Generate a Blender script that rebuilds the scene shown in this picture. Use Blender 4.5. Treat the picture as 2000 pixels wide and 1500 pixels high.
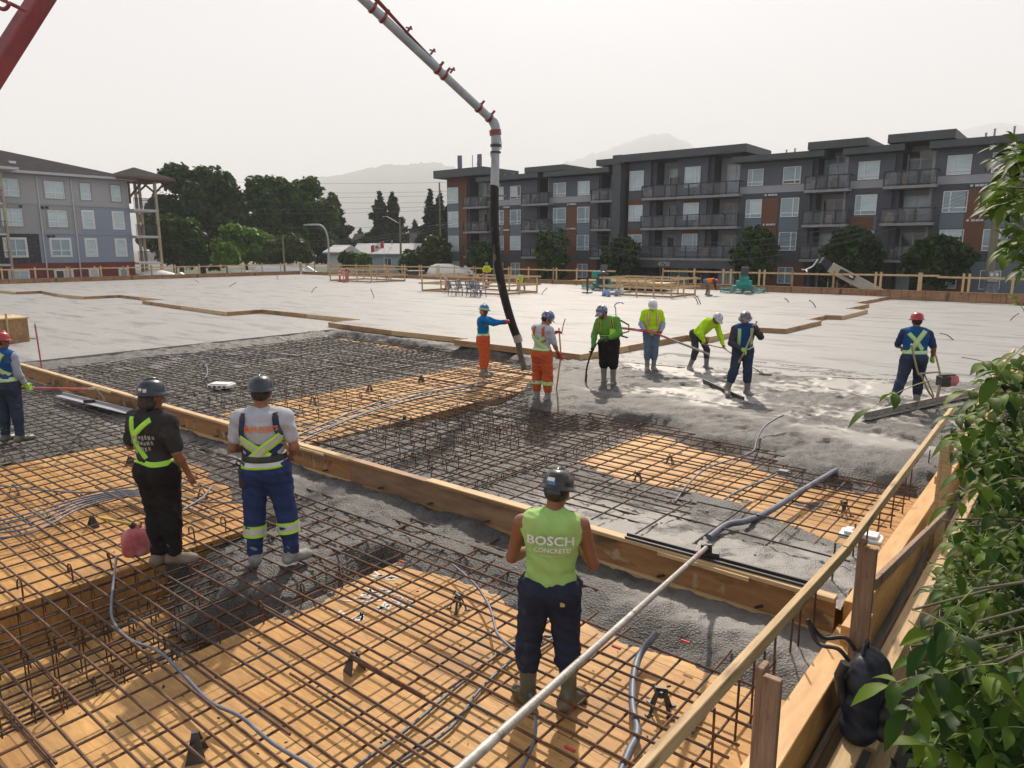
import bpy, math, random
import numpy as np
from mathutils import Vector, Matrix
sc = bpy.context.scene
for o in list(bpy.data.objects): bpy.data.objects.remove(o)
R = math.radians
PITCH = 10.8; CAMH = 3.0; F = 1388.0
# ------------------------------------------------------------------ camera
cam = bpy.data.cameras.new('camera'); cam.sensor_width = 36; cam.lens = F/2000*36
cam.clip_start = 0.05; cam.clip_end = 30000
camo = bpy.data.objects.new('camera', cam); sc.collection.objects.link(camo)
camo.location = (0, 0, CAMH); camo.rotation_euler = (R(90-PITCH), 0, 0); sc.camera = camo
# ------------------------------------------------------------------ sky and sun
SUN_EL, SUN_AZ = 41, 6          # azimuth measured from +Y towards +X
w = bpy.data.worlds.new('World'); sc.world = w; w.use_nodes = True
nt = w.node_tree; nt.nodes.clear()
out = nt.nodes.new('ShaderNodeOutputWorld'); bg = nt.nodes.new('ShaderNodeBackground')
sky = nt.nodes.new('ShaderNodeTexSky'); sky.sky_type = 'NISHITA'; sky.sun_disc = False
sky.sun_elevation = R(SUN_EL); sky.sun_rotation = R(SUN_AZ); sky.dust_density = 6; sky.air_density = 1; sky.ozone_density = 1
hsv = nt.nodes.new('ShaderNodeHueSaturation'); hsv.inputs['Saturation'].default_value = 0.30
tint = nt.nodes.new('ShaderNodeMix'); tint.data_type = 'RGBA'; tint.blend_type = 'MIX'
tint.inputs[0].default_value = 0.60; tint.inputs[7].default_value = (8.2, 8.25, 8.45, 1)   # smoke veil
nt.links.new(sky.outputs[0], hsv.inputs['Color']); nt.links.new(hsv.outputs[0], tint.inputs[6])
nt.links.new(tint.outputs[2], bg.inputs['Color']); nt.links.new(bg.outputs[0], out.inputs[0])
wg = nt.nodes.new('ShaderNodeNewGeometry'); sep = nt.nodes.new('ShaderNodeSeparateXYZ'); mrw = nt.nodes.new('ShaderNodeMapRange')   # smoke veil weight falls with height, dimming the unseen zenith to deepen shadows
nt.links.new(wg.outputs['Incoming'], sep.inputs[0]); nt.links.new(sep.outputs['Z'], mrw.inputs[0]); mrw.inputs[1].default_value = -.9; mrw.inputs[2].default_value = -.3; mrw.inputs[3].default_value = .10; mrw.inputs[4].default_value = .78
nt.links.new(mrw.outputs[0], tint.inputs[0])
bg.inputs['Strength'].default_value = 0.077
sl = bpy.data.lights.new('sun', 'SUN'); sl.energy = 5.0; sl.angle = R(1.2); sl.color = (1.0, 0.87, 0.72)
so = bpy.data.objects.new('sun', sl); sc.collection.objects.link(so)
sd = Vector((math.sin(R(SUN_AZ))*math.cos(R(SUN_EL)), math.cos(R(SUN_AZ))*math.cos(R(SUN_EL)), math.sin(R(SUN_EL))))
so.rotation_euler = sd.to_track_quat('Z', 'Y').to_euler()
sc.view_settings.view_transform = 'Standard'; sc.view_settings.look = 'None'
sc.view_settings.exposure = 0.48; sc.view_settings.gamma = 1.0
sc.cycles.max_bounces = 5; sc.cycles.diffuse_bounces = 2; sc.cycles.glossy_bounces = 2
sc.cycles.transmission_bounces = 3; sc.cycles.transparent_max_bounces = 6; sc.cycles.volume_bounces = 2
sc.cycles.caustics_reflective = False; sc.cycles.caustics_refractive = False
sc.cycles.sample_clamp_indirect = 4

# ------------------------------------------------------------------ places: the deck has its own axes, s along the beam form, t across it
CU, SU = math.cos(R(-39)), math.sin(R(-39))
def W(s, t, z=0.0): return Vector((s*CU - t*SU, s*SU + t*CU, z))
DECKROT = R(-39)
CP, SP = math.cos(R(PITCH)), math.sin(R(PITCH))
def ray(x, y):
    u = (x-1000)/F; v = -(y-750)/F
    return u, CP+v*SP, -SP+v*CP
def at(x, y, z=0.0):
    dx, dy, dz = ray(x, y); k = (z-CAMH)/dz
    return Vector((k*dx, k*dy, z))
def atd(x, y, Y):
    dx, dy, dz = ray(x, y); k = Y/dy
    return Vector((k*dx, Y, CAMH+k*dz))
def st(p): return (p[0]*CU + p[1]*SU, -p[0]*SU + p[1]*CU)
def proj(p):
    X, Y, Z = p[0], p[1], p[2]-CAMH
    d = Y*CP - Z*SP
    return 1000+F*X/d, 750-F*(Y*SP+Z*CP)/d
RNG = random.Random(7)
NR = np.random.RandomState(11)

# ------------------------------------------------------------------ objects
COL = sc.collection
def tag(o, label=None, cat=None, group=None, kind=None):
    if label: o['label'] = label
    if cat: o['category'] = cat
    if group: o['group'] = group
    if kind: o['kind'] = kind
    return o
def empty(name, loc=(0,0,0), rz=0, label=None, cat=None, group=None, kind=None):
    o = bpy.data.objects.new(name, None); COL.objects.link(o); o.empty_display_size = .2
    o.location = loc; o.rotation_euler = (0, 0, rz)
    return tag(o, label, cat, group, kind)
def link(name, me, parent=None, loc=None, rot=None):
    o = bpy.data.objects.new(name, me); COL.objects.link(o)
    if parent: o.parent = parent
    if loc is not None: o.location = loc
    if rot is not None: o.rotation_euler = rot
    return o
def mesh(name, V, Fc, mats, mi=None, smooth=False):
    me = bpy.data.meshes.new(name)
    V = np.asarray(V, dtype=np.float32)
    if isinstance(Fc, np.ndarray) and Fc.ndim == 2:
        n = Fc.shape[1]; nf = len(Fc)
        me.vertices.add(len(V)); me.vertices.foreach_set('co', V.ravel())
        me.loops.add(nf*n); me.loops.foreach_set('vertex_index', Fc.astype(np.int32).ravel())
        me.polygons.add(nf); me.polygons.foreach_set('loop_start', np.arange(0, nf*n, n, dtype=np.int32))
        me.update(calc_edges=True)
    else:
        me.from_pydata([tuple(map(float, v)) for v in V], [], [tuple(int(i) for i in f) for f in Fc])
    for m in (mats if isinstance(mats, (list, tuple)) else [mats]): me.materials.append(m)
    if mi is not None: me.polygons.foreach_set('material_index', np.asarray(mi, dtype=np.int32))
    if smooth: me.polygons.foreach_set('use_smooth', np.ones(len(me.polygons), dtype=bool))
    me.validate(verbose=False); me.update()
    return me
class MB:
    """collects boxes, bars, tubes; builds ONE mesh"""
    def __init__(s): s.v = []; s.f = []; s.m = []; s.sm = []
    def add(s, V, Fc, mi=0, smooth=False):
        n = len(s.v); s.v.extend([tuple(map(float, p)) for p in V])
        for f in Fc: s.f.append(tuple(i+n for i in f)); s.m.append(mi); s.sm.append(smooth)
        return s
    def box(s, a, b, mi=0):
        (x0,y0,z0),(x1,y1,z1) = a, b
        V = [(x0,y0,z0),(x1,y0,z0),(x1,y1,z0),(x0,y1,z0),(x0,y0,z1),(x1,y0,z1),(x1,y1,z1),(x0,y1,z1)]
        return s.add(V, [(3,2,1,0),(4,5,6,7),(0,1,5,4),(1,2,6,5),(2,3,7,6),(3,0,4,7)], mi)
    def bar(s, p, q, wx, wz, mi=0, up=(0,0,1), roll=0):
        p = Vector(p); q = Vector(q); d = (q-p).normalized(); u = Vector(up)
        if abs(d.dot(u)) > .98: u = Vector((0,1,0))
        r = d.cross(u).normalized(); u = r.cross(d).normalized()
        if roll: m = Matrix.Rotation(roll, 3, d); r = m@r; u = m@u
        V = []
        for c in (p, q):
            for (a, b) in ((-1,-1),(1,-1),(1,1),(-1,1)): V.append(c + r*a*wx/2 + u*b*wz/2)
        return s.add(V, [(3,2,1,0),(4,5,6,7),(0,1,5,4),(1,2,6,5),(2,3,7,6),(3,0,4,7)], mi)
    def tube(s, pts, r, n=8, mi=0, cap=True, smooth=True):
        pts = [Vector(p) for p in pts]; rs = r if isinstance(r, (list, tuple)) else [r]*len(pts)
        V = []; u = None
        for i, p in enumerate(pts):
            d = (pts[min(i+1, len(pts)-1)] - pts[max(i-1, 0)]).normalized()
            if u is None:
                u = d.orthogonal().normalized()
            u = (u - d*u.dot(d)).normalized(); w_ = d.cross(u)
            for k in range(n):
                a = 2*math.pi*k/n; V.append(p + (u*math.cos(a) + w_*math.sin(a))*rs[i])
        Fc = []
        for i in range(len(pts)-1):
            for k in range(n):
                k2 = (k+1) % n; Fc.append((i*n+k, i*n+k2, (i+1)*n+k2, (i+1)*n+k))
        s.add(V, Fc, mi, smooth)
        if cap:
            s.add(V[:n], [tuple(range(n))[::-1]], mi); s.add(V[-n:], [tuple(range(n))], mi)
        return s
    def lathe(s, prof, c=(0,0,0), n=16, mi=0, sx=1, sy=1, M=None, smooth=True):
        V = []
        for (r, z) in prof:
            for k in range(n):
                a = 2*math.pi*k/n; p = Vector((r*math.cos(a)*sx, r*math.sin(a)*sy, z))
                if M is not None: p = M@p
                V.append(p + Vector(c))
        Fc = []
        for i in range(len(prof)-1):
            for k in range(n):
                k2 = (k+1) % n; Fc.append((i*n+k, i*n+k2, (i+1)*n+k2, (i+1)*n+k))
        s.add(V, Fc, mi, smooth)
        if prof[0][0] > 1e-4: s.add(V[:n], [tuple(range(n))[::-1]], mi)
        if prof[-1][0] > 1e-4: s.add(V[-n:], [tuple(range(n))], mi)
        return s
    def prism(s, poly, z0, z1, mi=0, mside=None):
        n = len(poly); V = [(p[0], p[1], z0) for p in poly] + [(p[0], p[1], z1) for p in poly]
        s.add(V, [tuple(range(n))[::-1], tuple(range(n, 2*n))], mi)
        ms = mi if mside is None else mside
        return s.add(V, [(i, (i+1) % n, n+(i+1) % n, n+i) for i in range(n)], ms)
    def build(s, name, mats, parent=None, loc=None, rot=None, origin=None):
        V = s.v
        if origin is not None: V = [(a-origin[0], b-origin[1], c-origin[2]) for a, b, c in V]
        me = mesh(name, V, s.f, mats, s.m)
        me.polygons.foreach_set('use_smooth', np.array(s.sm[:len(me.polygons)], dtype=bool)) if len(me.polygons) == len(s.sm) else None
        return link(name, me, parent, loc if loc is not None else origin, rot)
def bevel(o, wd=.004, seg=1):
    m = o.modifiers.new('bevel', 'BEVEL'); m.width = wd; m.segments = seg; m.limit_method = 'ANGLE'; return o
def copy_tree(o, parent=None):
    c = o.copy(); COL.objects.link(c)
    if parent: c.parent = parent
    for ch in list(o.children): copy_tree(ch, c)
    return c
def smooth_path(pts, n=8):
    """Catmull-Rom through the points"""
    P = [Vector(p) for p in pts]; P = [P[0]*2-P[1]] + P + [P[-1]*2-P[-2]]; o = []
    for i in range(1, len(P)-2):
        for k in range(n):
            t = k/n; a, b, c, d = P[i-1], P[i], P[i+1], P[i+2]
            o.append(.5*((2*b)+(c-a)*t+(2*a-5*b+4*c-d)*t*t+(-a+3*b-3*c+d)*t*t*t))
    return o + [P[-2]]

# ------------------------------------------------------------------ materials
def mat(name, col, rough=.6, col2=None, scale=4, stretch=(1,1,1), bump=0, bscale=40, metal=0, spec=.5, coord='Object',
        detail=4, fac=(.35,.65), rot=(0,0,0), coat=0, rough2=None, bstretch=None, bdist=.01, alpha=None, trans=0, sss=None, extra=None):
    m = bpy.data.materials.new(name); m.use_nodes = True; n = m.node_tree; n.nodes.clear()
    o = n.nodes.new('ShaderNodeOutputMaterial'); b = n.nodes.new('ShaderNodeBsdfPrincipled'); n.links.new(b.outputs[0], o.inputs[0])
    b.inputs['Base Color'].default_value = (*col, 1); b.inputs['Roughness'].default_value = rough
    b.inputs['Metallic'].default_value = metal; b.inputs['Specular IOR Level'].default_value = spec
    if coat: b.inputs['Coat Weight'].default_value = coat; b.inputs['Coat Roughness'].default_value = .1
    if trans: b.inputs['Transmission Weight'].default_value = trans
    if alpha is not None: b.inputs['Alpha'].default_value = alpha
    if coord == 'Position': g = n.nodes.new('ShaderNodeNewGeometry'); src = g.outputs['Position']
    else: g = n.nodes.new('ShaderNodeTexCoord'); src = g.outputs[coord]
    def mapping(stv):
        mp = n.nodes.new('ShaderNodeMapping'); mp.inputs['Scale'].default_value = stv; mp.inputs['Rotation'].default_value = rot
        n.links.new(src, mp.inputs[0]); return mp
    if col2 is not None:
        mp = mapping(stretch); t = n.nodes.new('ShaderNodeTexNoise'); t.inputs['Scale'].default_value = scale; t.inputs['Detail'].default_value = detail
        t.inputs['Roughness'].default_value = .6
        n.links.new(mp.outputs[0], t.inputs[0]); rp = n.nodes.new('ShaderNodeValToRGB')
        rp.color_ramp.elements[0].position = fac[0]; rp.color_ramp.elements[1].position = fac[1]
        rp.color_ramp.elements[0].color = (*col, 1); rp.color_ramp.elements[1].color = (*col2, 1)
        n.links.new(t.outputs[0], rp.inputs[0]); last = rp.outputs[0]
        if extra:      # a second, independent layer of stains: (colour, scale, lo, hi, stretch)
            for (ec, es, lo, hi, est) in extra:
                mp2 = mapping(est); t2 = n.nodes.new('ShaderNodeTexNoise'); t2.inputs['Scale'].default_value = es; t2.inputs['Detail'].default_value = 5
                n.links.new(mp2.outputs[0], t2.inputs[0]); mr = n.nodes.new('ShaderNodeMapRange')
                mr.inputs[1].default_value = lo; mr.inputs[2].default_value = hi; n.links.new(t2.outputs[0], mr.inputs[0])
                mx = n.nodes.new('ShaderNodeMix'); mx.data_type = 'RGBA'; n.links.new(mr.outputs[0], mx.inputs[0])
                n.links.new(last, mx.inputs[6]); mx.inputs[7].default_value = (*ec, 1); last = mx.outputs[2]
        n.links.new(last, b.inputs['Base Color'])
        if rough2 is not None:
            mr = n.nodes.new('ShaderNodeMapRange'); mr.inputs[1].default_value = fac[0]; mr.inputs[2].default_value = fac[1]
            mr.inputs[3].default_value = rough; mr.inputs[4].default_value = rough2
            n.links.new(t.outputs[0], mr.inputs[0]); n.links.new(mr.outputs[0], b.inputs['Roughness'])
    if bump:
        mp = mapping(bstretch or stretch); t = n.nodes.new('ShaderNodeTexNoise'); t.inputs['Scale'].default_value = bscale; t.inputs['Detail'].default_value = 6
        t.inputs['Roughness'].default_value = .65
        n.links.new(mp.outputs[0], t.inputs[0]); bp = n.nodes.new('ShaderNodeBump'); bp.inputs['Strength'].default_value = bump
        bp.inputs['Distance'].default_value = bdist; n.links.new(t.outputs[0], bp.inputs['Height']); n.links.new(bp.outputs[0], b.inputs['Normal'])
    return m
M = {}
# timber: grain runs along each board's own X axis
M['lumber']   = mat('lumber', (.48,.33,.17), .7, (.62,.45,.25), 3, (1,14,14), .25, 30, bstretch=(1,20,20), extra=[((.25,.16,.09), 2.2, .60, .72, (1,6,6))])
M['lumber_grey'] = mat('lumber_grey', (.24,.15,.10), .75, (.38,.25,.17), 3, (14,14,1), .3, 30, extra=[((.12,.08,.05), 3, .62, .7, (3,3,1))])
M['form_ply'] = mat('form_ply', (.30,.165,.07), .6, (.42,.25,.12), 2.5, (1,5,5), .15, 30, extra=[((.22,.12,.06), 1.2, .55, .7, (1,2,2))])
M['form_dark'] = mat('form_dark', (.20,.12,.07), .7, (.33,.20,.11), 2, (1,4,4), .2, 30)
M['lvl']      = mat('lvl', (.52,.27,.08), .5, (.66,.38,.14), 2, (1,6,6), .15, 30, extra=[((.30,.16,.07), 3, .6, .75, (1,1,1))])
M['edge_form'] = mat('edge_form', (.26,.14,.07), .75, (.40,.23,.12), .9, (1,1,3), .2, 20, extra=[((.13,.07,.04), 2.5, .58, .68, (1,1,.3))])
M['web_wood'] = mat('web_wood', (.27,.125,.045), .6, (.38,.19,.07), 2.5, (1,5,5), .2, 30, extra=[((.12,.07,.04), 1.6, .55, .68, (1,2,3)), ((.42,.30,.18), 5, .62, .7, (1,3,1))])
M['rebar']    = mat('rebar', (.065,.036,.024), .65, (.17,.08,.042), 9, (1,1,1), .6, 90, metal=.35, coord='Position', extra=[((.06,.055,.05), 3, .55, .65, (1,1,1))])
M['rebar_wet'] = mat('rebar_wet', (.030,.025,.023), .6, (.095,.062,.045), 6, (1,1,1), .6, 90, metal=.35, coord='Position', extra=[((.11,.105,.10), 4, .56, .64, (1,1,1))])
M['chair_plastic'] = mat('chair_plastic', (.035,.035,.038), .5, (.07,.07,.075), 12)
M['conduit']  = mat('conduit', (.085,.10,.15), .5, (.15,.17,.22), 7, (1,1,1), .1, 40, coord='Position', extra=[((.24,.235,.23), 3, .62, .72, (1,1,1))])
M['conduit_dark'] = mat('conduit_dark', (.05,.055,.075), .5, (.09,.09,.11), 7, coord='Position')
M['alu']      = mat('alu', (.30,.285,.27), .5, (.40,.385,.37), 6, (1,8,8), .2, 60, metal=.5, extra=[((.48,.46,.43), 5, .6, .68, (1,1,1)), ((.16,.15,.14), 7, .6, .68, (1,1,1))])
M['alu_dirty'] = mat('alu_dirty', (.26,.24,.21), .5, (.44,.42,.39), 8, (1,1,1), .2, 60, metal=.3)
M['steel']    = mat('steel', (.25,.25,.26), .4, (.36,.36,.37), 8, metal=.7)
M['black_rub'] = mat('black_rub', (.012,.012,.014), .55, (.035,.035,.038), 6)
M['black_steel'] = mat('black_steel', (.02,.02,.022), .45, (.05,.05,.05), 8)
M['hose']     = mat('hose', (.010,.009,.010), .6, (.028,.025,.024), 5, (1,1,.3), .3, 40, spec=.25, extra=[((.16,.15,.14), 4, .6, .7, (1,1,.5))])
M['white_paint'] = mat('white_paint', (.30,.35,.40), .4, (.42,.47,.51), 2, extra=[((.30,.28,.26), 3, .6, .72, (1,1,.4))])
M['boom_red'] = mat('boom_red', (.17,.015,.025), .35, (.26,.03,.032), 2, coat=.3)
M['red']      = mat('red', (.55,.03,.03), .45, (.42,.05,.04), 5)
M['red_faded'] = mat('red_faded', (.42,.07,.08), .5, (.55,.20,.20), 6, extra=[((.62,.45,.42), 3, .58, .7, (1,1,1))])
M['orange_red'] = mat('orange_red', (.75,.10,.03), .5, (.65,.08,.03), 5)
M['yellow']   = mat('yellow', (.60,.42,.03), .5, (.5,.33,.03), 5)
M['teal']     = mat('teal', (.0,.22,.20), .42, (.02,.30,.27), 5, extra=[((.14,.16,.15), 5, .6, .7, (1,1,1))])
M['white']    = mat('white', (.80,.80,.80), .5, (.72,.72,.72), 6)
M['blue_jug'] = mat('blue_jug', (.12,.25,.55), .3, (.3,.42,.65), 6)
M['navy_pack'] = mat('navy_pack', (.008,.011,.02), .55, (.02,.026,.045), 5, bump=.3, bscale=20)
M['ironboard'] = mat('ironboard', (.5,.5,.5), .6)
M['dirtygrey'] = mat('dirtygrey', (.22,.22,.22), .7, (.34,.33,.32), 5)
M['boom_cream'] = mat('boom_cream', (.40,.37,.30), .5, (.46,.43,.36), 3)
M['mark']     = mat('mark', (.06,.04,.03), .8)
M['redmark']  = mat('redmark', (.42,.05,.04), .8)
M['chalk']    = mat('chalk', (.62,.61,.58), .9, (.72,.70,.66), 20)
M['vent'] = mat('vent', (.55,.56,.58), .5, (.62,.62,.62), 2)
M['sid_band'] = mat('sid_band', (.30,.31,.35), .6, (.36,.37,.41), .5)
M['tan'] = mat('tan', (.36,.30,.20), .7, (.44,.37,.26), 2)
M['hoard'] = mat('hoard', (.055,.065,.058), .8, (.085,.095,.085), 2, (4,4,.3), .2, 20)
# ------------------------------------------------------------------ numpy noise
def vnoise(x, y, seed=0):
    xi = np.floor(x).astype(np.int64); yi = np.floor(y).astype(np.int64); xf = x-xi; yf = y-yi
    def h(a, b):
        n = (a*374761393 + b*668265263 + seed*974711) & 0x7fffffff; n = ((n ^ (n >> 13))*1274126177) & 0x7fffffff
        return ((n ^ (n >> 16)) & 0xffff)/65535.0
    u = xf*xf*(3-2*xf); v = yf*yf*(3-2*yf)
    return (h(xi,yi)*(1-u)+h(xi+1,yi)*u)*(1-v) + (h(xi,yi+1)*(1-u)+h(xi+1,yi+1)*u)*v
def fbm(x, y, o=4, seed=0, g=.5):
    a = 1.; s = 0.; t = 0.
    for i in range(o): s = s + a*vnoise(x*2**i, y*2**i, seed+i*17); t += a; a *= g
    return s/t
def sdpoly(px, py, poly):
    """signed distance, positive inside"""
    d = np.full(px.shape, 1e9); inside = np.zeros(px.shape, bool); n = len(poly)
    for i in range(n):
        ax, ay = poly[i]; bx, by = poly[(i+1) % n]; ex, ey = bx-ax, by-ay
        wx, wy = px-ax, py-ay; k = np.clip((wx*ex+wy*ey)/(ex*ex+ey*ey+1e-12), 0, 1)
        d = np.minimum(d, np.hypot(wx-ex*k, wy-ey*k))
        c = ((ay > py) != (by > py)) & (px < (bx-ax)*(py-ay)/(by-ay+1e-12)+ax); inside ^= c
    return np.where(inside, d, -d)
def smst(a, b, x):
    t = np.clip((x-a)/(b-a), 0, 1); return t*t*(3-2*t)

# ------------------------------------------------------------------ the setting
M['ground'] = mat('ground', (.10,.095,.085), .95, (.16,.15,.13), .3, coord='Position', bump=.3, bscale=4)
M['asphalt'] = mat('asphalt', (.10,.10,.10), .85, (.14,.14,.135), .5, coord='Position', bump=.2, bscale=20)
M['grass'] = mat('grass', (.022,.040,.010), .9, (.045,.06,.018), 1.5, coord='Position', bump=.4, bscale=15)
M['pale'] = mat('pale', (.36,.34,.31), .85, (.45,.43,.40), .6, coord='Position')
GZ = -2.3
b = MB(); b.box((-14000, -300, GZ-.4), (14000, 15000, GZ)); o = b.build('ground', M['ground']); tag(o, kind='structure')
# street between the deck and the grey apartment block, with kerb, pavement and lines
def strip(name, t0, t1, s0, s1, z0, z1, m):
    bb = MB(); bb.prism([W(s0,t0), W(s1,t0), W(s1,t1), W(s0,t1)], z0, z1); oo = bb.build(name, m); tag(oo, kind='structure'); return oo
strip('road', 50.2, 58.4, -190, 130, GZ, GZ+.008, M['asphalt'])
strip('pavement', 58.4, 61.0, -68, 130, GZ, GZ+.14, M['pale'])
strip('pavement', 48.6, 50.2, -190, 130, GZ, GZ+.14, M['pale'])
b = MB()
for k in range(30): b.prism([W(-180+k*10, 54.22), W(-177+k*10, 54.22), W(-177+k*10, 54.34), W(-180+k*10, 54.34)], GZ+.010, GZ+.013)
tag(b.build('road_marking', M['white']), kind='structure')
bb = MB(); bb.prism([W(-74,-60), W(-74,62), W(-70.6,62), W(-70.6,-60)], GZ, GZ+.03); tag(bb.build('lane', M['asphalt']), kind='structure')
bb = MB(); bb.prism([W(-190,61.2), W(-69,61.2), W(-69,130), W(-190,130)], GZ, GZ+.05); tag(bb.build('lawn', M['grass']), kind='structure')
bb = MB(); bb.prism([W(6,62), W(60,62), W(60,90), W(6,90)], GZ+2.0, GZ+2.05, ); tag(bb.build('car_park', M['pale']), kind='structure')

# hills in the smoke
M['hill'] = mat('hill', (.035,.055,.03), .95, (.06,.08,.04), .03, coord='Position')
def hill(Y, pts, depth, seed, rough, name='hills'):
    n = 800; xs = np.linspace(pts[0][0], pts[-1][0], n); ys = np.interp(xs, [p[0] for p in pts], [p[1] for p in pts])
    V = []; rows = 9
    for j in range(rows):
        f = j/(rows-1)
        for i in range(n):
            p = atd(xs[i], ys[i], Y); zt = p.z + (fbm(np.array([i*.3]), np.array([seed*3.1]), 3, seed)[0]-.5)*rough + NR.uniform(0,.28)*rough
            zz = GZ + (zt-GZ)*(math.sin(f*math.pi/2))**.9; zz += (fbm(np.array([i*.04]), np.array([j*.8]), 3, seed+5)[0]-.5)*rough*1.2*(f > 0)*(f < 1)
            V.append((p.x, Y-depth*(1-f), zz))
    for i in range(n): V.append((V[(rows-1)*n+i][0], Y+depth, GZ))
    idx = np.arange(n-1); Fc = []
    for j in range(rows): Fc.append(np.stack([j*n+idx, j*n+idx+1, (j+1)*n+idx+1, (j+1)*n+idx], 1))
    o = link(name, mesh(name, V, np.concatenate(Fc), M['hill'], smooth=False)); tag(o, kind='structure'); return o
hill(3900, [(-900,430),(-400,380),(60,400),(300,415),(420,405),(540,375),(640,352),(740,333),(840,322),(930,338),(1100,380),(1400,420),(1900,450)], 1000, 3, 30)
hill(5600, [(700,470),(1000,350),(1120,315),(1200,290),(1262,268),(1296,264),(1330,280),(1420,335),(1600,360),(1760,300),(1850,262),(1925,243),(1980,255),(2100,300),(2500,380),(2900,440)], 1200, 8, 30)

# ------------------------------------------------------------------ the deck: finished slabs
M['slab'] = mat('slab', (.245,.244,.243), .52, (.30,.302,.305), .35, (1,3.2,1) , .2, 9, coord='Object', rough2=.66, spec=.3, fac=(.3,.7),
   bstretch=(1,5,1), extra=[((.13,.13,.13), .35, .52, .72, (1,4.5,1)), ((.33,.332,.335), 1.4, .56, .70, (1,10,1)), ((.15,.15,.15), 2.6, .58, .74, (1,8,1)), ((.14,.138,.135), .8, .67, .74, (1,9,1))])
M['slab_edge'] = mat('slab_edge', (.22,.21,.20), .8, (.32,.31,.29), 3, bump=.4, bscale=30)
M['ply'] = None
def deckobj(bb, name, m, kind='structure'):
    """vertices given in deck axes (s,t,z); the object itself is turned onto them"""
    o = bb.build(name, m); o.rotation_euler = (0, 0, DECKROT)
    if kind: o['kind'] = kind
    return o
SR = -1.33
b = MB()
b.prism([(-69,19.7),(-69,-30),(-22.1,-30),(-22.1,16.2),(-22.1,19.7)], -.45, 0, 0, 1)
b.prism([(-11.2,17.0),(-9.6,16.55),(-5.4,17.2),(-3.2,18.4),(SR,18.9),(SR,48),(-11.2,48)], -.45, 0, 0, 1)
deckobj(b, 'slab', [M['slab'], M['slab_edge']])
STEP = [(-69,16.3),(-58.5,16.13),(-55.5,16.2),(-55.5,17.7),(-50.9,17.1),(-46.9,17.16),(-46.9,19.2),(-40.6,18.9),(-40.6,17.8),(-30.3,16.95),(-30.3,18.7),(-23,18.54),
        (-22.9,17.0),(-18.9,16.7),(-15.4,16.75),(-15.35,16.15),(-10.6,16.0),(-10.5,18.4),(-10.3,21.9),(-9.5,21.9),(-9.4,25.7),(-8.4,25.9),(-8.3,29.8),(-8.85,30),(-8.8,32.3),
        (-8.2,32.5),(-8.1,36.5),(-9.05,36.7),(-8.9,40.3),(-9.7,40.8),(-9.4,47.9)]
HS = .17
def near_collinear_clean(P): return P
b = MB(); b.prism([(a, c) for a, c in STEP] + [(-68.9, 47.9)], 0.004, HS-.012, 0, 1)
deckobj(b, 'raised_slab', [M['slab'], M['slab_edge']])
# timber boards round the step: every board a thing
sb = 0
for i in range(len(STEP)-1):
    (a0, c0), (a1, c1) = STEP[i], STEP[i+1]; L = math.hypot(a1-a0, c1-c0)
    if L < .4: continue
    nb = max(1, round(L/4.2)); ang = math.atan2(c1-c0, a1-a0)
    for k in range(nb):
        f0, f1 = k/nb, (k+1)/nb; q = MB(); l = L/nb
        q.box((-.0 if k else -.03, -.05, -.0), (l-.012 if k < nb-1 else l+.03, -.005, HS+RNG.uniform(-.006, .010)))
        p = W(a0+(a1-a0)*f0, c0+(c1-c0)*f0, .003); o = q.build('edge_board', M['form_ply' if sb % 3 else 'lumber'], loc=p); o.rotation_euler = (RNG.uniform(-.03,.03), 0, ang+DECKROT+RNG.uniform(-.006,.006))
        tag(o, 'timber edge board set round the step of the raised finished slab', 'board', 'boards round the raised slab'); sb += 1

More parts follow.
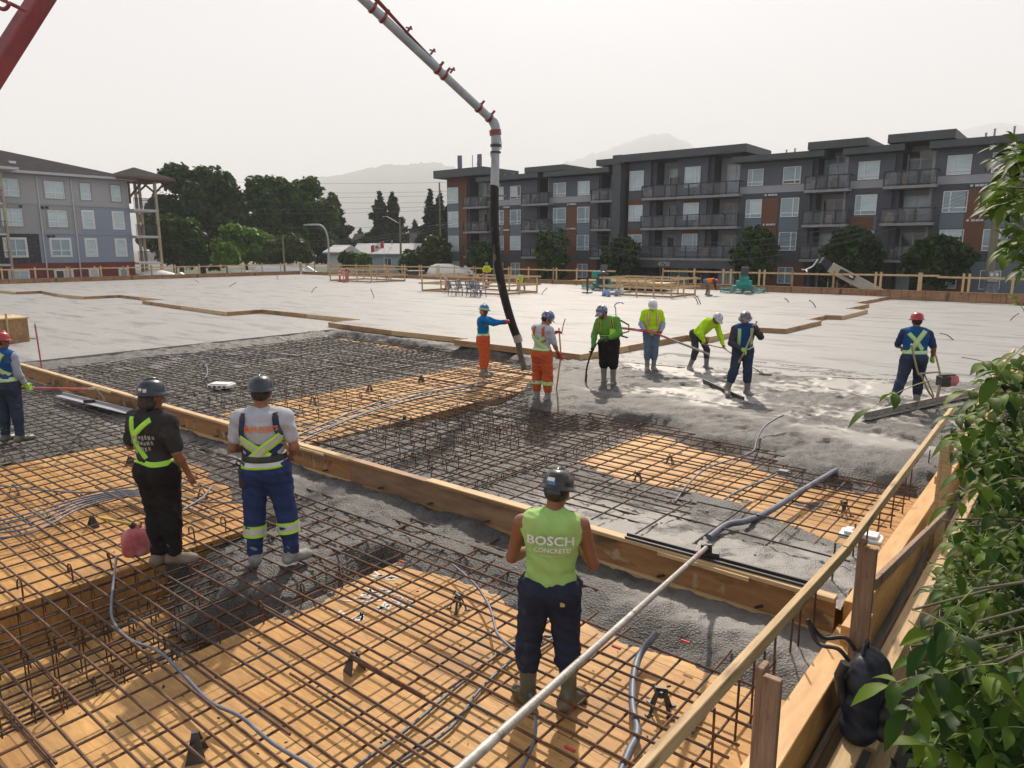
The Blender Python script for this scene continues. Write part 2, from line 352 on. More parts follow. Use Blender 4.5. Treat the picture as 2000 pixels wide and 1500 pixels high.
# ------------------------------------------------------------------ plywood decking
def plymat():
    m = bpy.data.materials.new('plywood_deck'); m.use_nodes = True; n = m.node_tree; b_ = n.nodes['Principled BSDF']
    tc = n.nodes.new('ShaderNodeTexCoord')
    br = n.nodes.new('ShaderNodeTexBrick'); br.inputs['Scale'].default_value = 1; br.inputs['Brick Width'].default_value = 2.44; br.inputs['Row Height'].default_value = 1.22
    br.inputs['Mortar Size'].default_value = .005; br.inputs['Mortar'].default_value = (.10,.05,.02,1); br.inputs['Bias'].default_value = 0
    br.inputs['Color1'].default_value = (.53,.285,.10,1); br.inputs['Color2'].default_value = (.64,.38,.15,1)
    n.links.new(tc.outputs['Object'], br.inputs[0])
    mp = n.nodes.new('ShaderNodeMapping'); mp.inputs['Scale'].default_value = (1.2, 9, 1); n.links.new(tc.outputs['Object'], mp.inputs[0])
    g = n.nodes.new('ShaderNodeTexNoise'); g.inputs['Scale'].default_value = 3.5; g.inputs['Detail'].default_value = 6; g.inputs['Distortion'].default_value = .6; n.links.new(mp.outputs[0], g.inputs[0])
    mr = n.nodes.new('ShaderNodeMapRange'); mr.inputs[1].default_value = .3; mr.inputs[2].default_value = .7; mr.inputs[3].default_value = .72; mr.inputs[4].default_value = 1.12
    n.links.new(g.outputs[0], mr.inputs[0])
    mu = n.nodes.new('ShaderNodeMix'); mu.data_type = 'RGBA'; mu.blend_type = 'MULTIPLY'; mu.inputs[0].default_value = 1
    n.links.new(br.outputs[0], mu.inputs[6]); n.links.new(mr.outputs[0], mu.inputs[7])
    s2 = n.nodes.new('ShaderNodeTexNoise'); s2.inputs['Scale'].default_value = 1.3; s2.inputs['Detail'].default_value = 5; n.links.new(tc.outputs['Object'], s2.inputs[0])
    m2 = n.nodes.new('ShaderNodeMapRange'); m2.inputs[1].default_value = .52; m2.inputs[2].default_value = .75; m2.inputs[4].default_value = .8; n.links.new(s2.outputs[0], m2.inputs[0])
    mx = n.nodes.new('ShaderNodeMix'); mx.data_type = 'RGBA'; n.links.new(m2.outputs[0], mx.inputs[0]); n.links.new(mu.outputs[2], mx.inputs[6]); mx.inputs[7].default_value = (.30,.17,.08,1)
    s3 = n.nodes.new('ShaderNodeTexNoise'); s3.inputs['Scale'].default_value = 22; s3.inputs['Detail'].default_value = 3; n.links.new(tc.outputs['Object'], s3.inputs[0])
    m3 = n.nodes.new('ShaderNodeMapRange'); m3.inputs[1].default_value = .69; m3.inputs[2].default_value = .73; n.links.new(s3.outputs[0], m3.inputs[0])
    m4 = n.nodes.new('ShaderNodeMix'); m4.data_type = 'RGBA'; n.links.new(m3.outputs[0], m4.inputs[0]); n.links.new(mx.outputs[2], m4.inputs[6]); m4.inputs[7].default_value = (.14,.09,.06,1)
    n.links.new(m4.outputs[2], b_.inputs['Base Color']); b_.inputs['Roughness'].default_value = .58; b_.inputs['Specular IOR Level'].default_value = .2
    bp = n.nodes.new('ShaderNodeBump'); bp.inputs['Strength'].default_value = .25; bp.inputs['Distance'].default_value = .004; n.links.new(g.outputs[0], bp.inputs['Height']); n.links.new(bp.outputs[0], b_.inputs['Normal'])
    return m
M['ply'] = plymat()
ZN, ZF, ZT = -.34, -.25, -.80
def panel(s0, s1, t0, t1, z, th=.03):
    q = MB(); q.box((s0, t0, z-th), (s1, t1, z)); return q
# near side: plywood fields between drop-beam trenches that run away from the camera
plates = [(-5.5, SR, -3, 5.95, ZN), (-12.9, -7.6, -3, 5.95, ZN), (-20.2, -15.0, -3, 5.95, ZN), (-5.9, SR, 6.1, 17.2, ZF), (-13.4, -9.9, 6.1, 17.2, ZF), (-22.1, -16.4, 6.1, 17.2, ZF)]
for i, (s0, s1, t0, t1, z) in enumerate(plates):
    deckobj(panel(s0, s1, t0, t1, z), 'floor', M['ply'])
trs = [(-7.6,-5.5,-3,5.95,ZN), (-15.0,-12.9,-3,5.95,ZN), (-22.1,-20.2,-3,5.95,ZN), (-9.9,-5.9,6.1,17.2,ZF), (-16.4,-13.4,6.1,17.2,ZF)]
for i, (s0, s1, t0, t1, z) in enumerate(trs):
    q = MB(); q.box((s0, t0, ZT-.03), (s1, t1, ZT)); q.box((s0-.03, t0, ZT), (s0-.002, t1, z-.031)); q.box((s1+.002, t0, ZT), (s1+.03, t1, z-.031))
    deckobj(q, 'floor', M['ply'])

# ------------------------------------------------------------------ wet concrete
def wetmat(name, dark, light, bstr=.9, r0=.32, r1=.6):
    m = bpy.data.materials.new(name); m.use_nodes = True; n = m.node_tree; b_ = n.nodes['Principled BSDF']
    tc = n.nodes.new('ShaderNodeTexCoord')
    def nz(sc_, det, ro=.6):
        t = n.nodes.new('ShaderNodeTexNoise'); t.inputs['Scale'].default_value = sc_; t.inputs['Detail'].default_value = det; t.inputs['Roughness'].default_value = ro
        n.links.new(tc.outputs['Object'], t.inputs[0]); return t
    a = nz(2.2, 8, .7); c = nz(38, 5, .8)
    vo = n.nodes.new('ShaderNodeTexVoronoi'); vo.inputs['Scale'].default_value = 55; n.links.new(tc.outputs['Object'], vo.inputs[0])
    at_ = n.nodes.new('ShaderNodeAttribute'); at_.attribute_name = 'worked'      # how far the surface has been trowelled smooth
    rp = n.nodes.new('ShaderNodeValToRGB'); rp.color_ramp.elements[0].position = .37; rp.color_ramp.elements[1].position = .67
    rp.color_ramp.elements[0].color = (*dark, 1); rp.color_ramp.elements[1].color = (*light, 1)
    ad = n.nodes.new('ShaderNodeMath'); ad.operation = 'MULTIPLY_ADD'; ad.inputs[1].default_value = .5; n.links.new(c.outputs[0], ad.inputs[0])
    ml = n.nodes.new('ShaderNodeMath'); ml.operation = 'MULTIPLY'; ml.inputs[1].default_value = .5; n.links.new(a.outputs[0], ml.inputs[0]); n.links.new(ml.outputs[0], ad.inputs[2])
    n.links.new(ad.outputs[0], rp.inputs[0])
    sp = n.nodes.new('ShaderNodeMapRange'); sp.inputs[1].default_value = .0; sp.inputs[2].default_value = .25; sp.inputs[3].default_value = 1.; sp.inputs[4].default_value = .0
    n.links.new(vo.outputs['Distance'], sp.inputs[0])
    mx = n.nodes.new('ShaderNodeMix'); mx.data_type = 'RGBA'; mm = n.nodes.new('ShaderNodeMath'); mm.operation = 'MULTIPLY'; mm.inputs[1].default_value = .55
    n.links.new(sp.outputs[0], mm.inputs[0]); n.links.new(mm.outputs[0], mx.inputs[0]); n.links.new(rp.outputs[0], mx.inputs[6]); mx.inputs[7].default_value = (.27,.25,.22,1)
    m2 = n.nodes.new('ShaderNodeMix'); m2.data_type = 'RGBA'; n.links.new(at_.outputs['Fac'], m2.inputs[0]); n.links.new(mx.outputs[2], m2.inputs[6]); m2.inputs[7].default_value = (.26,.25,.24,1)
    n.links.new(m2.outputs[2], b_.inputs['Base Color'])
    ro = n.nodes.new('ShaderNodeMapRange'); ro.inputs[3].default_value = r1; ro.inputs[4].default_value = r0; n.links.new(at_.outputs['Fac'], ro.inputs[0])
    n.links.new(ro.outputs[0], b_.inputs['Roughness']); b_.inputs['Specular IOR Level'].default_value = .6
    hs = n.nodes.new('ShaderNodeMath'); hs.operation = 'ADD'; n.links.new(c.outputs[0], hs.inputs[0]); n.links.new(vo.outputs['Distance'], hs.inputs[1])
    st_ = n.nodes.new('ShaderNodeMapRange'); st_.inputs[3].default_value = bstr; st_.inputs[4].default_value = .12; n.links.new(at_.outputs['Fac'], st_.inputs[0])
    bp = n.nodes.new('ShaderNodeBump'); bp.inputs['Distance'].default_value = .02; n.links.new(st_.outputs[0], bp.inputs['Strength'])
    n.links.new(hs.outputs[0], bp.inputs['Height']); n.links.new(bp.outputs[0], b_.inputs['Normal'])
    return m
M['wet'] = wetmat('wet_concrete', (.017,.018,.021), (.155,.149,.142), .7, .54, .6)
def heightfield(name, s0, s1, t0, t1, h, fn, label):
    ns = int((s1-s0)/h)+1; nt_ = int((t1-t0)/h)+1; S, T = np.meshgrid(np.linspace(s0, s1, ns), np.linspace(t0, t1, nt_), indexing='ij')
    Z, keep, worked = fn(S, T)
    V = np.stack([S.ravel(), T.ravel(), Z.ravel()], 1); idx = np.arange(ns*nt_).reshape(ns, nt_)
    q = np.stack([idx[:-1,:-1], idx[1:,:-1], idx[1:,1:], idx[:-1,1:]], -1).reshape(-1, 4)
    k = keep.ravel()[q].any(1); q = q[k]; used = np.unique(q); remap = -np.ones(len(V), int); remap[used] = np.arange(len(used))
    me = mesh(name, V[used], remap[q], M['wet'], smooth=True)
    at_ = me.attributes.new('worked', 'FLOAT', 'POINT'); at_.data.foreach_set('value', worked.ravel()[used].astype(np.float32))
    o = link(name, me); o.rotation_euler = (0, 0, DECKROT); tag(o, label, 'concrete', kind='stuff'); return o
def grains(S, T, a=.018):
    return (fbm(S*6, T*6, 4, 5, .6)-.5)*a*3.0 + np.maximum(0, fbm(S*1.7, T*1.7, 2, 55)-.5)*a*5 + np.abs(fbm(S*11, T*11, 3, 35, .6)-.5)*a*2.4 + np.maximum(0, fbm(S*3.3, T*3.3, 3, 15)-.58)*a*7 + (fbm(S*28, T*28, 2, 9)-.5)*a*1.5
def near_fn(S, T):
    j = (fbm(S*1.3, T*1.3, 4, 2)-.5)*.5
    band = [(SR,4.93),(-2.2,4.9),(-2.75,4.78),(-3.2,4.9),(-3.8,4.75),(-4.7,4.8),(-5.4,4.55),(-5.45,3.9),(-5.5,3.35),(-6.4,2.95),(-7.6,3.4),(-7.65,4.3),(-8.3,4.6),(-10,5.0),(-12.2,5.4),(-12.9,4.2),
            (-12.95,1.2),(-15,.6),(-15.4,2.4),(-17,3.2),(-20,3.0),(-23.5,2.6),(-23.5,8),(1,8),(1,4.93)]
    d = sdpoly(S, T, band) + j
    lev = ZN + .085 + .05*smst(5.0, 5.6, T) - .13*smst(-11.5, -13.5, S)*smst(5.9, 5.3, T) + (fbm(S*2.2, T*2.2, 3, 31)-.5)*.10
    lev = np.maximum(lev, ZN + .045)
    under = np.where((S < -5.5) & (S > -7.6), ZT+.10, ZN-.02)
    Z = under + (lev-under)*smst(-.05, .55, d)**.8 + grains(S, T)*smst(-.1, .3, d)
    wk = np.clip(.55*smst(.45, .75, fbm(S*.8, T*1.6, 3, 77))*smst(5.0, 5.5, T), 0, 1)
    return Z, Z > under+.012, wk
heightfield('wet_concrete', -22.1, SR-.01, -.5, 5.93, .035, near_fn, 'dark lumpy wet concrete banked against the near side of the long timber form')
def far_fn(S, T):
    j = (fbm(S*1.1, T*1.1, 4, 12)-.5)*.9
    full = [(1,10.6),(SR,10.3),(-2.0,9.95),(-2.9,9.6),(-3.65,10.4),(-5.4,10.95),(-7.0,11.2),(-7.9,10.4),(-9.0,10.6),(-9.8,12.2),(-10.6,14.4),(-13.0,15.7),(-24,16.1),(-24,20),(1,20)]
    bandj = [(1,4),(1,8.2),(SR,8.2),(-2.2,8.3),(-4.0,8.75),(-5.2,8.7),(-6.2,9.4),(-7.6,9.8),(-9.6,9.1),(-10.4,8.2),(-12.0,8.5),(-13.2,8.2),(-24,8.2),(-24,4)]
    left = [(-13.3,4),(-13.6,9),(-14.0,12),(-14.6,15.4),(-24,16.3),(-24,4)]
    dj = np.maximum(sdpoly(S, T, bandj)+j*.5, -5); df = sdpoly(S, T, full)+j; dl = sdpoly(S, T, left)+j*.6
    beam = (S > -9.9) & (S < -5.9); beam2 = (S > -16.4) & (S < -13.4)
    lf = -.015 + (fbm(S*1.0, T*1.6, 4, 41)-.5)*.09*smst(18.0, 14, T) + .05*smst(.3, 1.4, df)*smst(2.6, 1.2, df)*smst(17.5, 15, T)
    lj = -.10 + .085*smst(-4.6,-3.0,S)*smst(7.8,6.6,T) - .05*smst(-2.8,-4.2,S) + (fbm(S*1.8, T*1.8, 3, 51)-.5)*.06 - .07*smst(-3.5, -6, S)- .05*smst(-6, -8, S)
    ll = -.175 + (fbm(S*1.4, T*1.4, 3, 61)-.5)*.12 + .12*smst(15.0, 16.4, T) + .12*smst(-20.6, -21.9, S)
    under = np.where(beam, -.36+(fbm(S*2, T*2, 3, 71)-.5)*.2, np.where(beam2, -.30, ZF-.03))
    Z = under.copy()
    Z = Z + (np.maximum(ll, Z)-Z)*smst(0, .6, dl); Z = Z + (np.maximum(lj, Z)-Z)*smst(0, .45, dj); Z = Z + (np.maximum(lf, Z)-Z)*smst(-.05, .55, df)
    rough_ = 1 - .93*smst(.47, .53, .60*fbm(S*.5, T*1.0, 4, 91)+.24*fbm(S*2.2, T*6.5, 4, 92)+.16*fbm(S*9, T*9, 3, 93, .7)+.03*smst(1.5,4,df))*smst(1.2, 2.0, df)
    Z = Z + grains(S, T, .02)*rough_*np.where(Z > ZF-.02, 1, .6)
    # footprints and rake marks in the fresh pour
    Z = Z - .035*smst(.62, .75, fbm(S*2.4+3, T*1.2, 3, 19))*smst(.6, 1.4, df)*smst(18.5, 17.4, T)
    rf = np.random.RandomState(44)
    for _ in range(60):      # boot holes trodden into the pour, each with a squeezed-up rim
        cs, ct = rf.uniform(-11.5, -1.8), rf.uniform(10.8, 17.6); a = rf.uniform(0, 3.1); u = (S-cs)*math.cos(a)+(T-ct)*math.sin(a); w2 = -(S-cs)*math.sin(a)+(T-ct)*math.cos(a); r2 = (u/.19)**2+(w2/.10)**2
        Z = Z + (-.05*np.exp(-r2**3) + .022*np.exp(-(np.sqrt(r2)-1.25)**2*6))*smst(.5, 1.0, df)
    Z = Z + .018*np.maximum(0, fbm((S+T)*.8, (T-S)*7, 3, 23)-.5)*2*rough_*smst(.6, 1.4, df)
    Z = np.minimum(Z, .05)
    Z = np.where(T > 16.5, np.where(S < -10.7, np.minimum(Z, -.006), Z), Z)
    Z = np.where(T > 16.3+ .33*(S+9.6)*(S > -9.6), np.minimum(Z, .012), Z)
    wk = np.clip((1-rough_)*1.1 + .62*smst(8.0, 7.2, T)*smst(-6.2, -4.8, S)*smst(.40,.52, fbm(S*2.5, T*2.5, 4, 17, .65)+.05), 0, 1); return Z, (Z > ZF+.004) | beam | beam2, wk
heightfield('wet_concrete', -22.1, SR-.01, 6.1, 18.9, .05, far_fn, 'freshly poured grey concrete spreading over the reinforcement round the crew')
def wet_z(s, t):
    a = np.array([[float(s)]]); c = np.array([[float(t)]])
    if t < 5.95:
        z = float(near_fn(a, c)[0][0,0]); return z
    return float(far_fn(a, c)[0][0,0])
# ------------------------------------------------------------------ long timber form (deep I-joist laid on edge) across the deck
JB, JT, JY = -.245, .13, 6.0
segs = [(-22.0,-18.2),(-18.19,-14.4),(-14.39,-10.6),(-10.59,-7.75),(-7.74,-4.6),(-4.59,-1.36)]
segm = ['form_ply','lvl','form_ply','lvl','form_dark','lvl']
for i, (a, b_) in enumerate(segs):
    L = b_-a; e = empty('form_beam', W(a, JY, 0), DECKROT+RNG.uniform(-.002,.002), ['long timber form beam at its far end by the finished slab','orange timber form beam behind the worker with the yellow braces','timber form beam between the two standing workers','timber form beam with dark ink marks behind the blue dungarees',
        'darker brown weathered section of the long timber form beam','orange section of form beam under the black float blade'][i], 'form beam', 'sections of the long timber form')
    q = MB(); q.box((0,-.012,JB+.045),(L,.012,JT-.04)); q.build('web', M['form_dark' if i == 4 else 'web_wood'], e)
    for nm, z0, z1, j in (('top_flange', JT-.04, JT, .055), ('bottom_flange', JB, JB+.045, .06)):
        q = MB(); q.box((0.0,-j,z0),(L,j,z1)); bevel(q.build(nm, M['lumber' if i != 4 else 'form_ply'], e), .004)
    if i in (1, 3, 5):
        q = MB(); q.box((L*.5,-.085,JT-.055),(L*.5+.9,-.062,JT-.02)); q.build('cleat', M['lumber'], e)
    if i == 4:
        q = MB(); q.box((L-1.6,-.07,JT+.002),(L,.05,JT+.02)); q.build('capping_strip', M['lumber'], e)
    for k in range(3):
        q = MB(); x = L*(.2+.3*k); q.bar((x,-.075,JB+.09),(x+.05,-.02,JB+.10),.02,.02); q.build('nail_plate', M['mark'], e)
# ink marks stamped on the pale web
def text_mesh(txt, size, ext=.0, bold=.0):
    c = bpy.data.curves.new('lettering', 'FONT'); c.body = txt; c.size = size; c.extrude = ext; c.align_x = 'CENTER'; c.resolution_u = 2; c.offset = bold
    o = bpy.data.objects.new('lettering', c); COL.objects.link(o); dg = bpy.context.evaluated_depsgraph_get(); dg.update()
    me = bpy.data.meshes.new_from_object(o.evaluated_get(dg)); bpy.data.objects.remove(o); bpy.data.curves.remove(c); return me
e3 = [o for o in bpy.data.objects if o.name.startswith('form_beam')][3]
me = text_mesh('BM05  | 118-R05C-3 |8"', .10); me.materials.append(M['mark']); o = link('lettering', me, e3, (1.95,-.0135,-.07), (R(90),0,0)); o.scale = (1.0,1.1,1)

# ------------------------------------------------------------------ edge form and guard rail along the open side
def board(name, p, q, wd, ht, m, label, cat, group=None, up=(0,0,1), roll=0):
    p = Vector(p); q = Vector(q); L = (q-p).length; d = (q-p)/L
    b_ = MB(); b_.box((0,-wd/2,-ht/2),(L,wd/2,ht/2)); o = b_.build(name, M[m], loc=p)
    rz = math.atan2(d.y, d.x); ry = -math.asin(max(-1,min(1,d.z))); o.rotation_euler = (roll, ry, rz)
    bevel(o, .004); return tag(o, label, cat, group)
SE = -1.24
q = MB(); q.box((0,-.095,-.40),(6.35,.095,-.0)); o = q.build('edge_form', M['lvl'], loc=W(SE, -.28, -.13), rot=(0,0,DECKROT+R(90))); bevel(o, .006)
tag(o, 'lower yellow timber edge form beside the near plywood, under the backpack', 'edge form')
q = MB(); q.box((0,-.085,-.52),(44,.085,-.0)); o = q.build('edge_form', M['lvl'], loc=W(SE, 6.12, .06), rot=(0,0,DECKROT+R(90))); bevel(o, .006)
tag(o, 'upper yellow timber edge form running from the long form beam into the tree', 'edge form')
q = MB(); q.box((0,-.02,-.5),(42,.0,.0)); q.build('wall', M['form_dark'], loc=W(-1.10, -4, -.45), rot=(0,0,DECKROT+R(90)))['kind'] = 'structure'
q = MB(); q.box((0,-.1,-1.9),(42,.0,.0)); q.build('wall', M['slab_edge'], loc=W(-1.45, -4, -.86), rot=(0,0,DECKROT+R(90)))['kind'] = 'structure'
for k, (z, sO, a, b2) in enumerate(((-.42,-.93,-1.5,5.2),(-.62,-.90,5.25,11.6),(-.30,-.94,5.6,12.0),(-.80,-.82,-1.5,5.9))):
    board('ledger_board', W(sO, a, z), W(sO, b2, z), .14, .038, 'lumber', ['pale ledger board below the lower edge form','pale ledger board low behind the hanging backpack','pale ledger board below the upper edge form','lowest ledger board under the lower edge form'][k], 'board', 'ledger boards outside the edge form')
# guard rail posts (doubled studs) and rails
posts = [(3.32, .93, 'lumber_grey','doubled timber guard post closest to the camera'), (5.32, .93, 'lumber_grey','doubled timber guard post above the hanging backpack'), (8.85, .92,'lumber','doubled timber guard post under the raised end of the near rail'),
         (11.9,.92,'lumber','guard post half hidden in the walnut leaves'), (15.3,.92,'lumber','guard post standing past the walnut leaves')]
for t, z, m, lb in posts:
    e = empty('guard_post', W(-1.02, t, -.9), DECKROT, lb, 'post', 'posts of the guard rail along the open edge')
    q = MB(); q.box((-.07,-.02,-.8),(-.032,.07,z+.9)); o = q.build('stud', M[m], e); bevel(o, .004)
    q = MB(); q.box((-.028,-.045,-1.0),(.062,-.004,z+.88)); o = q.build('stud', M[m], e); bevel(o, .004)
board('guard_rail', W(-1.19, 1.6, .93), W(-1.10, 5.1, .96), .04, .10, 'lumber', 'near guard rail board sloping up out of the bottom of the photo', 'rail', 'rails along the open edge', roll=.12)
board('guard_rail', W(-1.10, 4.95, .965), W(-1.13, 9.75, 1.10), .04, .10, 'lumber', 'second guard rail board rising to a free end by the leaves', 'rail', 'rails along the open edge', roll=.1)
board('guard_rail', W(-1.02, 8.6, .87), W(-.98, 13.2, .90), .04, .11, 'lumber', 'guard rail board running behind the raised free rail end', 'rail', 'rails along the open edge')
board('guard_rail', W(-1.10, 12.2, .88), W(-1.08, 17.6, .95), .04, .11, 'lumber', 'far guard rail board passing out of the leaves beside the power screed', 'rail', 'rails along the open edge')
board('mid_rail', W(-1.10, 8.9, .45), W(-1.06, 13, .5), .038, .09, 'lumber', 'lower rail board seen through the leaves', 'rail', 'rails along the open edge')
board('brace', W(-1.0, 5.5, .55), W(-.95, 8.7, .15), .04, .09, 'lumber_grey', 'sloping timber brace outside the guard posts', 'brace')
# yellow block where the two levels meet
q = MB(); q.box((-.08,-.35,-.45),(.08,.02,.0)); o = q.build('form_block', M['lvl'], loc=W(-1.17, 6.10, .02), rot=(0,0,DECKROT)); bevel(o, .006); tag(o, 'yellow timber block closing the step beside the guard post', 'form block')
# upright dowel bars along the open edge
dn = [(2.2,.15),(3.3,.22),(3.95,.32),(4.35,.32),(4.6,.45),(4.85,.30),(5.1,.42),(5.45,.5),(5.62,.40),(5.9,.5),(6.6,.45),(7.3,.42),(7.9,.38),(8.4,.34),(9.0,.33),(9.6,.32),(10.2,.3),(11.2,.3),(12.2,.3),(13.2,.3)]
for t, hh in dn:
    z0 = ZN if t < 6 else ZF; q = MB(); q.tube([(0,0,0),(RNG.uniform(-.01,.01),RNG.uniform(-.01,.01),hh+.16)], .0085, 6); o = q.build('dowel_bar', M['rebar'], loc=W(-1.52+RNG.uniform(-.03,.03), t, z0))
    tag(o, 'rusty upright dowel bar just inside the timber edge form', 'dowel bar', 'upright dowels along the open edge')

# ------------------------------------------------------------------ reinforcing bars, each a thing
def bar_mesh(L, r, n=6, sag=.006):
    q = MB(); k = max(2, int(L/1.1)); q.tube([(L*i/k, RNG.uniform(-.007,.007), RNG.uniform(-sag,sag)) for i in range(k+1)], r, n); me = mesh('rebar', q.v, q.f, M['rebar'], q.m); return me
def rebar(s, t, L, ang, z, r, m, label, group):
    me = bar_mesh(L, r); me.materials[0] = M[m]; o = link('rebar', me, None, W(s, t, z)); o.rotation_euler = (0, RNG.uniform(-.002,.002), DECKROT+R(ang)+RNG.uniform(-.006,.006)); return tag(o, label, 'reinforcing bar', group)
LN = 'rusty bar lying lengthwise on top of the near mat over the plywood'; LX = 'rusty cross bar in the lower layer of the near mat'
LF = 'dark rusty bar lying lengthwise in the far mat beyond the form beam'; LG = 'dark rusty cross bar in the far mat beyond the form beam'
zn = ZN+.115; t = .62; k = 0
while t < 5.55:
    j = RNG.uniform(-.02,.02); br = -9.2 + RNG.uniform(-1.6,1.6)
    end = SR-.12 if t < 4.9 else -2.9-RNG.random()
    rebar(br-.9, t+j+.022, end-(br-.9), 0, zn+.021, .0112, 'rebar', LN, 'lengthwise bars of the near mat')
    rebar(-21.5, t+j, br+21.5, 0, zn+.019, .0112, 'rebar_wet', LN, 'lengthwise bars of the near mat')
    t += .197; k += 1
s = -1.62
while s > -21.8:
    tr = -7.6 < s < -5.5 or -15 < s < -12.9
    a = .1+RNG.uniform(-.3,.1); e_ = 5.55+RNG.uniform(-.1,.3) if s < -4 else 5.15+RNG.uniform(-.3,.4)
    rebar(s+RNG.uniform(-.02,.02), a, e_-a, 90, zn, .0100, 'rebar' if s > -8 else 'rebar_wet', LX, 'cross bars of the near mat'); s -= .292
for (s, t, L) in ((-4.9,1.7,1.7),(-6.2,2.35,2.4),(-4.4,2.75,1.9),(-5.6,3.2,2.2),(-3.9,3.65,1.6),(-7.3,1.25,2.6),(-5.9,4.05,2.0),(-3.2,2.1,1.3),(-9.2,2.6,1.7),(-10.2,3.6,2.0)):
    rebar(s, t, L, 0, zn+.045, .0112, 'rebar', 'short lap bar laid over the near mat', 'short lap bars on the near mat')
zf = ZF+.13; t = 6.30
while t < 15.9:
    j = RNG.uniform(-.02,.02); lim = SR-.15 if t < 11.3 else (-8.8-RNG.random() if t < 14.6 else -11.2-RNG.random())
    if t < 8.4: lim = -2.1 - RNG.random()*1.6 if t > 6.9 else -3.6-RNG.random()
    br = -9.5+RNG.uniform(-2.5,2.5)
    if t < 13.4 and br < lim-1:
        rebar(br-.6, t+j+.02, lim-br+.6, 0, zf+.020, .0108, 'rebar', LF, 'lengthwise bars of the far mat'); rebar(-21.4+RNG.random(), t+j, br+21, 0, zf+.018, .0108, 'rebar_wet', LF, 'lengthwise bars of the far mat')
    else: rebar(-21.6+RNG.random(), t+j, lim+21.2, 0, zf+.018, .0108, 'rebar_wet', LF, 'lengthwise bars of the far mat')
    t += .205
s = -1.7
while s > -21.6:
    a = 6.3+RNG.uniform(-.05,.15); e_ = 11.2 if s > -8 else (13.0 if s > -10.6 else 16.1)
    if s > -6: a = 8.2 + RNG.uniform(-.8,.2)
    rebar(s+RNG.uniform(-.02,.02), a, e_-a+RNG.uniform(-.3,.1), 90, zf, .0100, 'rebar' if s > -7 else 'rebar_wet', LG, 'cross bars of the far mat'); s -= .30
for (s, t, L, a, z) in ((-4.1,7.05,2.6,0,.035),(-3.4,7.75,1.9,0,.0),(-2.9,6.55,1.6,90,-.01),(-3.5,6.3,1.5,90,-.015),(-4.1,6.5,1.7,90,-.02),(-4.7,6.3,1.7,90,-.03),(-5.3,6.4,1.9,90,-.05),(-5.9,6.3,1.9,90,-.06),(-2.3,6.7,1.4,90,-.012)):
    rebar(s, t, L, a, z, .010, 'rebar_wet', 'bar half sunk in the smoothed concrete behind the black float blade', 'half sunk bars behind the float')
# drop-beam cages: long bars and stirrups tied together are one thing each
def cage(s0, s1, t0, t1, zb, zt, step, label, hook=.0, nlong=8):
    e = empty('rebar_cage', W((s0+s1)/2, t0, zb), DECKROT, label, 'rebar cage'); w_ = (s1-s0)/2-.12; H = zt-zb
    for lv in (0.03, H-.03):
        for i in range(nlong):
            x = -w_ + 2*w_*i/(nlong-1); q = MB(); q.tube([(x+RNG.uniform(-.02,.02), 0, lv), (x, (t1-t0)*.5, lv+RNG.uniform(-.01,.01)), (x+RNG.uniform(-.02,.02), t1-t0, lv)], .011, 6); q.build('long_bar', M['rebar_wet'], e)
    n = int((t1-t0)/step)
    for i in range(n):
        y = .08+i*step; dx = RNG.uniform(-.02,.02)
        for half in ((-w_, -.05), (.05, w_)) if n < 50 else ((-w_, w_),):
            a, b2 = half; q = MB(); r = .0065
            q.tube([(a+dx+.07,y,H-.10),(a+dx+.03,y,H+hook*.5),(a+dx,y,H+hook),(a+dx,y,.0),(b2+dx,y,.0),(b2+dx,y,H+hook),(b2+dx-.03,y,H+hook*.5),(b2+dx-.07,y,H-.10)], r, 5); q.build('stirrup', M['rebar'], e)
    return e
cage(-7.55,-5.55,.3,5.6,ZT+.05,ZN+.03,.21,'rebar cage down in the beam trench beside the black shirted worker', .03)
cage(-14.9,-13.0,.8,5.7,ZT+.05,ZN+.03,.25,'rebar cage in the trench near the red helmeted worker', .02)
cage(-9.8,-6.0,6.5,12.6,-.5,ZF+.12,.26,'wide rebar cage with upright hooks between the two far plywood fields', .035, 7)
cage(-16.3,-13.5,6.5,15.8,-.5,ZF+.12,.25,'rebar cage beyond the form beam under the white sleeve box', .03, 5)
# hooked hairpins standing up through the mats
HP = MB(); HP.tube([(0,-.02,-.20),(0,-.02,.03),(0,0,.06),(0,.035,.06),(0,.055,.03),(0,.055,-.04)], .0085, 6)
hpm = mesh('hairpin', HP.v, HP.f, M['rebar'], HP.m)
def hair(s, t, z, label, g):
    o = link('hairpin', hpm, None, W(s, t, z)); o.rotation_euler = (RNG.uniform(-.15,.15), RNG.uniform(-.1,.1), DECKROT+RNG.uniform(-.3,.3)+math.pi/2); tag(o, label, 'hairpin bar', g)
for r_ in range(5):
    for c_ in range(10): hair(-7.1-.55*r_+RNG.uniform(-.05,.05), 6.9+.29*c_+.2*r_+RNG.uniform(-.03,.03), -.09, 'hooked hairpin bar standing up through the far cage', 'hairpins in the far cage')
for r_ in range(4):
    for c_ in range(7): hair(-11.3-.55*c_+RNG.uniform(-.05,.05), 7.3+.75*r_+RNG.uniform(-.03,.03), -.10, 'hooked hairpin bar in the dense far mat', 'hairpins in the dense far mat')
for c_ in range(9):
    for ss in (-7.7,-5.5): hair(ss, .7+.42*c_+RNG.uniform(-.04,.04), -.2, 'hooked hairpin bar at the edge of the near trench', 'hairpins beside the near trench')

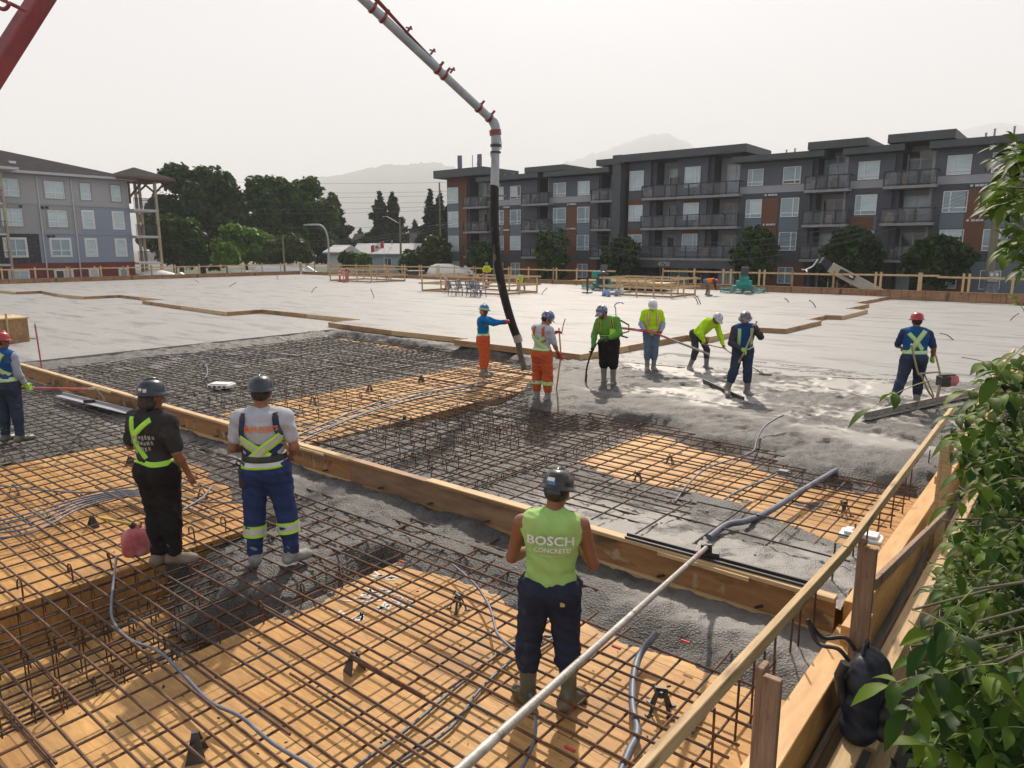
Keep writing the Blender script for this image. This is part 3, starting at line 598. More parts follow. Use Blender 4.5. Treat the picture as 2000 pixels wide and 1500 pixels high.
# bar chairs that carry the mats
def chair_hi():      # cone-shaped black wire chair, four splayed legs and a saddle
    q = MB()
    for a in range(4):
        an = math.pi/4+a*math.pi/2; c, s_ = math.cos(an), math.sin(an)
        q.bar((c*.075,s_*.075,0),(c*.022,s_*.022,.125),.020,.007); q.bar((c*.10,s_*.10,.004),(c*.06,s_*.06,.004),.03,.008)
    q.lathe([(.028,.09),(.030,.10),(.028,.11)], n=8); q.bar((-.035,0,.13),(.035,0,.13),.014,.02); q.bar((-.03,-.03,.13),(-.045,.0,.155),.01,.01); q.bar((.03,.03,.13),(.045,0,.155),.01,.01)
    return q
def chair_lo():      # folded black sheet chair: two leaning triangular sides
    q = MB()
    for sg in (-1, 1):
        V = [(-.055,sg*.06,0),(.055,sg*.06,0),(.018,sg*.012,.15),(-.018,sg*.012,.15),(-.055,sg*.066,0),(.055,sg*.066,0),(.018,sg*.018,.15),(-.018,sg*.018,.15)]
        q.add(V, [(0,1,2,3),(7,6,5,4),(0,4,5,1),(1,5,6,2),(2,6,7,3),(3,7,4,0)])
    q.box((-.018,-.014,.146),(.018,.014,.158)); return q
ch = mesh('bar_chair', (c_ := chair_hi()).v, c_.f, M['chair_plastic'], c_.m); cl = mesh('bar_chair', (c_ := chair_lo()).v, c_.f, M['chair_plastic'], c_.m)
for x, y, kind, sc_, lb in ((1290,1388,0,1.35,'black bar chair with splayed legs close to the hooked conduit'),(385,1478,1,1.2,'folded black bar chair at the bottom of the near plywood'),(693,1310,1,1.1,'folded black bar chair in the middle of the near plywood'),(895,1190,0,1.1,'open black bar chair beside the curved conduit'),
    (182,1030,1,.95,'folded black bar chair above the near trench'),(28,968,1,1.,'folded black bar chair at the left border'),(255,910,1,1.,'folded black bar chair behind the yellow braced worker'),(395,975,1,1.,'folded black bar chair between the two standing workers'),
    (1647,1005,0,1.2,'black bar chair with splayed legs near the white round-marked box'),(1246,940,0,1.,'black bar chair above the bare headed edge of far plywood'),(1308,905,0,.95,'black bar chair closer to the poured concrete on far plywood'),(1528,1085,0,.9,'muddy bar chair in the concrete by the form beam'),
    (611,790,1,1.1,'folded bar chair on the middle plywood, lowest of its row'),(722,765,1,1.1,'folded bar chair on the middle plywood, second of its row'),(823,746,1,1.1,'folded bar chair on the middle plywood near the hose worker'),(895,802,1,1.1,'folded bar chair left of the poured edge'),(790,828,1,1.1,'folded bar chair over the grey conduits')):
    z = ZN if y > 1000 and x < 1500 or x < 420 else ZF
    o = link('bar_chair', cl if kind else ch, None, at(x, y, z)); o.scale = (sc_, sc_, sc_); o.rotation_euler = (0, 0, RNG.uniform(0, 3)); tag(o, lb, 'bar chair', 'bar chairs under the mats')

# ------------------------------------------------------------------ conduits
def conduit(pts, r, label, m='conduit', z=ZN+.03, name='conduit', n=8, cat='conduit', group=None, zs=None):
    P = [at(x, y, (zs[i] if zs else z)) for i, (x, y) in enumerate(pts)]; S = smooth_path(P, 6); c = S[0].copy()
    q = MB(); q.tube(S, r, n); o = q.build(name, M[m], origin=tuple(c)); return tag(o, label, cat, group)
conduit([(228,1085),(218,1170),(222,1215),(255,1250),(310,1272),(360,1320),(410,1370),(470,1400),(530,1450),(610,1500),(680,1560)], .013, 'grey conduit snaking from the red can over the near plywood', z=ZN+.14)
conduit([(640,1560),(695,1500),(800,1420),(900,1335),(1000,1258),(1040,1245),(1085,1243)], .013, 'grey conduit ending at the worker in lime, upper of the pair')
conduit([(710,1560),(765,1500),(880,1422),(935,1350),(1000,1290),(1050,1265),(1090,1240)], .013, 'grey conduit ending at the worker in lime, lower of the pair')
conduit([(878,1098),(905,1120),(935,1150),(958,1190),(970,1235),(990,1258),(1012,1280),(1030,1340),(1045,1395),(1042,1450),(1015,1510)], .0125, 'curved grey conduit passing behind the boots of the worker in lime', z=ZN+.13)
conduit([(1208,1520),(1228,1470),(1245,1430),(1236,1380),(1238,1320),(1252,1275),(1283,1236)], .030, 'thick grey hooked pipe rising out of the plywood into concrete', z=ZN+.14, cat='pipe', name='thick_conduit', zs=[ZN+.10]*5+[ZN+.12,ZN+.24])
conduit([(1352,1430),(1375,1385),(1400,1335)], .016, 'short straight grey conduit stub by the guard rail')
for i, (yy, off) in enumerate(((1000,0),(1006,6),(1013,12),(1019,19),(1027,26))):
    conduit([(-40,yy+26-off*.6+i*4),(60,yy+2+i*3),(150,975+off*.8),(215,962+off*.5),(262,958+off*.4),(300,968+off*.3)], .012, 'grey conduit in the bundle left of the yellow braced worker', z=ZN+.15, group='bundled conduits at the left')
conduit([(-30,945),(60,955),(150,962),(210,958),(270,950),(330,950),(375,940)], .012, 'thin grey conduit crossing above the left bundle', z=ZN+.15)
conduit([(338,965),(400,980),(480,982)], .012, 'grey conduit between the two standing workers', z=ZN+.14)
conduit([(350,1000),(395,972),(415,948)], .012, 'short grey conduit leaning by the worker in dungarees', 'conduit', z=ZN+.14)
conduit([(1385,1050),(1420,1025),(1455,1018),(1500,1000),(1560,962),(1600,938),(1636,917)], .036, 'thick grey pipe leaving the concrete across the far plywood', z=ZF+.15, cat='pipe', name='thick_conduit', zs=[ZF+.27,ZF+.27,ZF+.25]+[ZF+.19]*4)
conduit([(1318,980),(1345,945),(1380,915),(1430,897),(1470,882),(1478,860),(1492,835),(1515,818),(1530,811)], .013, 'thin blue-grey conduit curving up out of the poured edge', z=ZF+.15, zs=[ZF+.15]*5+[0,.14,.25,.28])
conduit([(1380,1000),(1440,960),(1500,935),(1525,922)], .013, 'thin grey conduit running to the little junction box', z=ZF+.16)
conduit([(560,860),(700,800),(800,770),(945,752)], .016, 'grey conduit across the middle plywood, upper of three', z=ZF+.16)
conduit([(600,850),(720,803),(830,768),(955,745)], .016, 'grey conduit across the middle plywood, middle of three', z=ZF+.16)
conduit([(540,885),(700,812),(830,775),(930,762)], .016, 'grey conduit across the middle plywood, lower of three', z=ZF+.16)
conduit([(300,695),(380,690),(450,694),(520,690),(590,696)], .014, 'grey conduit lying over the dense far mat', z=-.06)
conduit([(375,700),(400,710),(405,728),(400,738)], .014, 'grey conduit tail curling over the dense far mat', z=-.06)
conduit([(180,715),(260,700),(330,696)], .014, 'grey conduit low in the dense mat by the finished slab', z=-.06)
# conduit stubs sticking up out of the finished slab
stubs = [((447,560),(462,552),.05,0,'curl'),((608,572),(620,560),.45,.25,'arc'),((731,582),(724,564),.7,0,'lean'),((543,546),(540,538),.4,.1,'s'),((752,550),(757,540),.5,0,'s2'),((388,552),(380,546),.4,0,'s3'),
   ((1097,650),(1104,623),.5,.1,'beside the pouring hose'),((1057,575),(1069,562),.6,.0,'behind the pouring hose'),((1364,594),(1354,580),.5,.25,'twin'),((1369,594),(1357,577),.55,.25,'twin2'),((1541,590),(1532,583),.4,.05,'a'),
   ((1594,600),(1580,586),.5,.1,'b'),((1453,617),(1446,612),.35,.05,'c'),((1864,664),(1836,651),.4,.1,'d'),((1972,626),(1990,612),.5,.05,'e'),((45,664),(70,662),.15,.05,'f')]
names_ = ['curled grey conduit stub on the raised slab left of centre','bent grey conduit stub in the open middle of the raised slab','straight leaning conduit stub in front of the first opening','small conduit stub near the far mixer drum','short conduit stub at the foot of the orange delineator','conduit stub near the left part of the far fence',
  'thin stub beside the black pouring hose','leaning stub behind the black pouring hose','arching conduit of the pair near the orange bending worker, front one','arching conduit of the pair near the orange bending worker, rear one','short stub right of the green trowel machine','longer stub right of the green trowel machine',
  'stub behind the grey helmet of the raking worker','thin curved conduit right of the red helmeted screed worker','thin conduit at the right border of the slab','dark conduit stub beside the timber box']
for (a, c, h, bend, k), lb in zip(stubs, names_):
    zb = HS if a[1] < 665 and a[0] < 1700 and not k in ('e','f') else 0
    p = at(a[0], a[1], zb); q_ = atd(c[0], c[1], p.y+.05); mid = p*.5+q_*.5; mid.z += bend*.3+.02
    S = smooth_path([p-Vector((0,0,.03)), mid, q_], 4); q = MB(); q.tube(S, .022 if p.y > 25 else .016, 6); o = q.build('conduit_stub', M['conduit_dark'], origin=tuple(p)); tag(o, lb, 'conduit stub', 'conduit stubs in the finished slabs')
# junction box, sleeve boxes
def jbox(p, lb):
    e = empty('junction_box', p, DECKROT+.1, lb, 'junction box'); q = MB(); q.box((-.06,-.05,0),(.06,.05,.055)); bevel(q.build('case', M['conduit'], e), .008)
    q = MB(); q.box((-.064,-.054,.056),(.064,.054,.066)); bevel(q.build('lid', M['dirtygrey'], e), .004)
    q = MB(); q.tube([(-.09,0,.03),(-.06,0,.03)], .018); q.tube([(.06,0,.03),(.09,0,.03)], .018); q.build('hub', M['conduit'], e)
jbox(at(1530,927,ZF+.15), 'small grey junction box on the far mat')
e = empty('sleeve_box', at(1682,1052,ZF+.10), DECKROT+.06, 'white foam sleeve box with a red round mark by the guard rail', 'sleeve box')
q = MB(); q.box((-.22,-.13,0),(.22,.13,.05)); bevel(q.build('base', M['white'], e), .02, 2)
q = MB(); q.box((-.17,-.09,.05),(.17,.09,.085)); bevel(q.build('lid', M['white'], e), .012, 2)
q = MB(); q.lathe([(.001,.0875),(.055,.0875),(.055,.084)], c=(-.04,0,0), n=18, sx=1.1); q.build('round_mark', M['red_faded'], e)
e = empty('sleeve_box', at(433,756,-.08), DECKROT+.5, 'flat white sleeve box with dark side slots on the dense mat', 'sleeve box')
q = MB(); q.box((-.26,-.17,0),(.26,.17,.075)); bevel(q.build('base', M['white'], e), .01); q = MB()
for k in range(4): q.box((-.22+k*.12,-.174,.015),(-.16+k*.12,-.171,.055))
q.build('slot', M['black_steel'], e); q = MB(); q.box((-.22,-.13,.076),(.22,.13,.10)); bevel(q.build('lid', M['white'], e), .012, 2)
# red tags and crayon marks
for i, (x, y, z) in enumerate(((785,1097,-.18),(1112,1462,-.2),(1203,1264,-.18),(1338,1253,-.16))):
    q = MB(); p = at(x, y, z); d = W(1,0)*(.07 if i else .08); q.tube([p-d*.5, p+d*.6], .012, 6); o = q.build('paint_mark_cap', M['red'], origin=tuple(p)); tag(o, ['red painted bar end by the upper tip of near plywood','red bar cap lowest in the near mat','red bar cap right of the worker in lime','red bar cap in the wet concrete near the guard rail'][i], 'bar cap', 'red bar caps')
# chalk scrawl on the plywood
CH = [(745,1128,.5,.10),(700,1165,.55,.12),(750,1162,.5,.09),(695,1200,.5,.11),(770,1180,.3,.08)]
q = MB(); rr = random.Random(3)
for (x, y, L, wd) in CH:
    c = at(x, y, ZN+.004)
    for k in range(7):
        a = rr.uniform(0, 3.14); l = rr.uniform(.04,.11); o_ = Vector((rr.uniform(-.16,.16), rr.uniform(-.1,.1), 0)); d = Vector((math.cos(a)*l, math.sin(a)*l, 0)); n_ = Vector((-math.sin(a),math.cos(a),0))*rr.uniform(.008,.02)
        q.add([c+o_-d-n_, c+o_+d-n_, c+o_+d+n_, c+o_-d+n_], [(0,1,2,3)])
o = q.build('chalk_marks', M['chalk']); tag(o, 'smeared white paint scrawl on the near plywood beside the concrete', 'paint marks', kind='stuff')
me = text_mesh('NOT', .17); me.materials.append(M['chalk']); o = link('chalk_lettering', me, None, at(765,1172,ZN+.006)); o.rotation_euler = (0,0,DECKROT); tag(o, 'white hand painted letters on the plywood by the concrete edge', 'lettering')
# scraps and debris on the ply
q = MB(); rr = random.Random(5)
for k in range(260):
    s_ = rr.uniform(-5.3,-1.5) if k % 2 else rr.uniform(-12.5,-7.8); t_ = rr.uniform(.9,4.6); p = Vector((s_, t_, ZN+.003)); L = rr.uniform(.004,.016)*(2 if rr.random() < .05 else 1); a = rr.uniform(0,3.1)
    d = Vector((math.cos(a), math.sin(a), 0))*L; n_ = Vector((-math.sin(a), math.cos(a), 0))*L*rr.uniform(.2,.6); q.add([p-d-n_, p+d-n_, p+d+n_, p-d+n_, p+Vector((0,0,L*.5))], [(0,1,4),(1,2,4),(2,3,4),(3,0,4)], rr.choice([0,0,1]))
o = q.build('debris', [M['mark'], M['lumber']]); o.rotation_euler = (0,0,DECKROT); tag(o, 'fine wood chips and dirt scattered over the near plywood', 'debris', kind='stuff')
# the red fuel can with its yellow spout
p = at(268,1082,ZN+.115); e = empty('fuel_can', p, .5, 'faded red plastic fuel can with yellow spout beside the black shirted worker', 'fuel can')
q = MB(); q.lathe([(.05,0),(.125,.0),(.14,.03),(.142,.18),(.13,.24),(.09,.28),(.04,.30),(.035,.33)], n=20, sx=1, sy=.72); q.build('body', M['red_faded'], e)
q = MB(); q.tube([(.05,0,.28),(.07,0,.35),(.11,0,.34),(.12,0,.26)], .014, 8); q.build('handle', M['red_faded'], e)
q = MB(); q.tube([(0,0,.31),(-.03,0,.345)], .035, 10); q.build('cap', M['black_rub'], e)
q = MB(); q.tube([(-.03,0,.345),(-.32,.02,.47)], [.018,.012], 8); q.build('spout', M['yellow'], e)
# the long float pole and its blade
e = empty('bull_float', at(1390,1078,.2), 0, 'black bull float blade on the form beam with a long aluminium pole', 'bull float'); c = at(1390,1080,.15)
e.location = (0,0,0)
a_, b_ = at(1225,1046,.145), at(1582,1142,.145); q = MB(); q.bar(a_, b_, .11, .02); q.bar(a_+Vector((0,0,.018)), b_+Vector((0,0,.018)), .02, .03); q.build('blade', M['black_rub'], e)
m_ = a_.lerp(b_, .47); q = MB(); q.bar(m_+Vector((-.07,.05,.03)), m_+Vector((.12,-.02,.03)), .10, .05); q.tube([m_+Vector((0,0,.03)), m_+Vector((-.02,-.05,.13))], .022, 8); q.bar(m_+Vector((-.05,0,.08)), m_+Vector((.05,0,.08)), .03, .09); q.build('bracket', M['black_steel'], e)
p0 = m_+Vector((-.02,-.05,.11)); p1 = Vector((-.19,2.38,1.06)); d = (p1-p0); q = MB(); q.tube([p0, p0+d*.5, p1+d*.35], [.021,.022,.023], 12); q.build('pole', M['alu'], e)
q = MB(); q.tube([p0+d*.07, p0+d*.085], .0235, 12); q.build('pole_band', M['red_faded'], e)
e.location = (0,0,0)
# hanging backpack
p = at(1705,1290,-.0); bp_ = W(-.92, 5.12, -.02)
e = empty('backpack', bp_, DECKROT, 'dark navy backpack hung by its strap on the lower edge form', 'backpack')
PACK_PLACEHOLDER = None
q = MB(); q.tube([(-.1,-.17,-.1),(-.13,-.2,.10),(-.10,-.19,.20)], .035, 10); q.build('bottle', M['black_steel'], e)
for dy in (-.08,.09):
    q = MB(); q.tube(smooth_path([(-.10,dy,.16),(-.18,dy*1.1,.23),(-.32,dy*.6,.20),(-.42,.0,.33)], 5), .016, 6); q.build('strap', M['black_rub'], e)
q = MB(); q.tube([(-.02,-.07,.21),(-.02,-.05,.29),(-.02,.05,.29),(-.02,.07,.21)], .014, 6); q.build('handle', M['black_rub'], e)
# survey stick and timber box at the left
q = MB(); q.tube([at(82,722,-.05), atd(68,632,at(82,722,-.05).y)], .02, 6); o = q.build('marker_stick', M['red_faded'], origin=tuple(at(82,722,-.05))); tag(o, 'thin leaning pinkish marker stick at the edge of the finished slab', 'stick')
p = at(8,668,0); e = empty('timber_box', p, DECKROT, 'plywood box with posts and red capped pipes at the left border', 'box')
q = MB(); q.box((-.9,-.6,0),(.45,.6,.75)); q.build('box', M['form_ply'], e); q = MB(); q.box((-.95,-.64,.752),(.5,.64,.80)); q.build('lid', M['lumber'], e)
for (x, y) in ((-.1,-.66),(.52,.0)):
    q = MB(); q.box((x-.045,y-.02,0),(x+.045,y+.02,.95 if x > 0 else 1.9)); q.build('post', M['lumber'], e)
q = MB(); q.bar((-.9,-.7,.1),(.3,-.7,.85),.04,.09); q.build('brace', M['lumber'], e)
for x, m_ in ((.1,'red'),(.28,'white')):
    q = MB(); q.lathe([(.04,.80),(.04,.95),(.11,.97),(.04,1.02),(.0,1.03)], c=(x,-.2,0), n=10); q.build('pipe_cap', M[m_], e)
q = MB(); q.lathe([(.0,0),(.16,.0),(.18,.12),(.1,.24),(.0,.26)], c=(.75,-.35,0), n=10); q.build('sandbag', M['dirtygrey'], e)
# ------------------------------------------------------------------ bodies and clothes as smooth implicit surfaces, polygonised
class Prim:
    __slots__ = ('k','a','b','r1','r2','s','M','neg')
    def __init__(s, kind, a, b=None, r1=0, r2=0, sm=.03, M=None): s.k = kind; s.a = np.array(a, np.float32); s.b = None if b is None else np.array(b, np.float32); s.r1 = r1; s.r2 = r2; s.s = sm; s.M = M
    def bounds(s, pad):
        if s.k == 'c': r = max(s.r1, s.r2)+pad; return np.minimum(s.a, s.b)-r, np.maximum(s.a, s.b)+r
        r = float(np.max(s.b))+pad; return s.a-r, s.a+r
    def d(s, X, Y, Z):
        if s.k == 'c':
            ba = s.b-s.a; L = float(ba@ba)+1e-9; px, py, pz = X-s.a[0], Y-s.a[1], Z-s.a[2]; h = np.clip((px*ba[0]+py*ba[1]+pz*ba[2])/L, 0, 1)
            return np.sqrt((px-ba[0]*h)**2+(py-ba[1]*h)**2+(pz-ba[2]*h)**2) - (s.r1+(s.r2-s.r1)*h)
        px, py, pz = X-s.a[0], Y-s.a[1], Z-s.a[2]; m = s.M
        if m is not None: px, py, pz = m[0,0]*px+m[1,0]*py+m[2,0]*pz, m[0,1]*px+m[1,1]*py+m[2,1]*pz, m[0,2]*px+m[1,2]*py+m[2,2]*pz
        q1 = np.sqrt((px/s.b[0])**2+(py/s.b[1])**2+(pz/s.b[2])**2); q2 = np.sqrt((px/s.b[0]**2)**2+(py/s.b[1]**2)**2+(pz/s.b[2]**2)**2)+1e-6
        return q1*(q1-1)/q2
def cap(a, b, r1, r2, sm=.03): return Prim('c', a, b, r1, r2, sm)
def ell(c, r, M=None, sm=.03): return Prim('e', c, r, sm=sm, M=M)
def smin(a, b, k):
    h = np.maximum(k-np.abs(a-b), 0)/k; return np.minimum(a, b)-h*h*k*.25
def pt_eval(prims, P, infl=0.):
    d = np.full(len(P), 9., np.float32)
    for p in prims: d = smin(d, p.d(P[:,0], P[:,1], P[:,2]).astype(np.float32), p.s)
    return d-infl
def wrinkle(X, Y, Z, f, seed):
    a = seed*1.7; return np.sin((X*.7+Z*1.1)*f+a+2.1*np.sin(Y*f*.5+Z*f*.35+a))*np.sin((Y*.9-Z*.8)*f*.8+a*2+1.7*np.sin(X*f*.6+a)) 
def surface(prims, h, infl=0., cuts=(), wr=0., wf=26., seed=1):
    """naive surface nets; cuts = [(point, normal)] removes the side the normal points to"""
    lo = np.min([p.bounds(0)[0] for p in prims], 0)-infl-3*h-.02; hi = np.max([p.bounds(0)[1] for p in prims], 0)+infl+3*h+.02
    n = np.ceil((hi-lo)/h).astype(int)+1; D = np.full(n, .5, np.float32); ax = [lo[i]+h*np.arange(n[i], dtype=np.float32) for i in range(3)]
    for p in prims:
        pad = p.s+infl+3*h; a, b = p.bounds(pad); i0 = np.clip(((a-lo)/h).astype(int), 0, n-1); i1 = np.clip(((b-lo)/h).astype(int)+2, 1, n)
        sl_ = tuple(slice(i0[i], i1[i]) for i in range(3)); X, Y, Z = np.meshgrid(ax[0][sl_[0]], ax[1][sl_[1]], ax[2][sl_[2]], indexing='ij', sparse=True)
        D[sl_] = smin(D[sl_], p.d(X, Y, Z).astype(np.float32), p.s)
    D -= infl; X, Y, Z = np.meshgrid(*ax, indexing='ij', sparse=True)
    if wr: D += (wr*wrinkle(X, Y, Z, wf, seed)+wr*.45*wrinkle(X, Y, Z, wf*2.3, seed+3)).astype(np.float32)
    for (c, nn) in cuts: D = np.maximum(D, ((X-c[0])*nn[0]+(Y-c[1])*nn[1]+(Z-c[2])*nn[2]).astype(np.float32))
    D[0] = D[-1] = .5; D[:,0] = D[:,-1] = .5; D[:,:,0] = D[:,:,-1] = .5
    s = D < 0; c8 = np.zeros(tuple(n-1), np.int8)
    for i in (0,1):
        for j in (0,1):
            for k in (0,1): c8 += s[i:n[0]-1+i, j:n[1]-1+j, k:n[2]-1+k]
    act = (c8 > 0) & (c8 < 8); I = np.argwhere(act); vid = -np.ones(tuple(n-1), np.int64); vid[act] = np.arange(len(I))
    S = np.zeros((len(I),3)); C = np.zeros(len(I)); co = [(0,0,0),(1,0,0),(0,1,0),(1,1,0),(0,0,1),(1,0,1),(0,1,1),(1,1,1)]
    dv = [D[I[:,0]+o[0], I[:,1]+o[1], I[:,2]+o[2]] for o in co]
    for a in range(8):
        for b in range(a+1, 8):
            if sum(abs(co[a][i]-co[b][i]) for i in range(3)) != 1: continue
            m = (dv[a] < 0) != (dv[b] < 0); t = np.where(m, dv[a]/(dv[a]-dv[b]+1e-12), 0); pa = np.array(co[a]); pb = np.array(co[b]); S += np.where(m[:,None], pa+(pb-pa)*t[:,None], 0); C += m
    V = lo+h*(I+S/C[:,None]); Fc = []
    for axis in range(3):
        sa = [slice(1,-1)]*3; sa[axis] = slice(0,-1); sb_ = list(sa); sb_[axis] = slice(1,None)
        A = s[tuple(sa)]; B = s[tuple(sb_)]; E = np.argwhere(A != B); off = np.ones(3, int); off[axis] = 0; E = E+off; u = (axis+1) % 3; v = (axis+2) % 3
        du = np.zeros(3, int); du[u] = 1; dvv = np.zeros(3, int); dvv[v] = 1
        q = [vid[tuple((E-du-dvv).T)], vid[tuple((E-dvv).T)], vid[tuple(E.T)], vid[tuple((E-du).T)]]; f = np.stack(q, 1); fl = s[tuple(E.T)]; f[~fl] = f[~fl][:, ::-1]; Fc.append(f)
    return V, np.concatenate(Fc)
# ---- cloth, skin
def cloth(name, c, c2=None, rough=.85, dirt=None):
    return mat(name, c, rough, c2 or tuple(x*.78 for x in c), 5, (1,1,1), .35, 60, spec=.12, fac=(.3,.7), bdist=.006, extra=[(dirt or tuple(.5*x+.10 for x in c), 4, .60, .76, (1,1,1))])
M['skin'] = mat('skin', (.42,.20,.12), .5, (.34,.15,.09), 6, spec=.4); M['skin_tan'] = mat('skin_tan', (.27,.115,.06), .45, (.20,.085,.045), 6, spec=.45); M['skin_dark'] = mat('skin_dark', (.15,.07,.04), .5, (.11,.05,.03), 6)
M['hair'] = mat('hair', (.018,.012,.009), .6, (.035,.022,.014), 30, bump=.6, bscale=60); M['lime'] = cloth('lime', (.39,.61,.20), (.32,.52,.16), dirt=(.40,.46,.18)); M['navy'] = cloth('navy', (.020,.026,.050), (.030,.036,.062), dirt=(.09,.085,.08))
M['navy_blue'] = cloth('navy_blue', (.022,.040,.115), (.030,.05,.14), dirt=(.07,.08,.12)); M['tee_grey'] = cloth('tee_grey', (.48,.50,.57), (.40,.42,.49), dirt=(.36,.33,.33)); M['tee_black'] = cloth('tee_black', (.028,.028,.030), (.040,.040,.042), dirt=(.06,.06,.06)); M['trouser_black'] = cloth('trouser_black', (.012,.012,.013), (.024,.023,.023), dirt=(.065,.06,.055))
M['rubber_boot'] = mat('rubber_boot', (.07,.075,.045), .42, (.11,.11,.075), 5, bump=.2, bscale=12, extra=[((.23,.22,.19), 3.5, .5, .66, (1,1,1))]); M['boot_grey'] = mat('boot_grey', (.17,.165,.15), .6, (.27,.26,.24), 4, extra=[((.34,.33,.31), 3, .55, .7, (1,1,1))])
M['boot_tan'] = mat('boot_tan', (.15,.11,.075), .8, (.22,.18,.14), 6); M['boot_white'] = mat('boot_white', (.16,.16,.155), .8, (.30,.30,.29), 8)
M['overall_orange'] = cloth('overall_orange', (.56,.11,.035), (.46,.09,.035), dirt=(.40,.16,.09)); M['tee_blue'] = cloth('tee_blue', (.0,.16,.44), (.0,.12,.36), dirt=(.02,.18,.40)); M['shirt_green'] = cloth('shirt_green', (.13,.34,.06), (.10,.28,.05), dirt=(.15,.30,.10)); M['hivis'] = cloth('hivis', (.50,.80,.02), (.42,.70,.02), dirt=(.40,.55,.06)); M['hivis_orange'] = cloth('hivis_orange', (.85,.20,.02), (.75,.16,.02), dirt=(.6,.22,.08))
M['jean'] = cloth('jean', (.10,.16,.22), (.14,.20,.27), dirt=(.22,.23,.24)); M['jean_dark'] = cloth('jean_dark', (.025,.04,.075), (.04,.055,.09), dirt=(.12,.12,.12)); M['hoodie'] = cloth('hoodie', (.34,.40,.50), (.28,.34,.44)); M['charcoal'] = cloth('charcoal', (.045,.045,.055), (.06,.06,.07), dirt=(.12,.115,.11)); M['vest_blue'] = cloth('vest_blue', (.012,.07,.22), (.015,.09,.27), dirt=(.05,.10,.2))
M['strip_y'] = mat('strip_y', (.45,.78,.06), .6, (.38,.68,.06), 8); M['strip_s'] = mat('strip_s', (.48,.52,.55), .38, (.58,.61,.64), 10, metal=.2); M['strip_o'] = mat('strip_o', (.80,.22,.03), .6, (.7,.18,.03), 8); M['strip_lime'] = mat('strip_lime', (.38,.85,.10), .6, (.3,.75,.08), 8)
M['hat_black'] = mat('hat_black', (.010,.011,.012), .25, (.02,.022,.024), 6, coat=.3); M['hat_navy'] = mat('hat_navy', (.014,.026,.042), .3, (.024,.036,.052), 6, coat=.15); M['hat_red'] = mat('hat_red', (.42,.02,.025), .3, (.34,.02,.025), 5, coat=.3); M['hat_white'] = mat('hat_white', (.70,.71,.73), .35, (.62,.63,.65), 6, coat=.2)
M['hat_blue'] = mat('hat_blue', (.03,.13,.36), .35, (.05,.18,.42), 6, coat=.2); M['hat_grey'] = mat('hat_grey', (.09,.095,.11), .4, (.30,.31,.34), 14, fac=(.45,.6)); M['hat_camo'] = mat('hat_camo', (.06,.09,.20), .4, (.40,.42,.48), 16, fac=(.5,.6)); M['hat_mix'] = mat('hat_mix', (.62,.64,.66), .4, (.28,.32,.36), 16, fac=(.5,.62)); M['glove_red'] = mat('glove_red', (.40,.02,.03), .6, (.3,.03,.04), 8); M['glove_black'] = mat('glove_black', (.02,.02,.022), .7, (.04,.04,.04), 8); M['glove_lime'] = mat('glove_lime', (.36,.62,.06), .6, (.28,.5,.06), 8)
def v(*a): return np.array(a, float)
def nrm(a): return a/(np.linalg.norm(a)+1e-9)
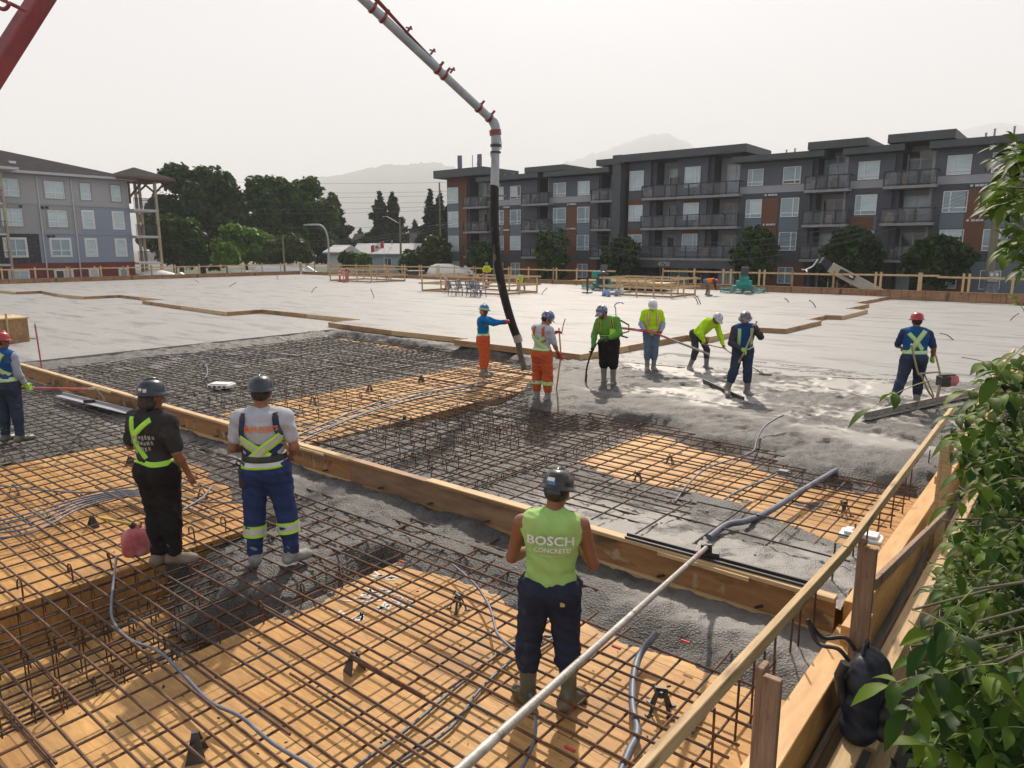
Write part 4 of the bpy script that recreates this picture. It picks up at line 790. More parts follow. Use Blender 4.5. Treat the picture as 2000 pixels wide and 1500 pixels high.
class Person:
    """local axes: x to the person's right, y forward, z up; feet on z = 0"""
    def __init__(s, p, yaw, label, H=1.78, skin='skin', J=None, h=.011, group=None, headdir=(0,1,0), build=1.0):
        k = H/1.78; s.k = k; s.h = h; s.skin = M[skin]; s.b = build
        D = dict(pel=(0,0,.95), chest=(0,.01,1.30), neck=(0,-.01,1.475), head=(0,.025,1.635), shL=(-.185,0,1.425), shR=(.185,0,1.425), elL=(-.26,-.03,1.15), elR=(.26,-.03,1.15), wrL=(-.27,.08,.90), wrR=(.27,.08,.90),
                 hipL=(-.095,0,.93), hipR=(.095,0,.93), knL=(-.115,.02,.50), knR=(.115,.02,.50), anL=(-.125,0,.09), anR=(.125,0,.09), toL=(-.15,.19,.03), toR=(.15,.19,.03), hdL=None, hdR=None)
        D.update(J or {}); s.J = {n: (None if q is None else v(*q)*k) for n, q in D.items()}
        for sd_ in 'LR':
            if s.J['hd'+sd_] is None: s.J['hd'+sd_] = s.J['wr'+sd_] + nrm(s.J['wr'+sd_]-s.J['el'+sd_])*.09*k
        s.hd = nrm(v(*headdir)); up = nrm(s.J['neck']-s.J['pel']); rt = nrm(s.J['shR']-s.J['shL']); rt = nrm(rt-up*(rt@up)); fw = np.cross(up, rt); s.T = np.stack([rt, fw, up], 1)   # torso frame
        hu = nrm(s.J['head']-s.J['neck']); s.hu = nrm(v(0,0,1)*.6+hu*.4); hf = nrm(s.hd-s.hu*(s.hd@s.hu)); s.HM = np.stack([np.cross(hf, s.hu), hf, s.hu], 1)
        if abs(s.hd[2]) > .15:   # head tipped: tilt the whole head frame
            hf = s.hd; hr = nrm(np.cross(hf, s.hu)); s.HM = np.stack([hr, hf, np.cross(hr, hf)], 1)
        s.label = label; s.loc = p; s.yaw = yaw; s.group = group; s.root = None
    def tp(s, x, y, z): return s.J['pel'] + s.T@v(x, y, z)*s.k      # a point in torso axes
    def torso(s):
        J, k, T, b = s.J, s.k, s.T, s.b; up = T[:,2]; L = np.linalg.norm(J['neck']-J['pel'])/k
        P = [ell(s.tp(0,-.005,-.0), v(.165*b,.122*b,.13)*k, T, .06*k), ell(s.tp(0,.0,L*.36), v(.148*b,.105*b,.17)*k, T, .08*k), ell(s.tp(0,.0,L*.68), v(.178*b,.115*b,.19)*k, T, .08*k),
             cap(J['shL']*.82+J['shR']*.18, J['shR']*.82+J['shL']*.18, .062*k, .062*k, .07*k), cap(J['neck']-up*.03*k, (J['shL']*.75+J['neck']*.25)-up*.015*k, .055*k, .05*k, .05*k), cap(J['neck']-up*.03*k, (J['shR']*.75+J['neck']*.25)-up*.015*k, .055*k, .05*k, .05*k)]
        for sg in (-1,1): P.append(ell(s.tp(sg*.085, -.05*b, -.03), v(.085*b,.09,.10)*k, T, .04*k))
        for sg in (-1,1): P.append(ell(s.tp(sg*.09, -.065, L*.78), v(.075,.04,.10)*k, T, .05*k))
        return P
    def arms(s, f=1.0, r=1.0, sides='LR'):
        P = []
        for sd_ in sides:
            J, k = s.J, s.k; sh, el_, wr = J['sh'+sd_], J['el'+sd_], J['wr'+sd_]; P.append(cap(sh, el_ if f >= .5 else sh+(el_-sh)*f*2, .058*k*r, (.058-.018*min(f*2,1))*k*r, .035*k))
            if f > .5: P.append(cap(el_, el_+(wr-el_)*min(1,(f-.5)*2), .040*k*r, (.040-.014*(f-.5)*2)*k*r, .03*k)); P.append(ell(el_+(wr-el_)*.28, v(.042,.042,.042)*k*r, None, .03*k)) if f > .7 else None
        return [p for p in P if p is not None]
    def hands(s, sides='LR', r=1.0, curl=None):
        P = []
        for sd_ in sides:
            J, k = s.J, s.k; wr, hd = J['wr'+sd_], J['hd'+sd_]; d = nrm(hd-wr); sg = -1 if sd_ == 'L' else 1
            th = s.grip.get(sd_, None) if hasattr(s, 'grip') else None
            side = nrm(np.cross(d, v(sg*1.,.0,.15))) if th is None else nrm(v(*th)-d*(v(*th)@d)); pal = np.cross(d, side)*(sg); pal = nrm(pal)   # side = across knuckles; pal = palm normal
            if th is None: side = nrm(v(0,1,0)-d*d[1]) if abs(d[1]) < .9 else v(1,0,0); pal = nrm(np.cross(side, d))*(-sg)*( 1)
            c = wr+d*.045*k; P.append(ell(c, v(.038,.043,.019)*k*r, np.stack([d, side, np.cross(d, side)], 1), .02*k)); P.append(cap(wr, c, .024*k*r, .026*k*r, .02*k)); cu = .9 if (curl is None) else curl
            for i, (o_, ln) in enumerate(((.030,.072),(.010,.080),(-.010,.075),(-.028,.058))):
                b0 = c+d*.032*k+side*o_*k; a1 = cu*.55; a2 = cu*1.35; m = b0+(d*math.cos(a1)+pal*math.sin(a1))*ln*.45*k; e_ = m+(d*math.cos(a2)+pal*math.sin(a2))*ln*.38*k; t = e_+(d*math.cos(a2*1.35)+pal*math.sin(a2*1.35))*ln*.25*k
                P += [cap(b0, m, .0098*k*r, .009*k*r, .006), cap(m, e_, .009*k*r, .008*k*r, .006), cap(e_, t, .008*k*r, .007*k*r, .006)]
            t0 = wr+d*.025*k+side*.028*k; t1 = t0+(d*.6+side*.75+pal*.3)*.032*k; t2 = t1+(d*.85+side*.15+pal*.5)*.032*k; P += [cap(t0, t1, .013*k*r, .011*k*r, .01), cap(t1, t2, .0105*k*r, .0085*k*r, .008)]
        return P
    def headp(s):
        J, k, Hm = s.J, s.k, s.HM; c = J['head']; hp = lambda x, y, z: c+Hm@v(x, y, z)*k
        P = [cap(J['neck']-s.T[:,2]*.03*k, hp(0,-.02,-.05), .060*k, .056*k, .035*k), ell(hp(0,-.012,.03), v(.076,.094,.088)*k, Hm, .02*k), ell(hp(0,.022,-.03), v(.060,.068,.088)*k, Hm, .03*k), ell(hp(0,.052,-.088), v(.034,.03,.026)*k, Hm, .03*k),
             cap(hp(0,.088,.008), hp(0,.108,-.028), .010*k, .014*k, .014*k), cap(hp(-.035,.075,.028), hp(.035,.075,.028), .014*k, .014*k, .015*k), cap(hp(-.022,.088,-.060), hp(.022,.088,-.060), .009*k, .009*k, .008*k), cap(hp(-.02,.084,-.072), hp(.02,.084,-.072), .009*k, .009*k, .006*k)]
        for sg in (-1,1): P += [ell(hp(sg*.078,-.008,-.008), v(.011,.022,.032)*k, Hm, .008*k), ell(hp(sg*.045,.062,-.02), v(.022,.022,.02)*k, Hm, .02*k)]
        return P
    def legs(s, r=1.0, top=True, upto=1.0):
        P = []
        for sd_ in 'LR':
            J, k = s.J, s.k; hp, kn, an = J['hip'+sd_], J['kn'+sd_], J['an'+sd_]; P += [cap(hp, kn, .088*k*r*s.b, .058*k*r, .05*k), cap(kn, kn+(an-kn)*upto, .056*k*r, (.056-.018*upto)*k*r, .03*k), ell(kn+(an-kn)*.25+nrm(v(0,-1,0))*.012*k, v(.055,.055,.11)*k*r, None, .03*k) if upto > .3 else cap(kn, kn, .05, .05)]
        return P
    def feet(s, r=1.0, sides='LR'):
        P = []
        for sd_ in sides: J, k = s.J, s.k; an, to = J['an'+sd_], J['to'+sd_]; d = nrm(to-an); d2 = nrm(v(d[0], d[1], 0)); hl = an-d2*.045*k; hl = v(hl[0], hl[1], an[2]-.045*k); P += [cap(an, hl, .04*k*r, .038*k*r, .03*k), cap(hl, to, .038*k*r, .034*k*r, .03*k), ell(to*.75+hl*.25, v(.045,.05,.034)*k*r, None, .03*k)]
        return P
    def make(s, torso_cover=True):
        V, Fc = surface(s.torso()+s.headp()+s.arms()+s.hands(curl=getattr(s,'curl',None))+s.legs()+s.feet(), s.h if s.h < .012 else .012)
        V = np.asarray(V); me = mesh('person', V, Fc, s.skin, smooth=True); s.root = link('person', me, None, s.loc, (0,0,s.yaw)); tag(s.root, s.label, 'person', s.group)
        # eyes
        k, Hm, c = s.k, s.HM, s.J['head']; q = MB()
        for sg in (-1,1): cc = c+Hm@v(sg*.030,.083,.008)*k; q.lathe([(0,-.008),(.009,-.005),(.012,0),(.009,.005),(0,.008)], c=tuple(cc), n=8)
        q.build('eyes', M['hair'], s.root); return s
    def wear(s, name, prims, m, infl=.012, cuts=(), wr=.004, wf=26, seed=1, h=None):
        V, Fc = surface(prims, h or s.h, infl*s.k, cuts, wr*s.k, wf, seed); return link(name, mesh(name, V, Fc, M[m] if isinstance(m, str) else m, smooth=True), s.root)
    def shirt(s, m, sleeve=.42, hem=-.02, infl=.014, wr=.005, seed=1, name='shirt', neck=.045, body=1.0):
        P = s.torso(); k = s.k; cuts = [(s.tp(0,0,hem), -s.T[:,2])]
        L = np.linalg.norm(s.J['neck']-s.J['pel'])/k; V1 = None
        if hem > -.15: P[0:1] = [ell(s.tp(0,-.0,.03), v(.160*s.b,.120*s.b,.16)*k, s.T, .06*k)]
        P = [p for i, p in enumerate(P) if i not in (6,7)]
        P2 = s.arms(sleeve, 1.10 if sleeve < .5 else 1.12) if sleeve > 0 else []
        for sd_ in ('LR' if sleeve > 0 else ''):     # sleeve mouths flare and end square
            pass
        allp = P+P2
        obj = s.wear(name, allp, m, infl, cuts if not sleeve or True else (), wr, 24, seed)
        return obj
    def trousers(s, m, infl=.02, top=.07, bottom=None, wr=.006, seed=2, name='trousers', loose=1.12):
        P = s.torso(); P = [P[0], P[6], P[7]] + s.legs(loose, upto=.92 if bottom is None else bottom); return s.wear(name, P, m, infl, [(s.tp(0,0,top), s.T[:,2])], wr, 30, seed)
    def boots(s, m, shaft=.75, r=1.28, name='boot'):
        out = []
        for sd_ in 'LR':
            J, k = s.J, s.k; kn, an, to = J['kn'+sd_], J['an'+sd_], J['to'+sd_]; P = [cap(an, an+(kn-an)*shaft, .050*k, .068*k, .02*k)] + s.feet(r*1.05, sd_); tp_ = an+(kn-an)*shaft; d = nrm(kn-an); out.append(s.wear(name, P, m, .004, [(tp_, d), (v(0,0,-.012), v(0,0,-1))], .0015, 40, 3))
        return out
    def hat(s, m, brim='full', band=None, stickers=()):
        k, Hm, c = s.k, s.HM, s.J['head']; q = MB(); n = 28; prof = [(.145,.020),(.148,.024),(.121,.036),(.118,.055),(.112,.095),(.093,.130),(.062,.150),(.03,.158),(0,.160)]
        V = []
        for (r_, z) in prof:
            for i in range(n):
                a = 2*math.pi*i/n; ca, sa = math.cos(a), math.sin(a); rr = r_
                if r_ > .13:
                    if brim == 'cap': rr = .124+ (.05*max(0, sa)**1.5)
                    else: rr = r_+.020*max(0, sa)**2
                zz = z - (.010*max(0, sa) if r_ > .13 else 0); 
                if r_ <= .118 and r_ > 0: zz += .004*max(0, math.cos(a*1))*0
                V.append(c+Hm@(v(rr*ca*.92, rr*sa*1.08-.008, zz)*k))
        Fc = [(i*n+j, i*n+(j+1) % n, (i+1)*n+(j+1) % n, (i+1)*n+j) for i in range(len(prof)-1) for j in range(n)]
        q.add(V, Fc, 0, True); q.add([c+Hm@(v(.118*math.cos(2*math.pi*i/n)*.92, .118*math.sin(2*math.pi*i/n)*1.08-.008, .03)*k) for i in range(n)], [tuple(range(n))[::-1]], 0)
        q.tube([c+Hm@(v(0, y, z)*k) for y, z in ((-.115,.07),(-.095,.125),(-.05,.158),(.0,.168),(.05,.158),(.10,.118),(.115,.07))], .011*k, 8, smooth=True)
        o = q.build('hard_hat', M[m], s.root)
        if band:
            q = MB(); q.add([c+Hm@(v(rr*math.cos(2*math.pi*i/n)*.93, rr*math.sin(2*math.pi*i/n)*1.09-.008, z)*k) for (rr, z) in ((.1215,.036),(.120,.066)) for i in range(n)], [(j, (j+1) % n, n+(j+1) % n, n+j) for j in range(n)]); q.build('band', M[band], o)
        for (ang, z0, z1, wd, mm) in stickers:
            q = MB(); nn_ = 5; V = []
            for (z_) in (z0, z1):
                for i in range(nn_+1): a = R(ang)+(i/nn_-.5)*wd; rr = np.interp(z_, [.055,.095,.130], [.118,.112,.093])+.003; V.append(c+Hm@(v(rr*math.cos(a)*.92, rr*math.sin(a)*1.08-.008, z_)*k))
            q.add(V, [(i,i+1,nn_+2+i,nn_+1+i) for i in range(nn_)]); q.build('sticker', M[mm], o)
        return o
    def hairb(s, m='hair', ln=.0, beard=False):
        k, Hm, c = s.k, s.HM, s.J['head']; hp = lambda x, y, z: c+Hm@v(x, y, z)*k
        P = [ell(hp(0,-.035,.0), v(.080,.078,.075+ln)*k, Hm, .02*k)]
        if ln: P += [ell(hp(sg*.05,-.05,-.06-ln*.3), v(.045,.05,.05)*k, Hm, .03*k) for sg in (-1,0,1)]
        s.wear('hair', P, m, .003, [], .004 if ln else .0015, 70, 4)
        if beard: s.wear('beard', [ell(hp(0,.045,-.078), v(.050,.05,.045)*k, Hm, .02*k), cap(hp(-.05,.02,-.05), hp(-.06,.0,.0), .018*k, .012*k, .02*k), cap(hp(.05,.02,-.05), hp(.06,.0,.0), .018*k, .012*k, .02*k)], m, .002, [], .001, 70, 4)
    def gloves(s, m, sides='LR'):
        P = s.hands(sides, 1.12, getattr(s,'curl',None)) + [cap(s.J['wr'+a]+nrm(s.J['el'+a]-s.J['wr'+a])*.05*s.k, s.J['wr'+a], .036*s.k, .032*s.k, .01) for a in sides]
        for a in sides: pass
        s.wear('gloves' if len(sides) > 1 else 'glove', P, m, .004, [], .0, h=min(s.h, .010))
    # ---- strips and lettering laid onto the clothes
    def shoot(s, prims, pts, dirs, infl, off, L=.45):
        pts = np.asarray(pts, float); dirs = np.asarray(dirs, float); lo_ = np.zeros(len(pts)); hit = np.full(len(pts), L); N = 46; prev = pt_eval(prims, pts, infl); done = np.zeros(len(pts), bool)
        for i in range(1, N+1):
            t = L*i/N; d = pt_eval(prims, pts+dirs*t, infl); m = (~done) & (d < 0); f = prev/(prev-d+1e-9); hit[m] = (L*(i-1)/N+L/N*f)[m]; done |= m; prev = d
        return pts+dirs*(hit-off)[:,None], done
    def strip(s, prims, path, width, mats, infl, off=.006, side='back', name='strip', parent=None, n=26, widths=(-1,-.45,.45,1)):
        """path in torso axes: (x,z) for back/front planes, (degrees,z) for 'ring'; 0 deg = +x, 90 = front"""
        k = s.k; path = np.array(path, float); seg = np.r_[0, np.cumsum(np.hypot(*np.diff(path*([1,1] if side != 'ring' else [.0026,1]), axis=0).T))]; u = np.linspace(0, seg[-1], n); c = np.stack([np.interp(u, seg, path[:,0]), np.interp(u, seg, path[:,1])], 1)
        g = np.gradient(c*([1,1] if side != 'ring' else [.0026,1]), axis=0); g /= np.linalg.norm(g, axis=1)[:,None]+1e-9; nn_ = np.stack([-g[:,1], g[:,0]], 1); ws = [widths[0]*1.0]+list(widths)+[widths[-1]*1.0]; pts = []; dirs = []; offs = []
        for j, w_ in enumerate(ws):
            cc = c + nn_*(w_*width/2)*([1,1] if side != 'ring' else [1/.0026,1])
            for (a, b) in cc:
                if side == 'ring': an = math.radians(a); p_ = v(math.cos(an)*.45, math.sin(an)*.45, b); d_ = v(-math.cos(an), -math.sin(an), 0)
                else: sg = -1 if side == 'back' else 1; p_ = v(a, sg*.42, b); d_ = v(0, -sg, 0)
                pts.append(s.J['pel']+s.T@p_*k); dirs.append(s.T@d_)
            offs += [(-.006 if j in (0, len(ws)-1) else off)]*n
        P, ok = s.shoot(prims, pts, dirs, infl*k, np.array(offs)*k, .45*k); nc = len(ws); Fc = []; mi = []; seq = [0]+list(range(len(widths)-1))+[len(widths)-2]
        for j in range(nc-1):
            for i in range(n-1):
                q = (j*n+i, j*n+i+1, (j+1)*n+i+1, (j+1)*n+i)
                if all(ok[x] for x in q): Fc.append(q); mi.append(mats[min(seq[j], len(mats)-1)] if False else seq[j])
        if not Fc: return None
        return link(name, mesh(name, P, Fc, [M[x] for x in mats], [min(x, len(mats)-1) for x in mi], smooth=True), parent or s.root)
    def decal(s, prims, polys, m, infl, parent, side='back', off=.011, name='print'):
        sg = -1 if side == 'back' else 1; V = []; Fc = []
        for P_ in polys:
            n0 = len(V); cx = sum(a for a, _ in P_)/len(P_); cz = sum(b for _, b in P_)/len(P_); V += [(cx, cz)]+list(P_); n = len(P_); Fc += [(n0, n0+1+i, n0+1+(i+1) % n) for i in range(n)]
        pts = [s.J['pel']+s.T@v(a*(1 if side == 'back' else -1), sg*.42, b)*s.k for a, b in V]; P2_, ok = s.shoot(prims, pts, [s.T@v(0,-sg,0)]*len(V), infl*s.k, np.full(len(V), off*s.k), .45*s.k)
        return link(name, mesh(name, P2_, Fc, M[m]), parent)
    def print_(s, prims, txt, size, x, z, m, infl, parent, side='back', off=.017, sx=1., slant=0, name='lettering'):
        me = text_mesh(txt, size, bold=size*.028); n = len(me.vertices); co = np.zeros(n*3); me.vertices.foreach_get('co', co); co = co.reshape(-1,3); sg = -1 if side == 'back' else 1
        pts = [s.J['pel']+s.T@v((x+(a*sx+slant*b)*(1 if side == 'back' else -1)), sg*.42, z+b)*s.k for a, b, _ in co]; dirs = [s.T@v(0,-sg,0)]*n; P, ok = s.shoot(prims, pts, dirs, infl*s.k, np.full(n, off*s.k), .45*s.k)
        me.vertices.foreach_set('co', P.ravel().astype(np.float32)); me.materials.clear(); me.materials.append(M[m]); me.update(); return link(name, me, parent)
YSY = ('strip_y','strip_s','strip_y')
DR = DECKROT
def foot(x, y, z): return at(x, y, z)

# ---- the backpack's soft body, the same way
PKB = [o for o in bpy.data.objects if o.name.startswith('backpack')][0]
def soft(name, prims, m, infl=0, wr=.006, h=.012): V, Fc = surface(prims, h, infl, (), wr, 22, 2); link(name, mesh(name, V, Fc, M[m], smooth=True), PKB)
soft('body', [cap((x, -.13, z), (x, .13, z), .085, .085, .10) for x in (-.03,.05) for z in (-.30,-.12,.06)]+[cap((0,-.08,.16),(0,.08,.16),.07,.07,.08)], 'navy_pack')
soft('pocket', [cap((.15,-.09,z),(.15,.09,z),.065,.065,.06) for z in (-.28,-.14)], 'black_rub')
# ---- the worker in the lime sleeveless shirt, seen from behind
p = foot(1072, 1375, ZN+.01)
P1 = Person(p, R(-4), 'person in lime sleeveless shirt, navy trousers and rubber boots on the near plywood', 1.80, 'skin_tan', h=.009, headdir=(.35,.9,-.28), build=1.02,
  J=dict(head=(.045,.04,1.625), neck=(.015,.0,1.475), shL=(-.205,0,1.41), shR=(.215,0,1.40), elL=(-.275,.06,1.12), elR=(.30,.03,1.10), wrL=(-.10,.28,1.12), wrR=(.18,.27,1.20), hdL=(-.02,.33,1.14), hdR=(.10,.33,1.22),
    hipL=(-.10,0,.92), hipR=(.10,0,.92), knL=(-.155,.03,.48), knR=(.125,.03,.48), anL=(-.155,-.01,.09), anR=(.145,-.01,.09), toL=(-.235,.11,.03), toR=(.24,.10,.03))).make()
sh = P1.shirt('lime', 0, hem=-.02, infl=.018, seed=3, wr=.009, name='shirt'); tr_ = P1.trousers('navy', seed=5, wr=.010, infl=.026, bottom=.32); P1.boots('rubber_boot', .72, 1.30); o = P1.hat('hat_black', stickers=((-98,.075,.10,.55,'white'),(-92,.050,.074,.5,'hat_blue'))); P1.hairb(ln=0)
pt = P1.torso(); P1.print_(pt, 'BOSCH', .088, -.01, .358, 'white', .016, sh, sx=1.15, slant=-.0); P1.print_(pt, 'CONCRETE!', .045, .005, .304, 'white', .016, sh, sx=1.05); P1.print_(pt, '- - - - - - - - - -', .03, .01, .272, 'white', .016, sh, sx=1.0, name='lettering')
q = MB(); k_ = P1.k; c = P1.J['head']; q.add([c+P1.HM@(v(.100*math.cos(a)*.92, .100*math.sin(a)*1.05-.02, z)*k_) for z in (-.012,.022) for a in np.linspace(R(200), R(340), 10)], [(i,i+1,11+i,10+i) for i in range(9)]); q.build('sunglasses', M['hat_black'], P1.root)
tp_ = P1.tp(.09,-.15,-.07); q = MB(); q.box((tp_[0]-.016,tp_[1]-.012,tp_[2]-.016),(tp_[0]+.016,tp_[1]+.01,tp_[2]+.016)); q.build('pocket_patch', M['lumber'], tr_)
# ---- the worker in blue dungarees
p = foot(531, 1098, ZN+.17)
P2 = Person(p, R(6), 'person in grey shirt and navy reflective dungarees standing in the near mat', 1.93, 'skin_tan', h=.0095, headdir=(-.05,1,-.02), build=1.08,
  J=dict(shL=(-.205,0,1.41), shR=(.205,0,1.41), elL=(-.275,-.0,1.13), elR=(.275,-.02,1.13), wrL=(-.15,.20,1.08), wrR=(.20,.18,1.0), hdL=(-.06,.26,1.09), hdR=(.15,.25,.98), hipL=(-.10,0,.92), hipR=(.10,0,.92), knL=(-.13,.02,.48), knR=(.16,.02,.48), anL=(-.15,0,.09), anR=(.19,0,.09), toL=(-.19,.16,.03), toR=(.31,.10,.03))).make()
sh = P2.shirt('tee_grey', .33, hem=.02, seed=4); pt = P2.torso(); tr_ = P2.trousers('navy_blue', infl=.024, top=.24, seed=6, name='dungarees', loose=1.16); P2.boots('boot_white', .25, 1.2); P2.hat('hat_navy'); P2.hairb()
P2.strip(pt, [(-.20,.28),(-.13,.20),(.0,.16),(.13,.20),(.20,.28)], .16, ('navy_blue',), .022, .003, name='bib'); 
for sg in (-1,1): P2.strip(pt, [(sg*.185,.25),(sg*.168,.34),(sg*.15,.42),(sg*.143,.50)], .05, ('navy_blue',), .022, .005, name='brace'); P2.strip(pt, [(sg*.145,.47),(sg*.14,.53)], .038, ('black_rub',), .022, .008, name='brace_strap', n=8)
P2.strip(pt, [(-.19,.295),(-.03,.195),(.07,.12)], .085, YSY, .024, .010, name='reflective_strip'); P2.strip(pt, [(.19,.315),(.03,.205),(-.09,.10)], .085, YSY, .024, .014, name='reflective_strip')
P2.strip(pt, [(-200,.065),(-90,.055),(20,.075)], .075, YSY, .026, .008, side='ring', name='reflective_belt', n=40); P2.strip(pt, [(-200,.115),(-90,.105),(20,.11)], .055, ('black_rub',), .026, .014, side='ring', name='tool_belt', n=40)
P2.print_(pt, 'ELKLAND\'S', .062, .02, .375, 'strip_o', .014, sh, sx=.95); P2.strip(pt, [(-.10,.358),(.12,.362)], .006, ('strip_o',), .014, .004, name='print_line', parent=sh, n=12); LEAF = [(0,.36),(.07,.20),(.16,.24),(.13,.04),(.28,.14),(.26,.02),(.34,-.04),(.14,-.18),(.03,-.16),(.0,-.36),(-.03,-.16),(-.14,-.18),(-.34,-.04),(-.26,.02),(-.28,.14),(-.13,.04),(-.16,.24),(-.07,.20)]
P2.decal(pt, [[(-.118+a*.085, .392+c*.085) for a, c in LEAF]], 'red', .014, sh, name='leaf_print')
def legband(Pn, sd_, f, wd, mats_=YSY, rr=.066, parent=None):
    kn, an, k = Pn.J['kn'+sd_], Pn.J['an'+sd_], Pn.k; c = kn+(an-kn)*f; d = nrm(an-kn); q = MB(); u = nrm(np.cross(d, v(0,1,0))); w_ = np.cross(d, u); n = 22
    for j, (a, b, m) in enumerate(((-.5,-.25,0),(-.25,.25,1),(.25,.5,2))):
        V = [c+d*(wd*t)*k+(u*math.cos(2*math.pi*i/n)+w_*math.sin(2*math.pi*i/n))*rr*k for t in (a, b) for i in range(n)]; q.add(V, [(i,(i+1) % n,n+(i+1) % n,n+i) for i in range(n)], m, True)
    q.build('leg_band', [M[x] for x in mats_], parent or Pn.root)
legband(P2, 'L', .38, .11, rr=.104, parent=tr_); legband(P2, 'R', .32, .11, rr=.104, parent=tr_)
tp_ = P2.tp(-.185,-.09,.02); q = MB(); q.tube([tp_, tp_+v(-.05,-.02,.05), tp_+v(-.02,-.04,.09), tp_+v(.03,-.04,.05), tp_+v(.03,-.03,-.04)], .010, 6); q.box(tuple(tp_+v(-.03,-.03,-.20)), tuple(tp_+v(.03,.01,-.02))); q.build('hammer_loop', M['black_rub'], P2.root)
# ---- the worker in black with the yellow brace harness
p = foot(325, 1098, ZN+.17)
P3 = Person(p, R(-10), 'person in black shirt with yellow brace harness standing beside the red fuel can', 1.90, 'skin_tan', h=.0095, headdir=(.45,.9,-.02),
  J=dict(pel=(.0,0,.95), neck=(-.02,-.01,1.47), head=(-.0,.02,1.63), shL=(-.195,.03,1.41), shR=(.185,-.03,1.40), elL=(-.275,.03,1.15), elR=(.255,-.05,1.12), wrL=(-.18,.26,1.17), wrR=(.31,.03,.88), hdR=(.33,.05,.79), hdL=(-.08,.30,1.18),
     hipL=(-.09,0,.92), hipR=(.09,0,.92), knL=(-.065,.02,.49), knR=(.085,.02,.49), anL=(-.05,-.03,.09), anR=(.08,.02,.09), toL=(-.02,.15,.03), toR=(.25,.07,.03))).make()
sh = P3.shirt('tee_black', .40, hem=-.08, infl=.022, seed=7, wr=.007); P3.trousers('trouser_black', seed=8, wr=.008, loose=1.2, infl=.024); P3.boots('boot_tan', .3, 1.22); P3.hat('hat_navy', stickers=((-70,.062,.085,.30,'white'),(-72,.045,.060,.28,'red'),(-48,.050,.082,.26,'vent'))); P3.hairb(ln=.035)
pt = P3.torso(); LM = ('strip_lime','strip_y','strip_lime')
P3.strip(pt, [(-.09,.52),(-.085,.40),(-.07,.28),(-.10,.12)], .05, LM, .022, .007, name='harness'); P3.strip(pt, [(.13,.50),(.03,.43),(-.055,.36),(-.065,.28),(.03,.13)], .05, LM, .022, .011, name='harness'); P3.strip(pt, [(-205,.11),(-110,.105),(-60,.075),(10,.07)], .045, LM, .024, .007, side='ring', name='harness_belt', n=40)
rq = random.Random(9); P3.decal(pt, [[(x+dx*w2, z+dz*h2) for dx, dz in ((-1,-1),(1,-.9),(.9,1),(-1,.9))] for x, z, w2, h2 in [(-.11+.033*i+(0 if j else .02), .335-.055*j+rq.uniform(-.006,.006), rq.uniform(.008,.014), rq.uniform(.014,.024)) for j in range(3) for i in range(8) if rq.random() < .85]], 'dirtygrey', .022, sh, off=.013, name='worn_print')
# ---- the half seen worker at the left border
p = foot(27, 862, ZN+.14)
P4 = Person(p, R(-4), 'person with red helmet and blue reflective vest with a red pole at the left border', 1.84, 'skin_tan', h=.011, headdir=(.5,.8,-.1), build=1.1,
  J=dict(shL=(-.20,0,1.41), shR=(.20,-.02,1.40), elR=(.235,-.02,1.14), wrR=(.245,.10,.93), hdR=(.25,.16,.86), wrL=(-.1,.25,1.0), knR=(.11,.02,.5), toR=(.20,.16,.03), anR=(.12,.0,.09)))
P4.make(); sh = P4.shirt('hoodie', .98, hem=.0, seed=9, infl=.012); pt = P4.torso(); vs = P4.shirt('vest_blue', 0, hem=-.12, infl=.034, name='vest', seed=2); P4.trousers('jean_dark', seed=3); P4.boots('rubber_boot', .6, 1.2); P4.hat('hat_red'); P4.hairb(); P4.gloves('glove_lime', 'R')
for sg in (-1,1): P4.strip(pt, [(sg*.13,.52),(sg*.02,.33),(-sg*.17,.17)], .07, YSY, .034, .008 + .003*sg, name='reflective_strip')
P4.strip(pt, [(-190,.10),(-90,.10),(10,.10)], .07, YSY, .036, .010, side='ring', name='reflective_belt', n=36)
hand = Vector(P4.root.location)+Matrix.Rotation(R(-4),3,'Z')@Vector(tuple(P4.J['hdR']))
e = empty('bull_float', (0,0,0), 0, 'red handled float with a pale blade lying at the far end of the near mat', 'bull float'); q = MB(); a_ = Vector((hand.x-2.4, hand.y+.35, hand.z+.05)); b_ = Vector((hand.x+1.0, hand.y+.0, hand.z-.02)); q.tube([a_, hand+Vector((0,.03,-.01)), b_], .021, 10); q.build('pole', M['red_faded'], e)
q = MB(); q.tube([b_, b_+(b_-hand)*.12], .026, 10); q.tube([b_+(b_-hand)*.12, at(205,792,-.10)+Vector((0,0,.1))], .02, 8); q.build('socket', M['alu'], e)
a_, b_ = at(118,772,-.12), at(255,806,-.12); q = MB(); q.bar(a_, b_, .20, .012); q.bar(a_+Vector((0,.08,.03)), b_+Vector((0,.08,.03)), .02, .05); q.build('blade', M['sid_band'], e); m_ = a_.lerp(b_,.45); q = MB(); q.bar(m_+Vector((-.1,0,.04)), m_+Vector((.1,0,.04)), .12, .06); q.build('bracket', M['black_steel'], e)

